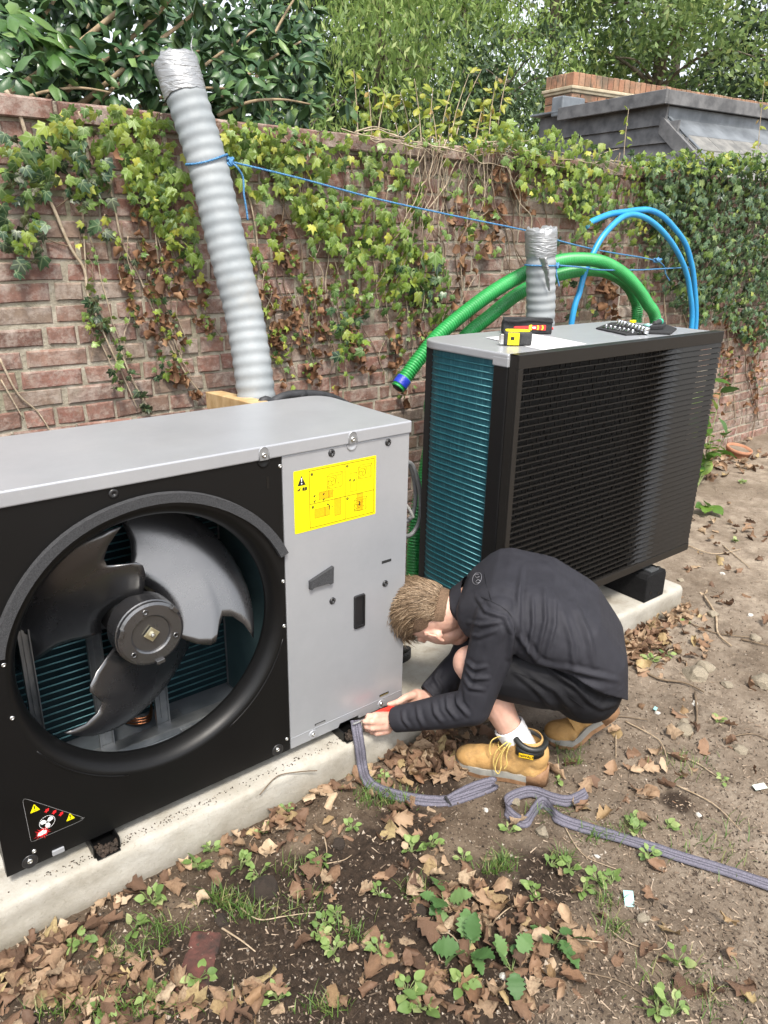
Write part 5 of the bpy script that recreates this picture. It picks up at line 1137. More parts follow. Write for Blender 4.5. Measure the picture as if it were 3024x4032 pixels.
for row in range(9):
    z1 = -.172-.0755*row; x = -.004
    for k in range(4 if row < 4 else 2):
        L = .215 if (k+row) % 2 else .103; pbrick((x,-.005,z1-.0655),(x+L,.1,z1)); x += L+.011
    y = .105
    for k in range(2): pbrick((-.006,y,z1-.0655),(.09,y+(.103 if (row+k) % 2 else .14),z1)); y += .115 if (row+k) % 2 else .152
bbox_ = MB(); bbox_.box((-.16,.0,-2.2),(-.007,.34,-.86), q0); bbox_.obj('brick_pier', PBR, par)
# ================================================================== the crouching person
LAT = Vector((-.78, -.62, 0)).normalized(); FAC = Vector((-.62, .78, 0)).normalized(); PB0 = Vector((.321, -.339, 0))
def pl(u, v, s):
    d = Vector(ray(u, v)); C_ = Vector(CAM); k = (PB0+LAT*s-C_).dot(LAT)/d.dot(LAT); return C_+d*k
def h5(x, y, yw): return wy((1300+x/3.318)/DS, (2600+y/3.318)/DS, yw)
class Blob:
    def __init__(s): s.q = MB()
    def cap(s, a, ra, b, rb, n=16):
        a, b = Vector(a), Vector(b); d = (b-a); L = d.length; d = d.normalized() if L > 1e-7 else Vector((0,0,1)); pts, rad = [], []
        for k in range(6): t_ = math.pi/2*k/6; pts.append(a-d*ra*math.cos(t_)); rad.append(max(1e-4, ra*math.sin(t_)))
        pts += [a, b]; rad += [ra, rb]
        for k in range(1, 7): t_ = math.pi/2*(1-k/6); pts.append(b+d*rb*math.cos(t_)); rad.append(max(1e-4, rb*math.sin(t_)))
        s.q.tube(pts, rad, n)
    def chain(s, P):
        for (a, ra), (b, rb) in zip(P[:-1], P[1:]): s.cap(a, ra, b, rb)
    def ell(s, c, r, M_=None, n=20):
        vs, fs = [], []; m_ = n//2
        for i in range(m_+1):
            for k in range(n):
                t_, a = math.pi*i/m_, 2*math.pi*k/n; p_ = Vector((r[0]*math.sin(t_)*math.cos(a), r[1]*math.sin(t_)*math.sin(a), r[2]*math.cos(t_)))
                if M_ is not None: p_ = M_ @ p_
                vs.append(Vector(c)+p_)
        for i in range(m_):
            for k in range(n): fs.append((i*n+k, i*n+(k+1) % n, (i+1)*n+(k+1) % n, (i+1)*n+k))
        s.q.add(vs, [f[::-1] for f in fs])
    def build(s, name, mt_, parent, voxel, smooth=4, disp=None, cut=None):
        me = s.q.mesh(name, mt_)
        o = bpy.data.objects.new('tmp', me); COL.objects.link(o)
        r = o.modifiers.new('r', 'REMESH'); r.mode = 'VOXEL'; r.voxel_size = voxel
        if smooth: m_ = o.modifiers.new('s', 'SMOOTH'); m_.factor = .5; m_.iterations = smooth
        dg = bpy.context.evaluated_depsgraph_get(); m2 = bpy.data.meshes.new_from_object(o.evaluated_get(dg)); bpy.data.objects.remove(o); bpy.data.meshes.remove(me)
        if disp:
            n = len(m2.vertices); co = np.empty(n*3, np.float32); no = np.empty(n*3, np.float32); m2.vertices.foreach_get('co', co); m2.vertex_normals.foreach_get('vector', no)
            co = co.reshape(-1, 3); no = no.reshape(-1, 3); m2.vertices.foreach_set('co', (co+no*disp(co, no)[:, None]).astype(np.float32).ravel()); m2.update()
        if cut:
            bm = bmesh.new(); bm.from_mesh(m2); bmesh.ops.delete(bm, geom=[v_ for v_ in bm.verts if cut(v_.co)], context='VERTS')
            for _ in range(12):
                nw_ = {}
                for v_ in bm.verts:
                    nb = [e_.other_vert(v_) for e_ in v_.link_edges if e_.is_boundary]
                    if len(nb) >= 2: nw_[v_] = (v_.co+(nb[0].co+nb[1].co)*.5)*.5
                for v_, c_ in nw_.items(): v_.co = c_
            bm.to_mesh(m2); bm.free()
        m2.materials.clear(); m2.materials.append(mt_); m2.polygons.foreach_set('use_smooth', [True]*len(m2.polygons)); m2.name = name
        return link(name, m2, parent)
def pxarr(co):
    v = co-CAM; z_ = v @ FW; return np.stack([(1512+FPX*(v @ RT)/z_)/DS, (2016-FPX*(v @ UP)/z_)/DS], 1)
def folds(co, no, lines):
    """soft cloth folds: ridges laid along drawn lines, on the side of the cloth that faces out"""
    px = pxarr(co); d = np.zeros(len(co)); front = np.clip(-(no @ FW)*1.5+.3, 0, 1)
    for pts, amp, wd_ in lines:
        wd_ = wd_*.72; best = np.full(len(co), 1e9); tt = np.zeros(len(co)); n = len(pts)-1
        for i in range(n):
            a, b = np.array(pts[i], float), np.array(pts[i+1], float); ab = b-a; t_ = np.clip(((px-a) @ ab)/(ab @ ab), 0, 1); ds = np.linalg.norm(px-a-t_[:, None]*ab, axis=1); m_ = ds < best; best[m_] = ds[m_]; tt[m_] = (i+t_[m_])/n
        prof = np.exp(-(best/wd_)**2)-.55*np.exp(-((best-wd_*1.9)/wd_)**2)
        d += 1.75*amp*prof*np.sin(np.pi*np.clip(tt*.92+.04, 0, 1))**.6
    return d*front
mt, t, p, out = nodes('skin')
c = ramp(t, noise(t, 30, 5), [(.3, (.50,.285,.215)), (.7, (.60,.375,.295))]); t.links.new(c, p.inputs['Base Color']); p.inputs['Roughness'].default_value = .48
sock(p, 'Subsurface Weight').default_value = .12; sock(p, 'Subsurface Radius').default_value = (.010,.004,.002); sock(p, 'Subsurface Scale').default_value = .4
bump(t, p, noise(t, 180, 4), .2, .003); SKIN = mt
def cloth(name, c, c2, sheen=.3):
    mt, t, p, out = nodes(name); t.links.new(ramp(t, noise(t, 25, 6), [(.3, c), (.7, c2)]), p.inputs['Base Color']); p.inputs['Roughness'].default_value = .72
    sock(p, 'Sheen Weight').default_value = sheen; sock(p, 'Sheen Roughness').default_value = .4; sock(p, 'Specular IOR Level').default_value = .22; bump(t, p, noise(t, 700, 2), .2, .002); return mt
JACK = cloth('jacket_cloth', (.018,.018,.023), (.025,.025,.0315), .0); SHORT = cloth('shorts_cloth', (.0055,.0055,.007), (.009,.009,.0115), .0)
SOCK = cloth('white_sock', (.68,.68,.69), (.78,.78,.79), .2); HAIRM = None
per = thing('person', 'crouching person in dark top, black shorts and tan work boots working under the unit', 'person', (PB0.x, PB0.y, GZ))
# --- joints
hipL, hipR = pl(1260,1459,.095), pl(1260,1459,.095)-LAT*.19
kneeL, ankL = pl(1016,1432,.13), pl(1126,1612,.135)
kneeR = pl(1020,1440,.13)-LAT*.25+Vector((0,0,-.03))
shL = pl(1082,1340,.185); shR = shL-LAT*.36; shR.z += .0
elL, wrL = pl(1022,1527,.215), h5(800,782,-.075)
elR, wrR = pl(1000,1432,-.10), h5(1255,500,-.045)
S = [((1272,1462),.10,.118),((1268,1405),.105,.122),((1228,1350),.115,.124),((1162,1310),.125,.122),((1095,1288),.125,.112),((1046,1300),.085,.090)]
spine = [(pl(u, v, 0), w_, r) for (u, v), w_, r in S]
headc = pl(938, 1330, .0); neck0 = pl(1040,1292,0); neck1 = pl(985,1318,0)
crown = (FAC+Vector((0,0,.10))).normalized(); face = (Vector((0,0,-1))+FAC*.35-LAT*.45); face = (face-crown*face.dot(crown)).normalized(); side = face.cross(crown).normalized()   # side = his right
HM = Matrix((side, face, crown)).transposed()
HS = 1.10
def hd(x, y, z_): return headc+HM @ (Vector((x, y, z_))*HS)
# --- body: one continuous surface, fingers included
B = Blob()
HS3 = HM*HS
B.ell(hd(0,-.012,.022), (.074,.096,.088), HS3); B.ell(hd(0,.03,-.02), (.064,.066,.085), HS3); B.ell(hd(0,.055,-.075), (.042,.04,.038), HS3); B.ell(hd(0,-.03,-.02), (.066,.07,.07), HS3)
B.chain([(hd(0,.088,.01), .010), (hd(0,.112,-.028), .012)]); B.cap(hd(0,.085,-.068), .015, hd(0,.092,-.066), .014)
for sx in (-1, 1):
    B.ell(hd(sx*.030,.083,.018), (.02,.012,.008), HM); B.cap(hd(sx*.045,.07,.03), .011, hd(sx*.014,.088,.032), .011)
    # ear: rim, lobe
    B.ell(hd(sx*.075,-.006,-.018), (.007,.017,.027), HM @ Euler((-.25,0,sx*-.45)).to_matrix()); B.chain([(hd(sx*.083,.002,-.036), .005), (hd(sx*.086,-.018,-.022), .005), (hd(sx*.087,-.02,-.002), .005), (hd(sx*.083,-.008,.010), .0045), (hd(sx*.078,.006,.004), .004)]); B.ell(hd(sx*.079,.006,-.042), (.005,.008,.009), HM)
B.chain([(hd(0,-.035,-.03), .058), (neck1, .056), (neck0, .062)])
for i in range(len(spine)-1):
    for k in range(4):
        f = k/4; P_ = spine[i][0].lerp(spine[i+1][0], f); w_ = spine[i][1]*(1-f)+spine[i+1][1]*f; r = (spine[i][2]*(1-f)+spine[i+1][2]*f)*.74; B.cap(P_-LAT*w_*.9, r, P_+LAT*w_*.9, r)
for sh_, el, wr in ((shL, elL, wrL), (shR, elR, wrR)): B.chain([(sh_, .056), (sh_.lerp(el,.5), .046), (el, .038), (el.lerp(wr,.35), .040), (wr, .0275)])
ankR_t = pl(1265,1515,-.13)
for h_, k_, a_ in ((hipL, kneeL, ankL), (hipR, kneeR, ankR_t)): B.chain([(h_, .088), (h_.lerp(k_,.5), .076), (k_, .056), (k_.lerp(a_,.33)+FAC*-.012, .057), (k_.lerp(a_,.7), .043), (a_, .036)])
# left hand: back of the hand towards us, fingers hooked under the panel
HW = .0085
def fing(P, r0=.0092, r1=.0072): n = len(P); B.chain([(p_, r0+(r1-r0)*i/(n-1)) for i, p_ in enumerate(P)])
yk = -.070
KL = [h5(590,722,yk+.004), h5(545,800,yk-.004), h5(552,880,yk-.006), h5(610,945,yk-.002)]
palm = [h5(745,735,yk+.006), h5(735,800,yk-.004), h5(735,855,yk-.006), h5(745,905,yk-.002)]
for a_, k_ in zip(palm, KL): B.chain([(wrL.lerp(a_,.55), .020), (a_, .0165), (k_, .0125)])
B.chain([(wrL, .0265), (wrL.lerp(h5(690,820,yk),.6), .024)])
fing([KL[0], h5(500,722,yk+.018), h5(478,752,yk+.036)], .0098, .0078)
fing([KL[1], h5(458,800,yk+.014), h5(446,842,yk+.038), h5(500,850,yk+.05)], .0102, .0078)
fing([KL[2], h5(472,872,yk+.012), h5(470,905,yk+.036), h5(520,905,yk+.046)], .0098, .0075)
fing([KL[3], h5(545,940,yk+.014), h5(545,950,yk+.034), h5(585,940,yk+.04)], .0088, .0068)
fing([h5(740,700,yk+.018), h5(650,690,yk+.032), h5(575,712,yk+.040), h5(520,730,yk+.040)], .0115, .0085)
# right hand: palm side, thumb along the top pressing towards the panel
yr = -.040
B.chain([(wrR, .0265), (h5(1130,470,yr), .026), (h5(1060,500,yr+.002), .022)]); B.cap(h5(1150,520,yr+.01), .020, h5(1010,560,yr+.01), .0165)
fing([h5(1090,455,yr-.006), h5(985,485,yr-.010), h5(890,545,yr-.010), h5(800,570,yr-.006), h5(768,572,yr-.004)], .0145, .0078)
for k, (dy, dz) in enumerate(((0,0),(.016,6),(.031,14),(.044,26))):
    fing([h5(1030+k*8,560+dz,yr+.004+dy), h5(940+k*18,600+dz,yr-.002+dy), h5(880+k*22,612+dz,yr-.004+dy*.8), h5(905+k*20,640+dz,yr+.004+dy*.8)], .0090-.0005*k, .0070)
body = B.build('body', SKIN, per, .0042, 3)
# --- clothing
J = Blob(); G = .010
sp2 = []
for i in range(len(spine)-1):
    for k in range(5):
        f = k/5; sp2.append((spine[i][0].lerp(spine[i+1][0], f), spine[i][1]*(1-f)+spine[i+1][1]*f, spine[i][2]*(1-f)+spine[i+1][2]*f))
for P_, w_, r in sp2: J.cap(P_-LAT*w_, r, P_+LAT*w_, r)
for sh_, el, wr, tw in ((shL, elL, wrL, 1), (shR, elR, wrR, 1)):
    inn = sh_.lerp(spine[4][0], .35); cuff = wr.lerp(el, .035)
    J.chain([(inn, .098), (sh_, .084), (sh_.lerp(el,.33), .073), (sh_.lerp(el,.7), .064), (el, .058), (el.lerp(wr,.3), .056), (el.lerp(wr,.65), .049), (el.lerp(wr,.9), .0435), (cuff, .0425)])
fl = [([(1128,1225),(1120,1290),(1122,1360)],.004,7),([(1150,1290),(1152,1350),(1138,1420)],.0042,6),([(1176,1270),(1178,1340),(1160,1420)],.0042,6),([(1200,1290),(1198,1350),(1180,1420)],.0036,6),([(1110,1330),(1125,1380),(1160,1430),(1230,1460)],.0045,8),([(1240,1300),(1270,1370),(1285,1440)],.0045,9),([(1215,1320),(1235,1390),(1240,1450)],.0035,8),([(1090,1330),(1108,1370),(1100,1420)],.006,8),([(1030,1290),(1050,1320),(1095,1335)],.004,6),([(1010,1345),(1040,1350),(1085,1342)],.004,6),([(1005,1370),(1035,1375),(1070,1362)],.0032,6),([(1000,1425),(1025,1445),(1050,1440)],.0042,6),([(1003,1440),(1022,1465),(1055,1465)],.0042,6),([(1000,1460),(1015,1485),(1045,1490)],.0036,6),([(985,1480),(990,1520),(1010,1545)],.005,6),([(965,1495),(968,1530),(985,1552)],.004,6),([(935,1510),(940,1540),(955,1560)],.0035,6),([(900,1520),(905,1550),(915,1570)],.003,6),([(870,1535),(872,1555),(885,1572)],.003,5),([(1100,1205),(1180,1225),(1260,1285)],.002,12),([(1150,1440),(1230,1470),(1300,1490)],.005,8),([(1200,1440),(1270,1455),(1335,1470)],.004,8),([(950,1440),(940,1465),(955,1490)],.004,6),([(925,1455),(915,1480),(935,1505)],.004,6)]
def jdisp(co, no):
    return folds(co, no, fl)+.004*(fbm(co[:,0]*7+co[:,2]*3, co[:,1]*7-co[:,2]*5, 3)-.44)
hemN = (spine[1][0]-spine[0][0]).normalized()
cutL = (wrL-elL).normalized(); cutR = (wrR-elR).normalized()
def jcut(v_):
    if (v_-wrL).dot(cutL) > -.012 and (v_-wrL).length < .09: return True
    if (v_-wrR).dot(cutR) > -.012 and (v_-wrR).length < .09: return True
    u_, v2_ = topx(v_)
    if u_ > 1108 and v2_ > 1412+(u_-1108)*.43+5*math.sin(u_*.04): return True
    return False
jk = J.build('jacket', JACK, per, .0048, 6, jdisp, jcut)
so_ = jk.modifiers.new('thick', 'SOLIDIFY'); so_.thickness = .0025; so_.offset = -1
# collar standing round the neck, chest emblem
nax = (neck1-neck0).normalized(); cc = neck0.lerp(neck1,.62); u1 = LAT-(nax*LAT.dot(nax)); u1.normalize(); u2 = nax.cross(u1)
q = MB(); q.smooth = True; vs = []; NN = 36
for h, r in ((-.035,.088),(-.01,.080),(.012,.076),(.022,.0745),(.020,.071),(-.02,.072)):
    for k in range(NN):
        a = 2*math.pi*k/NN; vs.append(cc+nax*(h+.006*math.sin(2*a+1))+(u1*math.cos(a)+u2*math.sin(a))*(r*(1+.03*math.sin(3*a))))
q.add(vs, [(j*NN+k, j*NN+(k+1) % NN, (j+1)*NN+(k+1) % NN, (j+1)*NN+k) for j in range(5) for k in range(NN)]); q.obj('collar', JACK, per, recalc=True)
SH = Blob()
for f in np.linspace(0, 1, 5):
    P_ = pl(1264,1450,0).lerp(pl(1235,1420,0), f); SH.cap(P_-LAT*.088, .117, P_+LAT*.088, .117)
for h_, k_, s in ((hipL, kneeL, 1), (hipR, kneeR, -1)):
    SH.chain([(h_, .116), (h_.lerp(k_,.35), .119), (h_.lerp(k_,.62), .110), (h_.lerp(k_,.80), .101)])
sf = [([(1105,1420),(1180,1440),(1270,1500)],.003,7),([(1150,1465),(1200,1490),(1240,1540)],.004,8),([(1190,1450),(1240,1480),(1290,1530)],.004,8),([(1110,1450),(1160,1490),(1200,1535)],.0035,7),([(1260,1480),(1310,1500),(1340,1490)],.005,7),([(1270,1510),(1300,1530),(1330,1520)],.004,7)]
kd = (kneeL-hipL); kd2 = (kneeR-hipR)
def scut(v_):
    for h_, k_, d_ in ((hipL, kneeL, kd), (hipR, kneeR, kd2)):
        t_ = (v_-h_).dot(d_)/d_.length_squared
        if t_ > .80 and ((v_-h_)-d_*t_).length < .2: return True
    return False
shorts = SH.build('shorts', SHORT, per, .0065, 4, lambda co, no: folds(co, no, sf)+.004*(fbm(co[:,0]*8, co[:,1]*8+co[:,2]*6, 3)-.44), scut)
so_ = shorts.modifiers.new('thick', 'SOLIDIFY'); so_.thickness = .0025; so_.offset = -1
# emblem on the back below the collar: ring with crossed strokes
bpy.context.view_layer.update()
def onsurf(o, u, v):
    d = Vector(ray(u, v)).normalized(); ok, loc, nor, _ = o.ray_cast(o.matrix_world.inverted() @ Vector(CAM), d); return (o.matrix_world @ loc, nor) if ok else (None, None)
e0, en = onsurf(jk, 1031, 1250)
if e0 is not None:
    EMB = mat('reflective_print', (.20,.20,.22), rough=.5); q = MB()
    def ep(u, v): l_, n_ = onsurf(jk, u, v); return (l_+n_*.0012) if l_ is not None else e0+en*.0012
    rng2 = [ep(1031+9.5*math.cos(a)*1.0-2.5*math.sin(a), 1250+13*math.sin(a)) for a in np.linspace(0, 2*math.pi, 25)]; q.tube(rng2[:-1], .0009, 5, closed=True)
    for L in ([(1026,1243),(1030,1249),(1036,1246)],[(1028,1257),(1033,1252),(1038,1256)],[(1026,1243),(1029,1241),(1034,1241)],[(1028,1257),(1031,1260),(1036,1259)]): q.tube([ep(*a) for a in L], .0011, 5)
    q.obj('back_emblem', EMB, jk)
def seam(o, L, r=.0009):
    P_ = []
    for u, v in L:
        l_, n_ = onsurf(o, u, v)
        if l_ is not None: P_.append(l_+n_*.0003)
    if len(P_) > 2: q = MB(); q.tube(spline(P_, 4), r, 5); q.obj('seam', SHORT, o)
seam(jk, [(1022,1278),(1040,1290),(1062,1300),(1085,1312),(1104,1330),(1112,1355),(1108,1380)]); seam(jk, [(1046,1240),(1050,1262),(1056,1280),(1062,1300)])
seam(shorts, [(1112,1452),(1160,1470),(1220,1500),(1262,1530)])
# sock
q = MB(); q.smooth = True; ax = (kneeL-ankL).normalized(); e1 = ax.orthogonal().normalized(); e2 = ax.cross(e1); vs = []; NN = 40; hs_ = [-.03,.0,.02,.03,.04,.05,.06,.07,.078,.084,.084]
for j, h in enumerate(hs_):
    for k in range(NN): a = 2*math.pi*k/NN; r = .0455+.004*h/.08+(.0012 if k % 2 else -.0006)+(.0012 if j % 2 else 0)-(.006 if j == len(hs_)-1 else 0); vs.append(ankL+ax*h+(e1*math.cos(a)+e2*math.sin(a))*r)
q.add(vs, [(j*NN+k, j*NN+(k+1) % NN, (j+1)*NN+(k+1) % NN, (j+1)*NN+k) for j in range(len(hs_)-1) for k in range(NN)]); q.obj('sock', SOCK, per, recalc=True)
# --- hair: cropped base and long combed strands
mt, t, p, out = nodes('hair')
c = ramp(t, rnd(t), [(0,(.06,.036,.02)),(.35,(.13,.083,.048)),(.7,(.24,.165,.10)),(1,(.42,.315,.21))]); t.links.new(c, p.inputs['Base Color']); p.inputs['Roughness'].default_value = .42; sock(p, 'Specular IOR Level').default_value = .5
HAIRM = mt; SHORTH = mat('cropped_hair', (.10,.060,.034), (.17,.105,.062), .8, 0, 220, bs=300, bst=.8)
HB = Blob(); HB.ell(hd(0,-.016,.028), (.0765,.098,.0895), HS3); HB.ell(hd(0,-.040,-.012), (.067,.063,.062), HS3)
def hcut(v_):
    l_ = (HM.transposed() @ (v_-headc))/HS; return l_.y > .066-.2*max(0, .03-l_.z) and l_.z < .075 or (l_.z < .004+.9*max(0, l_.y+.03) and abs(l_.x) > .045 and l_.y > -.055) or l_.z < -.062 or (l_.z < -.02 and l_.y > -.04)
HB.build('cropped_hair', SHORTH, per, .0045, 2, None, hcut)
rr = random.Random(77); q = MB(); q.smooth = True
def scalp(x, y, z_):
    v_ = Vector((x/.079, (y+.016)/.100, (z_-.028)/.092)); v_.normalize(); return Vector((v_.x*.079, v_.y*.100-.016, v_.z*.092+.028))
nst = 0
while nst < 8500:
    v_ = Vector((rr.gauss(0,1), rr.gauss(0,1), rr.gauss(.45,1))).normalized(); l_ = Vector((v_.x*.078, v_.y*.099-.016, v_.z*.091+.028))
    topness = v_.z*.8+v_.y*.45
    if v_.z < -.42 or (v_.z < .12 and v_.y > .0 and abs(v_.x) > .45) or (abs(v_.x) > .80 and v_.z < .22) or (v_.y > .72 and v_.z < .5) or (v_.z < 0 and v_.y > -.35): continue
    nst += 1
    Ln = (.014+.060*min(1, max(0, v_.z+.40)/.85))*rr.uniform(.7,1.25)
    flow = Vector((.35*v_.x+rr.gauss(.12,.17), .45+.65*max(0, v_.z)+rr.gauss(0,.15), 1.0-1.1*max(0, v_.z)-.4*max(0, v_.y)+rr.gauss(0,.15)))
    pts = []; pos = l_.copy(); dirn = (flow-v_*flow.dot(v_)); dirn.normalize(); lift = rr.uniform(.2,.85)*(.32+max(0, v_.z+.15)); d_ = (dirn+v_*lift).normalized(); curl = rr.gauss(0,.10)
    for k in range(6):
        pts.append(headc+HM @ (pos*HS)); pos = pos+d_*(Ln/5); nv = Vector((pos.x/.079**2, (pos.y+.016)/.1**2, (pos.z-.028)/.092**2)).normalized()
        d_ = (d_*.82+((flow-nv*flow.dot(nv)).normalized()*.25)-nv*.09*k*.5+nv.cross(d_)*curl).normalized()
        sc = Vector((pos.x/.079, (pos.y+.016)/.1, (pos.z-.028)/.092)); 
        if sc.length < 1.02: pos = Vector((sc.normalized().x*.0805, sc.normalized().y*.102-.016, sc.normalized().z*.094+.028))
    q.cr = min(.999, max(0, rr.gauss(.45,.24))); w0 = rr.uniform(.0006,.0012); q.tube(pts, [w0, w0*1.1, w0, w0*.9, w0*.65, w0*.2], 3, cap=False)
tag(q.obj('hair', HAIRM, per), kind='stuff')
# --- boots
NUB = mat('tan_nubuck', (.33,.185,.06), (.50,.305,.115), .85, 0, 14, lo=.3, hi=.7, bs=120, bst=.45)
_t = NUB.node_tree; _p = _t.nodes['Principled BSDF']; _s = _p.inputs['Base Color'].links[0].from_socket
_t.links.new(mix(_t, ramp(_t, noise(_t, 22, 7, .75), [(.50, (0,)*3), (.70, (.6,)*3)]), _s, (.16,.10,.05)), _p.inputs['Base Color'])
MIDS = mat('grey_midsole', (.20,.195,.175), (.28,.27,.24), .7, 0, 30); OUTS = mat('gum_outsole', (.20,.105,.05), (.30,.17,.09), .7, 0, 30, bs=60, bst=.4)
PADC = mat('padded_collar', (.010,.011,.011), (.02,.021,.02), .45, 0, 30); LACE = mat('yellow_lace', (.50,.36,.09), (.62,.47,.16), .8, 0, 200, bs=300, bst=.5); BYEL = mat('label_yellow', (.80,.50,.01), rough=.5)
BOOTOUT = [(-.006,.0),(0,.024),(.02,.036),(.06,.040),(.11,.038),(.16,.043),(.205,.050),(.245,.047),(.275,.034),(.292,.012),(.294,-.008),(.282,-.028),(.255,-.042),(.21,-.046),(.16,-.038),(.11,-.034),(.06,-.037),(.02,-.034),(0,-.022)]
def boot(M_, bend, name, lbl):
    def tr(p_):
        p_ = Vector(p_)
        if bend:
            xb = .205
            if p_.x < xb:
                f = min(1, (xb-p_.x)/.06); a = bend*f; r = Vector((p_.x-xb, 0, p_.z)); p_ = Vector((xb+r.x*math.cos(a)+r.z*math.sin(a)*1, p_.y, -r.x*math.sin(a)+r.z*math.cos(a)))
        return M_ @ p_
    root_b = None
    b = Blob(); q0 = b.q
    b.ell((.238,.002,.046), (.060,.046,.036)); b.ell((.20,.002,.052), (.07,.046,.040)); b.ell((.15,.0,.062), (.065,.042,.050)); b.chain([((.10,0,.06), .044), ((.07,0,.10), .046), ((.066,0,.145), .050)]); b.ell((.045,0,.05), (.052,.041,.048)); b.ell((.035,0,.10), (.040,.042,.06)); b.chain([((.13,0,.085), .034), ((.10,0,.125), .040)])
    me_o = b.build('boot_upper', NUB, None, .005, 3, None, lambda v_: v_.z > .168 or v_.z < .012)
    bm = bmesh.new(); bm.from_mesh(me_o.data)
    for v_ in bm.verts: v_.co = tr(v_.co)
    bm.to_mesh(me_o.data); bm.free(); me_o.parent = per; me_o.matrix_parent_inverse = per.matrix_basis.inverted(); me_o.name = name; me_o['label'] = lbl
    so2 = me_o.modifiers.new('thick', 'SOLIDIFY'); so2.thickness = .003; so2.offset = -1
    n = len(BOOTOUT); P = roundpoly(BOOTOUT, .012, 3); n = len(P)
    for nm, z0, z1, s0, s1, m_ in (('outsole', 0, .016, .985, 1.02, OUTS), ('midsole', .0162, .036, 1.02, .99, MIDS)):
        q = MB(); q.smooth = False; dz = lambda x: .006*max(0, (x-.24)/.05) if True else 0
        rise = lambda x: .004+.010*max(0, (x-.2)/.09)**2
        zz = lambda x, z_: z_+(rise(x)-.004)+(.010*math.exp(-((x-.02)/.04)**2) if nm == 'outsole' and z_ > .01 else 0)*.0
        vs = [tr((.145+(x-.145)*s0, y*s0, zz(x, z0))) for x, y in P]+[tr((.145+(x-.145)*s1, y*s1, zz(x, z1))) for x, y in P]
        q.add(vs, [tuple(range(n-1,-1,-1)), tuple(range(n,2*n))]+[(i, (i+1) % n, n+(i+1) % n, n+i) for i in range(n)]); q.obj(nm, m_, me_o, recalc=True)
    # gum wrap at heel
    q = MB(); q.smooth = True; HQ = [(x, y) for x, y in BOOTOUT if x < .075]; HQ = sorted(HQ, key=lambda a: math.atan2(a[1], a[0]-.09) % (2*math.pi)); vs = []
    for x, y in HQ: f = (.075-x)/.08; vs += [tr((.145+(x-.145)*1.03, y*1.04, .004)), tr((.145+(x-.145)*1.012, y*1.02, .038+.035*f*f))]
    q.add(vs, [(2*i, 2*i+1, 2*i+3, 2*i+2) for i in range(len(HQ)-1)]); o = q.obj('heel_guard', OUTS, me_o, recalc=True); s3 = o.modifiers.new('t', 'SOLIDIFY'); s3.thickness = .003
    # padded collar
    ring = [(.062+.050*math.cos(a), .049*math.sin(a), .164+.010*math.cos(a)*1.0-.012*abs(math.sin(a))) for a in np.linspace(0, 2*math.pi, 29)[:-1]]
    q = MB(); q.tube([tr(p_) for p_ in ring], .0105, 10, closed=True); q.obj('padded_collar', PADC, me_o)
    q = MB(); q.smooth = True; vs = []
    A_ = np.linspace(math.radians(48), math.radians(152), 14)
    for a in A_:
        for h in (.126, .158): vs.append(tr((.062+.0555*math.cos(a), .0535*math.sin(a)+.001, h-.012*abs(math.sin(a))+.004)))
    q.add(vs, [(2*i, 2*i+2, 2*i+3, 2*i+1) for i in range(13)]); pt = q.obj('collar_patch', PADC, me_o); s4 = pt.modifiers.new('t', 'SOLIDIFY'); s4.thickness = .002; s4.offset = 1
    if not bend:
        # woven label: lettering follows the patch
        q = MB(); x0 = .088; vs = [tr((x0,.0575,.1215)), tr((x0-.046,.0585,.1215)), tr((x0-.046,.0585,.1375)), tr((x0,.0575,.1375))]; q.add(vs, [(0,1,2,3)]); lb = q.obj('woven_label', BYEL, pt)
        bxd = (Vector(vs[1])-Vector(vs[0])).normalized(); bzd = (Vector(vs[3])-Vector(vs[0])).normalized(); bn = bxd.cross(bzd)
        if bn.dot(Vector(CAM)-Vector(vs[0])) < 0: bn = -bn
        bxd2 = bzd.cross(bn); Mx = Matrix((bxd2, bzd, bn)).transposed().to_4x4(); Mx.translation = (Vector(vs[0])+Vector(vs[2]))/2+bn*.0008
        textmesh('DeWALT', .0125, INK, Mx, 'label_lettering', lb, .0002, .0003)
    # laces
    for k in range(5):
        x = .168-.016*k; z_ = .092+.0125*k; q = MB(); yw = .022+.002*k
        q.tube(spline([tr((x-.004,-yw,z_-.002)), tr((x+.006,-.010,z_+.012)), tr((x+.008,.008,z_+.013)), tr((x-.002,yw,z_-.001))], 4), .0021, 6); q.obj('lace', LACE, me_o)
    if not bend:
        for pts in ([(.112,.012,.150),(.135,.040,.150),(.160,.052,.120),(.165,.056,.085),(.158,.056,.050)],[(.112,.012,.150),(.128,.046,.146),(.142,.058,.112),(.140,.060,.070),(.146,.062,.046),(.158,.060,.060),(.152,.056,.100),(.135,.046,.140)],[(.112,.012,.150),(.150,.030,.165),(.178,.040,.150),(.182,.044,.115),(.176,.046,.098)],[(.112,.012,.150),(.120,.05,.15),(.126,.058,.12),(.122,.06,.085),(.130,.060,.066)]):
            q = MB(); q.tube(spline([tr(p_) for p_ in pts], 6), .0021, 6); q.obj('lace_end', LACE, me_o)
        q = MB()
        for k in range(4): q.tube(spline([tr((.112+rr.uniform(-.012,.012),.012+rr.uniform(-.01,.016),.150+rr.uniform(-.008,.010))) for _ in range(4)], 4), .0026, 6)
        q.obj('lace_knot', LACE, me_o)
    return me_o
def bootM(heel, toe, z_):
    d_ = Vector((toe.x-heel.x, toe.y-heel.y, 0)).normalized(); n_ = Vector((0,0,1)).cross(d_); M_ = Matrix((d_, n_, Vector((0,0,1)))).transposed().to_4x4(); M_.translation = Vector((heel.x, heel.y, z_)); return M_
zb = GZ+.004; he, to = wz(1178,1684,zb), wz(992,1645,zb)
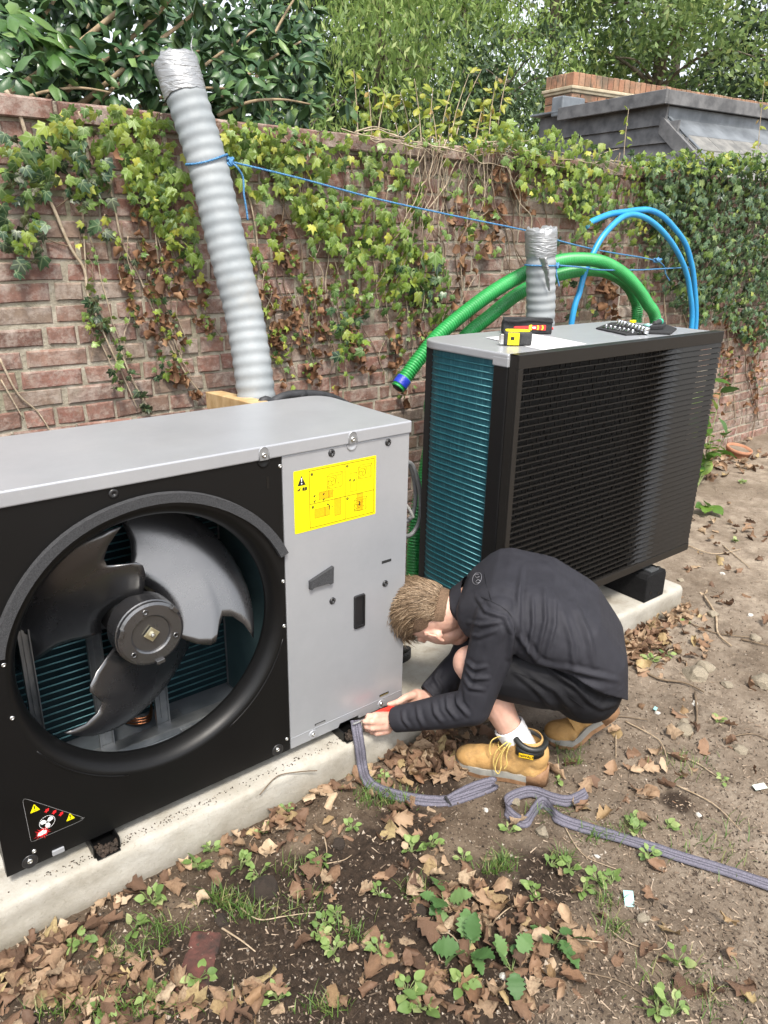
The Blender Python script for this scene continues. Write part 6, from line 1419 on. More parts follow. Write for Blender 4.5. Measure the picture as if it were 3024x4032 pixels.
boot(bootM(he, to, gz(he.x, he.y)*.5+gz(to.x, to.y)*.5-.002), 0, 'boot', 'tan work boot flat on the soil, towards the camera')
toR = wz(1190,1596,zb); dR = Vector((-.75,.66,0)).normalized(); heR = toR-dR*.27
boot(bootM(heR, toR, gz(toR.x, toR.y)-.002), math.radians(42), 'boot', 'tan work boot raised on its toe, farther from the camera')
# --- what the hands work with
tl = thing('hand_tool', 'red handled tool gripped between both hands under the service panel', 'hand tool', tuple(h5(640,690,-.03)))
a_, b_ = h5(830,612,-.050), h5(470,762,-.045); q = MB(); q.smooth = True; T = Matrix.Translation(a_) @ (b_-a_).to_track_quat('Z', 'Y').to_matrix().to_4x4(); L = (b_-a_).length
q.lathe([(.0005,-.004),(.008,-.002),(.0105,.008),(.0095,.03),(.011,.05),(.009,L*.75),(.0075,L),(.0005,L+.003)], T, 16); q.obj('handle', mat('red_plastic', (.62,.03,.02), (.70,.05,.03), .35, 0, 20), tl)
q = MB(); q.lathe([(.0035,L),(.0035,L+.05),(.0005,L+.052)], T, 8); q.obj('shaft', STEEL, tl)
# ================================================================== tools on the second unit, lifting straps
LT = Z2
def cz(x, y): return ((1950+x/2.074)/DS, (1230+y/2.074)/DS)
BLKF = mat('black_nylon', (.010,.010,.011), (.020,.020,.022), .8, 0, 60, bs=250, bst=.6)
TYEL = mat('tape_yellow', (.82,.66,.01), rough=.35); TBLK = mat('tape_rubber', (.022,.023,.024), (.035,.036,.037), .6, 0, 50, bs=160, bst=.4)
PRED = mat('print_red_bright', (.62,.03,.03), rough=.6); PYEL = mat('print_yellow', (.80,.62,.03), rough=.6)
# tape measure lying on its side
c0 = wz(1118, 748, LT); fx = Vector((RT[0], RT[1], 0)).normalized(); fy = Vector((-fx.y, fx.x, 0))
T = Matrix((fx, fy, Vector((0,0,1)))).transposed().to_4x4(); T.translation = c0
tm_ = thing('tape_measure', 'yellow and black tape measure on the louvred unit', 'tape measure', tuple(c0))
q = MB(); q.prism(roundpoly([(-.052,.0),(.052,.0),(.050,.075),(-.040,.080)], [.012,.016,.024,.024]), .0015, .050, T); bd = q.obj('case', TBLK, tm_, bevel=.006, seg=2, recalc=True)
q = MB(); q.prism(roundpoly([(-.037,-.003),(.004,-.003),(.004,.003),(-.037,.003)], .001), .004, .047, T); q.obj('face_plate', TYEL, bd, bevel=.002)
q = MB(); q.box((-.027,-.0045,.022),(-.014,-.0028,.033), T); q.obj('logo_block', INK, bd)
q = MB(); q.prism(roundpoly([(-.046,.006),(.046,.006),(.044,.070),(-.036,.074)], .02), .050, .0525, T); q.obj('top_label', TYEL, bd)
q = MB(); q.box((.010,-.002,.008),(.044,.001,.042), T); q.obj('side_grip', TBLK, bd, bevel=.002)
q = MB(); q.box((-.062,.004,.006),(-.050,.022,.040), T); q.box((-.066,.006,.010),(-.062,.020,.036), T); q.obj('tape_hook', STEEL, tm_, bevel=.001)
# rolled screwdriver pouch
c0 = wz(1139, 722, LT); T.translation = c0
pw = thing('tool_pouch', 'black rolled pouch with a red and yellow screwdriver printed on it', 'pouch', tuple(c0))
q = MB(); q.prism(roundpoly([(0,.0008),(.058,.0008),(.062,.040),(.030,.058),(.002,.050)], .010), -.098, .098, T @ Matrix(((0,0,1,0),(1,0,0,0),(0,1,0,0),(0,0,0,1)))); pb = q.obj('roll', BLKF, pw, bevel=.003, recalc=True)
q = MB(); q.tube(spline([T @ Vector((x, .0+.004*math.sin(x*30), .0535+.003*math.sin(x*45+1))) for x in np.linspace(-.099,.099,9)], 3), .0065, 8); q.obj('flap_edge', BLKF, pb)
q = MB(); q.prism(roundpoly([(-.099,-.001),(.099,-.001),(.096,.058),(-.095,.06)], .012), .0575, .061, T); q.obj('top_flap', BLKF, pb)
def tq(pts, m_, nm, off=-.0022):
    q = MB(); q.add([T @ Vector((x, off+.0005*0, z_)) for x, z_ in pts], [tuple(range(len(pts)))]); q.obj(nm, m_, pb)
tq([(-.058,.027),(-.052,.023),(.004,.021),(.004,.033),(-.052,.031)], PRED, 'printed_blade'); tq([(.004,.018),(.014,.016),(.020,.021),(.020,.033),(.014,.038),(.004,.036)], PYEL, 'printed_collar')
tq(roundpoly([(.014,.019),(.072,.016),(.072,.038),(.014,.035)], .004), PRED, 'printed_handle', -.0026)
for x in (.036, .054): tq([(x,.018),(x+.006,.018),(x+.009,.027),(x+.006,.036),(x,.036),(x+.003,.027)], PYEL, 'printed_stripe', -.0030)
tq([(.018,.0235),(.032,.0235),(.032,.030),(.018,.030)], WHT, 'printed_mark', -.0030)
q = MB(); q.tube([T @ Vector((.099,.02,.022)), T @ Vector((.106,.02,.022))], .005, 8); q.obj('red_tip', PRED, pw)
# sheet of paper
PAPER = mat('paper', (.68,.68,.68), (.74,.74,.74), .8, 0, 3)
C4 = [wz(u, v, LT+.0012) for u, v in ((1049,730),(1173,756),(1268,743),(1150,721))]; q = MB(); q.smooth = True; n = 8; vs = []
for i in range(n+1):
    for j in range(n+1):
        a, b = i/n, j/n; P_ = C4[0].lerp(C4[1], a).lerp(C4[3].lerp(C4[2], a), b); P_.z += .006*max(0, .35-a*.5-b*.5)**1+.0025*(1-math.cos(a*6))*.3*(b); vs.append(P_)
q.add(vs, [(i*(n+1)+j, (i+1)*(n+1)+j, (i+1)*(n+1)+j+1, i*(n+1)+j+1) for i in range(n) for j in range(n)]); pp = q.obj('paper_sheet', PAPER); tag(pp, 'white instruction sheet lying on the louvred unit under the tape measure', 'paper')
q = MB(); rr = random.Random(6)
for k in range(16):
    a, b = .30+.035*k, rr.uniform(.35,.5); p0, p1 = (C4[0].lerp(C4[1], a).lerp(C4[3].lerp(C4[2], a), t_) for t_ in (b, b+rr.uniform(.15,.4))); d_ = (C4[1]-C4[0]).normalized()*.0016
    q.add([p0-d_+Vector((0,0,.0035)), p1-d_+Vector((0,0,.0035)), p1+d_+Vector((0,0,.0035)), p0+d_+Vector((0,0,.0035))], [(0,1,2,3)])
tag(q.obj('printed_lines', mat('print_faint', (.40,.40,.42), rough=.8), pp), kind='stuff')
# open socket set
ss = thing('socket_set', 'open black fold-out socket set with silver sockets on the louvred unit', 'socket set', tuple(wz(1375,715,LT)))
PAD = [wz(*cz(x, y), LT) for x, y in ((820,138),(1065,192),(1240,182),(1250,150),(1130,95),(945,92))]
def slabq(P, h0, h1): q = MB(); n = len(P); q.add([p_+Vector((0,0,h0)) for p_ in P]+[p_+Vector((0,0,h1)) for p_ in P], [tuple(range(n-1,-1,-1)), tuple(range(n,2*n))]+[(i, (i+1) % n, n+(i+1) % n, n+i) for i in range(n)]); return q
slabq(PAD, .0008, .007).obj('pad', BLKF, ss, bevel=.002, recalc=True)
PAD2 = [wz(*cz(x, y), LT) for x, y in ((1250,178),(1430,186),(1480,146),(1385,112),(1290,130))]; slabq(PAD2, .0008, .010).obj('pad_flap', BLKF, ss, bevel=.002, recalc=True)
PAD3 = [wz(*cz(x, y), LT) for x, y in ((1290,128),(1390,128),(1370,160),(1255,165))]; slabq(PAD3, .010, .026).obj('holder_block', BLKF, ss, bevel=.003, recalc=True)
CHR = mat('chrome', (.70,.70,.71), rough=.14, metal=1.0)
def sock_(x, y, r, h, m_=CHR): 
    p_ = wz(*cz(x, y), LT+.008); q = MB(); q.smooth = True; q.lathe([(r*.3,h),(r*.75,h),(r,h-.003),(r,.003),(r*.85,0)], Matrix.Translation(p_) @ Matrix.Rotation(.25,4,'X'), 14); q.obj('socket', m_, ss)
for k in range(6): sock_(1085+k*28, 132+k*7.5, .0095+.0006*k, .026)
for k in range(3): sock_(1000+k*22, 115+k*6, .0085, .030)
for k in range(7): sock_(900+k*36, 128+k*7, .0055, .016)
q = MB(); a_, b_ = wz(*cz(1230,118), LT+.022), wz(*cz(1300,92), LT+.030); c_ = wz(*cz(1365,70), LT+.036); q.tube([a_, b_], .006, 10); q.obj('ratchet_shank', CHR, ss)
q = MB(); q.tube(spline([b_, b_.lerp(c_,.3), b_.lerp(c_,.7), c_], 4), [.010,.011,.0115,.0105,.010,.011,.0125,.013,.0125,.012,.011,.009,.004][:13], 12); q.obj('ratchet_handle', TBLK, ss)
q = MB(); q.tube([b_.lerp(c_,.62), b_.lerp(c_,.80)], .0137, 12); q.obj('green_band', mat('tool_green', (.02,.36,.22), rough=.4), ss)
q = MB(); q.box((-.015,-.008,0),(.015,.008,.012), Matrix.Translation(wz(*cz(1122,86), LT+.018))); q.obj('yellow_bit_holder', TYEL, ss, bevel=.002)
q = MB(); q.tube([wz(*cz(1215,112), LT+.02), wz(*cz(1250,104), LT+.03)], .008, 10); q.obj('adapter', mat('tool_mint', (.30,.62,.55), rough=.4), ss)
q = MB(); P_ = [wz(*cz(x, y), LT+.009) for x, y in ((870,122),(1190,172),(1196,166),(890,116))]; q.add(P_, [(0,1,2,3)]); q.obj('bit_rail', CHR, ss)
# ---- grey lifting straps
WA = mat('strap_light', (.11,.104,.135), (.175,.167,.21), .75, 0, 260, bs=420, bst=.8); WB = mat('strap_dark', (.055,.052,.07), (.10,.095,.122), .8, 0, 260, bs=420, bst=.8)
def strap(pts, wds, w_, root, nm):
    P = spline(pts, 10); Wd = spline(wds, 10); N = len(P); K = 9; q = MB(); q.smooth = False
    vs = []; nn_ = []
    for i, p_ in enumerate(P):
        t_ = (P[min(i+1,N-1)]-P[max(i-1,0)]).normalized(); wd_ = Wd[i]-t_*Wd[i].dot(t_); wd_.normalize(); n_ = t_.cross(wd_)
        for k in range(K+1): s = k/K-.5; vs.append(p_+wd_*(s*w_*(1+.02*math.sin(i*.9)))+n_*(.0004*(1 if k % 2 else -1)+.0003*math.sin(i*1.3+k)))
    for k in range(K):
        q.cm = 1 if k in (0, 3, 5, 8) else 0
        for i in range(N-1): q.add([vs[i*(K+1)+k], vs[(i+1)*(K+1)+k], vs[(i+1)*(K+1)+k+1], vs[i*(K+1)+k+1]], [(0,1,2,3)])
    bm_me = q.mesh(nm, [WA, WB]); bm = bmesh.new(); bm.from_mesh(bm_me); bmesh.ops.remove_doubles(bm, verts=bm.verts, dist=1e-5); bm.to_mesh(bm_me); bm.free()
    o = link(nm, bm_me, root); s_ = o.modifiers.new('t', 'SOLIDIFY'); s_.thickness = .0016; s_.offset = 0; return o
upv = Vector((0,0,1)); away = Vector((FW[0], FW[1], 0)).normalized()
def gp(u, v, h=.012): p_ = wz(u, v, GZ); p_ = wz(u, v, gz(p_.x, p_.y)+h); return p_
s1 = thing('lifting_strap', 'grey webbing strap hanging from the service panel and looping past the boot', 'strap', tuple(gp(880,1722,0)), 'grey lifting straps')
ov = upv*.75+away*.65
strap([wy(768,1556,-.018), wy(771,1575,-.052), wy(777,1612,-.074), wy(783,1655,-.085), gp(792,1683,.03), gp(812,1702,.016), gp(850,1716,.014), gp(900,1727,.014), gp(945,1731,.014), gp(968,1730,.014)], [Vector(RT), Vector(RT), Vector(RT)+upv*.2, Vector(RT)+upv*.3, Vector(RT)*.5+upv*.6+away*.3, ov, ov, ov, ov, ov], .034, s1, 'webbing')
strap([gp(966,1731,.016), gp(990,1717,.020), gp(1020,1702,.026), gp(1050,1692,.03), gp(1066,1689,.03), gp(1066,1696,.022), gp(1050,1704,.016), gp(1018,1716,.014), gp(985,1727,.013), gp(966,1732,.013)], [ov]*10, .032, s1, 'webbing_loop')
q = MB(); k0 = gp(968,1731,.016); q.box((-.003,-.004,-.018),(.003,.004,.018), Matrix.Translation(k0) @ Matrix.Rotation(.5,4,'Z') @ Matrix.Rotation(-.6,4,'X')); q.obj('stitching', WEBB, s1, bevel=.001)
s2 = thing('lifting_strap', 'grey webbing strap trailing across the soil to the right edge', 'strap', tuple(gp(1300,1803,0)), 'grey lifting straps')
c7 = lambda X_, Y_: ((1424+X_/1.037)/DS, (2900+Y_/1.037)/DS)
PT = [(918,226,.022),(905,238,.02),(850,262,.018),(790,255,.018),(700,225,.022),(640,235,.022),(595,262,.02),(592,300,.018),(640,342,.014),(675,345,.014),(705,300,.018),(738,266,.024),(768,292,.020),(800,330,.018),(880,362,.013),(1040,408,.012),(1180,450,.012),(1300,490,.012),(1480,545,.012),(1660,605,.012),(1760,640,.012),(1960,700,.012),(2150,740,.012)]
ov2 = upv*.55+away*.8; fl_ = upv*.25+away*.95
strap([gp(*c7(a, b), h) for a, b, h in PT], [ov]*6+[ov2]*4+[ov]*3+[ov2]*2+[fl_]*8, .034, s2, 'webbing')
# ================================================================== what lies and grows on the soil
def P_g(u, v): p_ = wz(u, v, GZ); z_ = gz(p_.x, p_.y); p_ = wz(u, v, z_); return Vector((p_.x, p_.y, gz(p_.x, p_.y)))
def free(p_):                      # not under the plinth or inside the wall
    return not (p_.y > SF-.012 and p_.x < SX1+.01) and p_.y < WY-.03
# ---- dead leaves
def litter_leaf(seed):
    rr = random.Random(seed); q = MB(); q.smooth = True; nl, nw = 7, 5; kind = seed % 5; cu = rr.uniform(1.4, 4.6)*rr.choice((1, 1, -1)); cl = rr.uniform(-1.2, 2.4); vs = []; ph = rr.uniform(0, 6); vf = rr.uniform(-.05,.28); tw = rr.uniform(-.8,.8)
    for j in range(nl):
        t_ = j/(nl-1)
        wv = (.42*math.sin(math.pi*min(1, t_*.9+.08))**.7)*(1+(.62 if kind else .3)*math.sin(t_*21+ph)*(.4+t_*.6))
        if j in (0, nl-1): wv *= .25
        for i in range(nw):
            s = (i/(nw-1)-.5)*2; x = s*wv*(1+rr.uniform(-.10,.10)); y = t_-.5+rr.uniform(-.03,.03)+.09*abs(s)*(1 if j % 2 else -1)*(.8 if kind else .2)
            a = cu*x; X_, Z_ = math.sin(a)/cu, (1-math.cos(a))/cu; b = cl*y; Y2_, Z3 = math.sin(b)/cl if abs(cl) > .05 else y, (1-math.cos(b))/cl if abs(cl) > .05 else 0
            ct, st_ = math.cos(tw*y), math.sin(tw*y); X_, Z_ = X_*ct-Z_*st_, X_*st_+Z_*ct
            vs.append(Vector((X_, Y2_, Z_+Z3+rr.uniform(-.07,.07)+vf*abs(s)*(.4+.6*t_))))
    zmin = min(v_.z for v_ in vs); vs = [v_-Vector((0,0,zmin)) for v_ in vs]
    q.add(vs, [(j*nw+i, j*nw+i+1, (j+1)*nw+i+1, (j+1)*nw+i) for j in range(nl-1) for i in range(nw-1)]); return q
mt, t, p, out = nodes('dead_leaf_litter'); r = rnd(t)
c = ramp(t, r, [(0,(.085,.048,.030)),(.18,(.16,.092,.056)),(.36,(.25,.15,.09)),(.54,(.33,.215,.13)),(.70,(.43,.31,.20)),(.80,(.52,.40,.27)),(.9,(.20,.105,.055)),(1,(.46,.36,.18))])
c = mix(t, ramp(t, noise(t, 7, 5), [(.42,(0,)*3),(.7,(.6,)*3)]), c, (.15,.085,.05)); t.links.new(c, p.inputs['Base Color']); p.inputs['Roughness'].default_value = .72
bump(t, p, noise(t, 30, 4), .5, .02)
tr = t.nodes.new('ShaderNodeBsdfTranslucent'); t.links.new(c, tr.inputs['Color']); ms = t.nodes.new('ShaderNodeMixShader'); ms.inputs[0].default_value = .18; t.links.new(p.outputs[0], ms.inputs[1]); t.links.new(tr.outputs[0], ms.inputs[2]); t.links.new(ms.outputs[0], out.inputs[0]); LIT = mt
LQ = [litter_leaf(s) for s in range(14)]; LM = [q.mesh('dead_leaf', LIT) for q in LQ]
rr = random.Random(99); spots = []
def edge_band(n, w0, w1, smax=1.0, lo=.028, hi=.062):
    for _ in range(n):
        x = rr.uniform(-1.25, 1.72); y = SF-.012-abs(rr.gauss(0, w1))-w0; spots.append((Vector((x, y, gz(x, y))), rr.uniform(lo, hi)))
def blob(u, v, ru, rv, n, lo=.028, hi=.066):
    k = 0
    while k < n:
        a, b = rr.gauss(0,.55), rr.gauss(0,.55)
        if a*a+b*b > 1.6: continue
        k += 1; spots.append((P_g(u+a*ru, v+b*rv), rr.uniform(lo, hi)))
edge_band(250, .0, .075)
blob(110,2110,210,105,170); blob(320,2165,160,60,60); blob(540,2150,90,60,22); blob(930,2040,120,130,52); blob(1130,2010,140,100,56); blob(890,1880,80,90,16); blob(620,1780,110,40,34); blob(930,1640,65,50,95,.04,.075); blob(890,1790,80,60,24); blob(1000,1960,90,80,36); blob(1040,2150,200,60,46); blob(1210,2080,110,80,22)
blob(1390,1390,70,55,110,.045,.075); blob(1310,1340,60,60,50,.04,.07); blob(1440,1330,40,40,26,.04,.07); blob(1570,990,90,45,80,.045,.08); blob(1520,1010,60,30,40,.045,.08); blob(1480,1400,110,60,26); blob(1300,1700,160,80,14,.04,.07); blob(1500,1600,180,140,26,.04,.07); blob(760,2000,200,150,24); blob(1500,2050,180,140,12,.04,.07); blob(1560,1200,110,120,40,.04,.07)
blob(1900,1000,200,60,120,.045,.08); blob(1950,1400,300,300,70,.04,.07); blob(-150,2100,150,120,60,.04,.07)
for _ in range(60): spots.append((P_g(rr.uniform(0,1659), rr.uniform(1500,2200)), rr.uniform(.04,.07)))
spots = [(p_, s) for p_, s in spots if free(p_)]
def fscore(ps):
    u, v = topx(ps[0]); return ps[1]/depth(ps[0]) if -15 < u < 1675 and 850 < v < 2230 and not hid(ps[0]) else 0
ZONES = [((950,1640),'beside the near boot'),((1390,1390),'off the far end of the plinth'),((1570,990),'at the foot of the far wall'),((120,2110),'in the bottom left corner'),((420,2140),'beside the sunken dark brick'),((1050,2060),'around the nettles'),((1450,2080),'in the bottom right corner'),((850,1880),'on the turned soil in the centre'),((1300,1740),'beside the trailing strap'),((1560,1500),'towards the right edge'),((650,1720),'along the foot of the plinth'),((300,1930),'along the foot of the plinth on the left'),((640,1960),'left of centre in the foreground'),((1200,1560),'behind the boots')]
def zone(p_): u, v = topx(p_); return min(ZONES, key=lambda z_: (z_[0][0]-u)**2+(z_[0][1]-v)**2)[1]
ORD = ['first','second','third','fourth','fifth','sixth','seventh','eighth','ninth','tenth','eleventh','twelfth']
def number(objs, noun):
    g = {}
    for o in objs: g.setdefault(zone(o.location if o.data is None or o.matrix_basis.translation.length > 1e-6 else sum((Vector(c) for c in o.bound_box), Vector())/8), []).append(o)
    for z_, L_ in g.items():
        L_.sort(key=lambda o: topx(o.location if o.data is None or o.matrix_basis.translation.length > 1e-6 else sum((Vector(c) for c in o.bound_box), Vector())/8)[0])
        for k, o in enumerate(L_): o['label'] = f'{noun} {z_}' if len(L_) == 1 else f'{ORD[min(k, 11)]} {noun} from the left {z_}'
spots.sort(key=fscore, reverse=True); rest = MB(); lab = {}
for n_, (p_, s) in enumerate(spots):
    i = rr.randrange(14); M_ = Matrix.Translation(p_+Vector((0,0,rr.uniform(-.004,.012)+(.012 if rr.random() < .25 else 0)))) @ Euler((rr.gauss(0,.45)+(math.pi if rr.random() < .35 else 0), rr.gauss(0,.45), rr.uniform(0,6.28))).to_matrix().to_4x4() @ Matrix.Diagonal((s*rr.uniform(.75,1.1), s*1.1, s*rr.uniform(.7,1.2), 1))
    if n_ < 290 and fscore((p_, s)) > 0:
        o = link('fallen_leaf', LM[i], None, M=M_); tag(o, 'curled dry brown leaf lying '+zone(p_), 'leaf', 'dry leaves fallen on the soil')
    else: rest.cr = rr.random(); rest.smooth = True; rest.add([M_ @ Vector(v_) for v_ in LQ[i].v], LQ[i].f)
tag(rest.obj('leaf_litter', LIT), 'smaller dry brown leaves strewn over the soil', 'leaf litter', kind='stuff')
# ---- grass
GRASS = leafmat('grass_blade', [(0,(.055,.12,.02)),(.5,(.10,.19,.035)),(.85,(.17,.25,.06)),(1,(.36,.32,.15))], .5, .3)
q = MB(); q.smooth = True
def blade_(p_, L, a, lean, w_):
    d_ = Vector((math.cos(a), math.sin(a), 0)); s = Vector((-d_.y, d_.x, 0)); P = [p_+d_*(L*lean*t_*t_)+Vector((0,0,L*t_*(1-.35*lean*t_))) for t_ in (0,.35,.7,1)]; q.cr = rr.random()
    q.add([P[0]-s*w_, P[0]+s*w_, P[1]-s*w_*.9, P[1]+s*w_*.9, P[2]-s*w_*.6, P[2]+s*w_*.6, P[3]], [(0,1,3,2),(2,3,5,4),(4,5,6)])
tufts = [(800,1722,40,26,70),(850,1735,40,20,50),(1085,1870,32,20,46),(1060,1880,40,20,30),(1215,1860,24,14,26),(1205,1600,24,16,34),(1225,1620,30,12,24),(480,1950,50,22,60),(540,1975,60,24,50),(350,2020,60,30,40),(270,2060,80,30,40),(1310,1950,30,20,24),(1330,2010,40,20,22),(1290,1810,50,20,30),(960,1560,20,12,10),(1480,1650,60,30,26),(1240,1650,30,10,20),(650,1960,60,40,22),(760,2020,40,30,26),(1180,1760,60,20,18),(1360,1790,50,20,20),(300,2180,120,30,60),(150,2190,120,30,40),(700,2180,60,20,30),(1500,2150,120,60,40),(1540,1830,90,60,30),(640,1880,50,20,20),(900,1930,40,30,22)]
for u, v, ru, rv, n in tufts:
    for _ in range(int(n*2.2)):
        p_ = P_g(u+rr.gauss(0,.5)*ru, v+rr.gauss(0,.5)*rv)
        if free(p_): blade_(p_-Vector((0,0,.003)), rr.uniform(.018,.06), rr.uniform(0,6.28), rr.uniform(.2,1.1), rr.uniform(.0008,.0017))
tag(q.obj('grass', GRASS), 'thin tufts of grass in the soil', 'grass', kind='stuff')
# ---- small weeds, each a plant
WEEDM = leafmat('weed_leaf', [(0,(.13,.22,.06)),(.5,(.21,.32,.09)),(.85,(.30,.40,.14)),(1,(.40,.44,.20))], .5, .3)
def ovate(seed, ser=0):
    rr_ = random.Random(seed); q = MB(); q.smooth = True; n = 8 if not ser else 12; L = []; 
    for k in range(n+1):
        t_ = k/n; w_ = .34*math.sin(math.pi*t_**.8)**.8*(1+(.24 if k % 2 else -.16)*ser); L.append((t_-.0, w_))
    vs = []; 
    for t_, w_ in L: zc = .16*math.sin(t_*2.2)-.10*t_*t_+rr_.uniform(-.012,.012); vs += [Vector((-w_, t_, zc+.05)), Vector((0, t_, zc)), Vector((w_, t_, zc+.05+rr_.uniform(-.03,.03)))]
    fs = []
    for k in range(n): a, b = k*3, (k+1)*3; fs += [(a,a+1,b+1,b),(a+1,a+2,b+2,b+1)]
    q.add(vs, fs); return q
OV = [ovate(s) for s in range(4)]; NE = [ovate(10+s, 1) for s in range(4)]; OVM = [q.mesh('weed_leaf', WEEDM) for q in OV]
NETM = leafmat('nettle_leaf', [(0,(.06,.14,.04)),(.5,(.10,.20,.06)),(1,(.16,.26,.09))], .5, .25); NEM = [q.mesh('nettle_leaf', NETM) for q in NE]
WST = mat('weed_stem', (.14,.20,.07), (.22,.26,.10), .6, 0, 20)
def weed(u, v, h, n, size, label, group=None, meshes=OVM, cat='weed', nm='weed_plant', spread=1.0, up=.45):
    p_ = P_g(u, v)
    if not free(p_): return
    root = thing(nm, label, cat, tuple(p_-Vector((0,0,.002))), group); q = MB(); sm_ = []
    for k in range(n):
        a = rr.uniform(0, 6.28); hh = h*rr.uniform(.35,1); d_ = Vector((math.cos(a), math.sin(a), 0)); e = d_*(h*.55*spread*rr.uniform(.5,1.2))+Vector((0,0,hh)); sm_.append((e, a, d_)); q.tube(spline([Vector((0,0,0)), e*.5+Vector((0,0,hh*.2)), e], 3), [.0016,.0014,.0012,.0011,.001,.0009,.0008], 4)
    link('stems', q.mesh('stems', WST), root, M=Matrix())
    for e, a, d_ in sm_:
        s = size*rr.uniform(.6,1.25); link('leaf', rr.choice(meshes), root, M=Matrix.Translation(e) @ Matrix.Rotation(a-math.pi/2, 4, 'Z') @ Euler((rr.gauss(up*.5,.4), rr.gauss(0,.35), 0)).to_matrix().to_4x4() @ Matrix.Diagonal((s, s, s, 1)))
WL, WG = 'small green weed seedling rooted in the soil', 'small weeds in the soil'
for u, v, h, n, s in ((690,1862,.05,7,.040),(700,2000,.04,9,.034),(690,2030,.04,10,.036),(720,2060,.04,9,.034),(730,1985,.035,8,.032),(500,1795,.03,6,.04),(455,1840,.03,6,.035),(370,1830,.03,6,.045),(520,1880,.05,9,.04),(560,1900,.05,8,.036),(620,1755,.03,6,.03),(830,1690,.03,5,.035),(760,1640,.02,4,.04),(890,1840,.035,7,.05),(930,1830,.035,7,.045),(1000,1860,.03,6,.04),(1190,1872,.03,6,.036),(1230,1880,.03,7,.04),(1370,1800,.04,8,.045),(1440,1790,.03,6,.04),(1400,1850,.03,6,.045),(1290,1905,.035,8,.04),(1260,1925,.035,8,.04),(1320,1910,.035,8,.04),(1460,2085,.045,5,.05),(1455,2190,.05,8,.045),(1420,2180,.05,8,.05),(1550,1560,.03,4,.04),(1370,1780,.03,6,.036),(1205,1690,.025,3,.035),(430,1880,.04,8,.045),(330,1950,.04,8,.055),(240,1925,.03,6,.05),(290,2010,.04,7,.04),(180,2040,.04,7,.045),(430,2120,.04,8,.045),(330,2160,.04,9,.04),(230,2190,.04,9,.035),(600,2160,.04,8,.034),(820,2060,.04,8,.036),(880,2150,.05,10,.05),(910,2180,.05,10,.055),(1150,1930,.03,6,.04),(1210,1395,.03,4,.05),(1405,1430,.03,5,.05),(1440,1420,.03,5,.045),(1480,1345,.02,4,.04),(1590,1170,.02,4,.05),(1605,1040,.02,4,.05),(1100,1800,.03,5,.04),(1560,1690,.03,4,.03),(1000,2130,.04,8,.05),(820,1935,.03,6,.035),(760,1790,.03,6,.035),(570,1800,.03,6,.03)):
    weed(u, v, h*.75, n+3, s*.60, WL, WG)
weed(1105,2100,.045,5,.060,'large serrated nettle leaves among the dead leaves in the foreground', None, NEM, 'nettle', 'nettle_plant', 1.0, .2)
weed(1010,2070,.05,7,.065,'pale serrated nettle left of the largest one', None, NEM, 'nettle', 'nettle_plant', 1.0, .2); weed(1195,2040,.04,6,.062,'wilted serrated nettle right of the largest one', None, NEM, 'nettle', 'nettle_plant', 1.0, .1); weed(960,1960,.04,7,.058,'nettle lying among dead leaves below the strap', None, NEM, 'nettle', 'nettle_plant', 1.0, .1)
weed(20,2045,.10,4,.09,'broad weed leaf at the left edge beside the plinth', None, OVM, 'weed', 'weed_plant', .8, .3)
# laurel seedling by the far end of the louvred unit
LAUR = leafmat('laurel_leaf', [(0,(.055,.13,.03)),(.5,(.13,.24,.04)),(1,(.24,.36,.06))], .32, .3); LA = [q.mesh('laurel_leaf', LAUR) for q in OV]
lp = wz(1506,1045,-.07); lp.z = gz(lp.x, lp.y); lr = thing('laurel_seedling', 'young laurel with bright green leaves beside the louvred unit', 'shrub', tuple(lp))
for top_, r in (((.20,.16,.82),.008),((.06,-.02,.34),.006),((.22,-.05,.40),.005),((-.04,.05,.50),.006),((.30,.10,.62),.005)):
    q = MB(); T_ = Vector(top_); q.tube(spline([Vector((0,0,0)), T_*.5+Vector((.02,.0,.02)), T_], 6), [r*(1-.06*i) for i in range(13)], 6); link('stem', q.mesh('stem', WST), lr, M=Matrix())
    for k in range(9):
        f = rr.uniform(.25,1); b = T_*f; a = rr.uniform(0,6.28); s = rr.uniform(.09,.15); link('leaf', rr.choice(LA), lr, M=Matrix.Translation(b) @ Matrix.Rotation(a,4,'Z') @ Euler((rr.gauss(.1,.5), rr.gauss(0,.3), 0)).to_matrix().to_4x4() @ Matrix.Diagonal((s*.85, s, s, 1)))
weed(1530,1100,.06,5,.10,'low laurel shoot in front of the young laurel', None, LA, 'shrub', 'laurel_shoot', 1.0, .2)
TERR = mat('terracotta', (.30,.13,.07), (.40,.20,.12), .85, 0, 12, bs=60, bst=.4); pp_ = wz(1591,972,-.02); pp_.z = gz(pp_.x, pp_.y)-.04; q = MB(); q.smooth = True
q.lathe([(.07,0),(.085,.05),(.092,.085),(.098,.085),(.098,.11),(.088,.112),(.084,.09)], Matrix.Translation(pp_) @ Matrix.Rotation(.2,4,'X'), 26); po = q.obj('flower_pot', TERR); tag(po, 'terracotta pot sunk in the soil against the far wall', 'pot')
q = MB(); q.lathe([(.086,.092),(.04,.098),(.001,.096)], Matrix.Translation(pp_) @ Matrix.Rotation(.2,4,'X'), 16); q.obj('pot_soil', ground.data.materials[0], po)
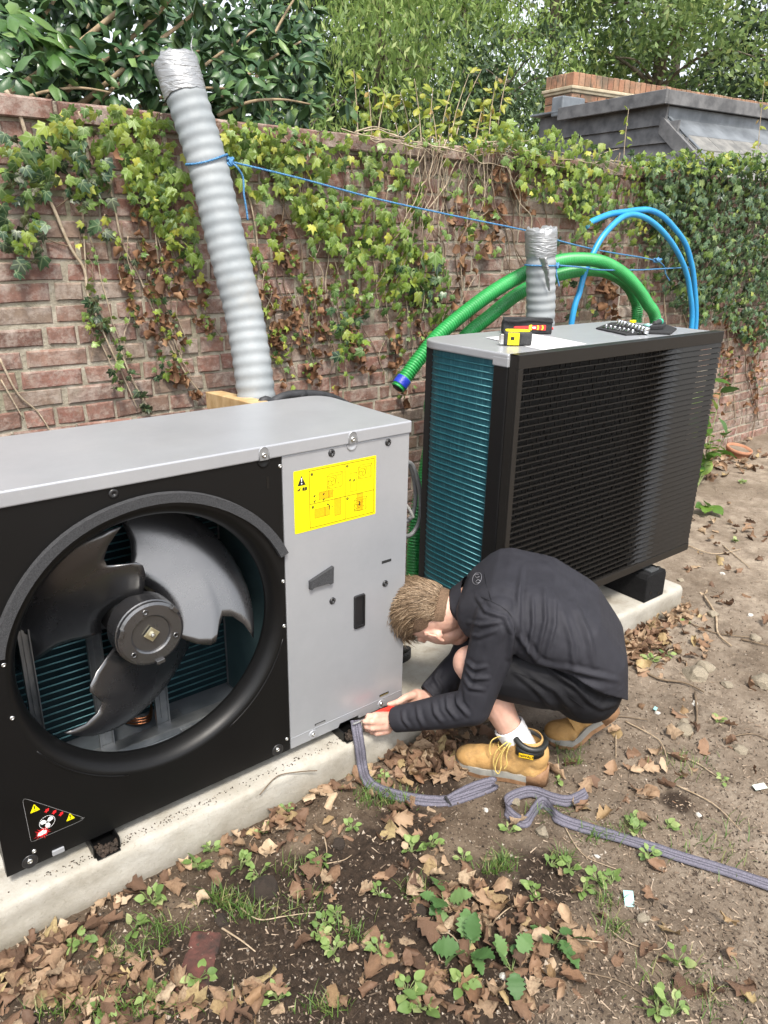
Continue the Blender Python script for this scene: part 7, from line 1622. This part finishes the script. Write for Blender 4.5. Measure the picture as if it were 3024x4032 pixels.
# ---- stones, clods, broken bricks
STN = mat('field_stone', (.16,.135,.10), (.36,.31,.23), .9, 0, 18, bs=70, bst=.6); CLOD = mat('soil_clod', (.020,.014,.010), (.055,.038,.027), .95, 0, 60, bs=120, bst=.8); FLINT = mat('pale_flint', (.42,.40,.36), (.62,.60,.56), .7, 0, 25, bs=60, bst=.5); OBR = mat('buried_brick', (.03,.019,.015), (.12,.042,.032), .9, 0, 22, bs=80, bst=.6)
def rock(u, v, s, m_, name, label, cat, group=None, sq=(1,1,.6), seed=0, sink=.3, p_=None):
    r_ = random.Random(seed+int(u*7+v)); bm = bmesh.new(); bmesh.ops.create_icosphere(bm, subdivisions=2, radius=1); ds = [(Vector((r_.gauss(0,1), r_.gauss(0,1), r_.gauss(0,1))).normalized(), r_.uniform(.55,.95)) for _ in range(9)]
    for v_ in bm.verts:
        for d_, k in ds:
            e = v_.co.dot(d_)-k
            if e > 0: v_.co -= d_*e
        v_.co *= 1+r_.uniform(-.11,.11)
    me = bpy.data.meshes.new(name); bm.to_mesh(me); bm.free(); me.materials.append(m_); at = me.attributes.new('rv', 'FLOAT', 'FACE')
    if p_ is None: p_ = P_g(u, v)
    if not free(p_) and name == 'stone': return
    o = link(name, me, None, M=Matrix.Translation(p_+Vector((0,0,s*sq[2]*(1-sink*2)*.5))) @ Matrix.Rotation(r_.uniform(0,6.28),4,'Z') @ Matrix.Diagonal((s*sq[0], s*sq[1], s*sq[2], 1)))
    return tag(o, label, cat, group)
for u, v, s in ((1500,1460,.055),(1655,1475,.06),(1480,1580,.035),(1300,1450,.03),(1520,1440,.045),(1170,1800,.028),(1390,1985,.018),(1480,1560,.02),(1110,1735,.022),(1405,1295,.03),(1540,1330,.03),(1600,1620,.03),(1280,1240,.025),(1010,1650,.02),(950,1585,.03),(1470,1255,.02),(1630,1380,.03),(1570,1480,.025),(1340,1430,.02)):
    rock(u, v, s, STN, 'stone', 'half buried tan stone in the soil', 'stone', 'stones in the soil')
for u, v, s in ((570,1925,.040),(730,1825,.022),(480,1990,.022),(905,1970,.020)): rock(u, v, s, CLOD, 'soil_clod', 'dark clod of earth in the foreground', 'clod', 'dark clods of earth', (1,1,.75))
for u, v, s in ((900,1665,.012),(915,1650,.010),(968,1660,.014),(1090,2112,.012),(1290,1850,.010),(1420,1540,.012),(1510,1760,.010),(1380,1310,.018),(1330,1390,.014),(1300,1370,.012),(1620,1330,.016),(1560,1240,.014),(1050,1750,.010),(1240,1440,.014),(1500,1520,.014)): rock(u, v, s, FLINT, 'stone', 'small white flint chip on the soil', 'stone', 'white flint chips', (1.2,.9,.6), 3)
q = MB(); b_ = P_g(432,2075); q.box((-.085,-.04,-.035),(.085,.04,.010), Matrix.Translation(b_) @ Matrix.Rotation(.9,4,'Z') @ Matrix.Rotation(.08,4,'Y')); tag(q.obj('broken_brick', OBR, bevel=.008), 'dark red brick half sunk in the soil at the lower left', 'brick')
# soil packed in the open ends of the unit's feet
for x, lb in ((-1.037,'lump of soil in the foot channel under the warning sticker'),(-.232,'lump of rooty soil under the service panel beside the strap')):
    q = MB()
    for k in range(40):
        c_ = Vector((x+rr.uniform(-.028,.028), -.044+abs(rr.gauss(0,.02)), -.030+abs(rr.gauss(0,.009)))); s_ = rr.uniform(.004,.011); R_ = Euler((rr.uniform(0,6), rr.uniform(0,6), rr.uniform(0,6))).to_matrix()
        q.add([c_+R_ @ Vector((a*s_*rr.uniform(.6,1.2), b*s_*rr.uniform(.6,1.2), d*s_*rr.uniform(.6,1.2))) for a, b, d in ((1,0,0),(-1,0,0),(0,1,0),(0,-1,0),(0,0,1),(0,0,-1))], [(0,2,4),(2,1,4),(1,3,4),(3,0,4),(2,0,5),(1,2,5),(3,1,5),(0,3,5)])
    tag(q.obj('soil_lump', CLOD), lb, 'soil')
# grit: thousands of crumbs, one mesh
q = MB(); g = np.random.default_rng(12); cnt = 0
GRIT = bpy.data.materials.new('grit'); mt, t, p, out = nodes('soil_grit'); t.links.new(ramp(t, rnd(t), [(0,(.02,.014,.010)),(.45,(.06,.042,.03)),(.7,(.16,.12,.085)),(.90,(.26,.21,.16)),(1,(.38,.34,.29))]), p.inputs['Base Color']); p.inputs['Roughness'].default_value = .95
TT = [Vector(a) for a in ((0,0,1),(.94,0,-.33),(-.47,.82,-.33),(-.47,-.82,-.33))]
while cnt < 11000:
    u, v = rr.uniform(-20,2050), 1250+970*rr.random()**.75
    if u < 1200 and v < 1560: continue
    p_ = wz(u, v, GZ)
    if not free(p_): continue
    cnt += 1; z_ = GZ+.0; q.cr = rr.random()*.999; s = rr.uniform(.0018,.0055)*(1.6 if rr.random() < .08 else 1); R_ = Euler((rr.uniform(0,6), rr.uniform(0,6), rr.uniform(0,6))).to_matrix(); q.add([Vector((p_.x, p_.y, 0))+R_ @ (a*s*rr.uniform(.6,1.4)) for a in TT], [(0,1,2),(0,2,3),(0,3,1),(1,3,2)])
vv = np.array(q.v); cx_ = vv.reshape(-1,4,3).mean(1); zz = gzf(cx_[:,0], cx_[:,1]); vv = vv.reshape(-1,4,3); vv[:,:,2] += (zz+.001)[:,None]; q.v = [tuple(a) for a in vv.reshape(-1,3)]
for k in range(420):
    cxk = rr.choice((-1.05,-1.05,-.5,-.24,-.24,-.9,-.75)); x_, y_ = cxk+rr.gauss(0,.09), -.004-abs(rr.gauss(0,.018)); s = rr.uniform(.0012,.0036); q.cr = rr.random()*.5; R_ = Euler((rr.uniform(0,6), rr.uniform(0,6), rr.uniform(0,6))).to_matrix()
    if y_ > -.033: q.add([Vector((x_, y_, ST+.001))+R_ @ (a*s) for a in TT], [(0,1,2),(0,2,3),(0,3,1),(1,3,2)])
tag(q.obj('soil_crumbs', mt), 'crumbs and grit scattered over the soil', 'grit', kind='stuff')
q = MB(); cnt = 0
while cnt < 9500:
    u, v = (rr.uniform(1150,2100), 900+1300*rr.random()) if rr.random() < .72 else (rr.uniform(-10,1680), rr.uniform(1560,2230))
    p_ = wz(u, v, GZ)
    if not free(p_) or p_.x > 5: continue
    cnt += 1; q.cr = .3+.699*rr.random(); L_, W2 = rr.uniform(.004,.016)*(2.0 if rr.random() < .12 else 1), rr.uniform(.0015,.004); a = rr.uniform(0,6.28); d_ = Vector((math.cos(a), math.sin(a), rr.gauss(0,.3))); s_ = Vector((-d_.y, d_.x, rr.gauss(0,.3))); c_ = Vector((p_.x, p_.y, 0)); b_ = c_+Vector((0,0,.002))
    q.add([c_-d_*L_*.5-s_*W2*.5, c_+d_*L_*.5-s_*W2*.3, c_+d_*L_*.45+s_*W2*.5, b_-d_*L_*.5+s_*W2*.4], [(0,1,2,3)])
vv = np.array(q.v).reshape(-1,4,3); cc2 = vv.mean(1); vv[:,:,2] += (gzf(cc2[:,0], cc2[:,1])+.003)[:,None]; q.v = [tuple(a) for a in vv.reshape(-1,3)]
mt, t, p, out = nodes('wood_chips'); t.links.new(ramp(t, rnd(t), [(0,(.07,.05,.035)),(.4,(.16,.115,.08)),(.75,(.25,.185,.13)),(1,(.34,.27,.20))]), p.inputs['Base Color']); p.inputs['Roughness'].default_value = .9
tag(q.obj('wood_chips', mt), 'chips and scraps of bark strewn over the dry soil', 'debris', kind='stuff')
# ---- twigs and roots
TWIG = mat('dry_twig', (.26,.19,.12), (.42,.33,.23), .85, 0, 40, bs=90, bst=.4); TWD = mat('dark_root', (.10,.07,.045), (.19,.14,.09), .9, 0, 40, bs=90, bst=.5)
def twig(pts, r, m_=TWIG, lift=.004):
    P = [P_g(u, v)+Vector((0,0,lift+r)) for u, v in pts]
    q = MB(); S_ = spline(P, 5); n = len(S_); q.tube(S_, [r*(1-.5*i/(n-1)) for i in range(n)], 5); tag(q.obj('twig', m_), 'thin dry twig lying on the soil', 'twig', 'twigs and roots on the soil')
for pts, r in (([(555,1940),(548,1890),(556,1850)],.004),([(520,1965),(560,1990),(615,1985),(680,1975),(730,1985)],.0022),([(480,2010),(520,2035),(552,2060)],.003),([(700,1870),(740,1862),(760,1850)],.002),([(960,1650),(1000,1610),(1040,1570)],.0025),([(905,1600),(930,1660),(945,1690)],.0018),([(1180,2005),(1230,2030),(1300,2040)],.003),([(1310,2005),(1355,2040),(1420,2055),(1440,2030),(1425,2005)],.0018),([(1370,1440),(1420,1470),(1480,1480),(1520,1500)],.006),([(1520,1290),(1545,1330),(1550,1370),(1580,1400)],.006),([(1380,1440),(1410,1420),(1470,1400)],.005),([(1600,1385),(1659,1400)],.005),([(1480,1180),(1540,1200),(1600,1190)],.004),([(1560,1180),(1620,1230)],.004),([(1470,1340),(1540,1370),(1620,1380)],.004),([(1250,1560),(1330,1550),(1400,1560)],.003),([(1500,1500),(1505,1560),(1490,1600)],.005),([(1440,1630),(1500,1650),(1560,1690)],.003),([(1330,1590),(1330,1640)],.0025),([(880,1900),(900,1960),(930,2010),(950,2080)],.003),([(930,2010),(970,2020),(1000,2050)],.0025),([(20,1980),(60,2040),(70,2110),(80,2190)],.003),([(60,2040),(100,2010),(80,1960),(40,1920)],.0022),([(1460,1700),(1540,1740),(1600,1800)],.003),([(1220,1790),(1260,1850),(1330,1880)],.002),([(700,1810),(706,1840),(702,1860)],.0025),([(1070,1990),(1110,1960),(1180,1950)],.002),([(1230,2100),(1330,2120),(1400,2160)],.0025),([(1560,1600),(1620,1590),(1659,1600)],.003),([(1350,1560),(1420,1600),(1440,1640)],.003)):
    twig(pts, r, TWIG if rr.random() < .7 else TWD)
tw = MB(); S_ = spline([Vector((-.60,-.065,-.052)), Vector((-.53,-.050,-.030)), Vector((-.46,-.062,-.040)), Vector((-.40,-.07,-.06))], 5); tw.tube(S_, .0018, 5); tag(tw.obj('twig', TWD), 'bare twig lying on the plinth edge', 'twig')
# ---- odd bits
def chip(u, v, w_, h_, rot, m_, label, cat, nm, tilt=.25):
    p_ = P_g(u, v)+Vector((0,0,.010)); q = MB(); q.box((-w_/2,-h_/2,-.0008),(w_/2,h_/2,.0008), Matrix.Translation(p_) @ Matrix.Rotation(rot,4,'Z') @ Matrix.Rotation(tilt,4,'X')); tag(q.obj(nm, m_), label, cat)
TURQ = mat('turquoise_plastic', (.20,.40,.40), (.26,.46,.45), .4, 0, 40)
chip(1358,1950,.026,.046,-.75,TURQ,'small pale turquoise plastic tag on the soil','tag','plastic_tag',.5); chip(1640,1705,.045,.020,-.4,mat('pale_glass', (.55,.62,.56), rough=.25),'flat pale shard near the right edge','shard','glass_shard')
chip(1415,1535,.022,.012,.3,TURQ,'tiny turquoise plastic scrap near the plinth end','scrap','plastic_scrap'); chip(905,1655,.03,.018,.6,WHT,'white plaster flake left of the near boot','flake','plaster_flake',.3)

bpy.context.view_layer.update(); ALL = list(COL.objects)
for nm, grp, noun in (('weed_plant', WG, 'small green weed'), ('twig', 'twigs and roots on the soil', 'thin dry twig'), ('stone', 'stones in the soil', 'half buried tan stone'), ('soil_clod', 'dark clods of earth', 'dark clod of earth'), ('stone', 'white flint chips', 'small white flint chip')):
    number([o for o in ALL if o.name.split('.')[0] == nm and o.get('group') == grp], noun)
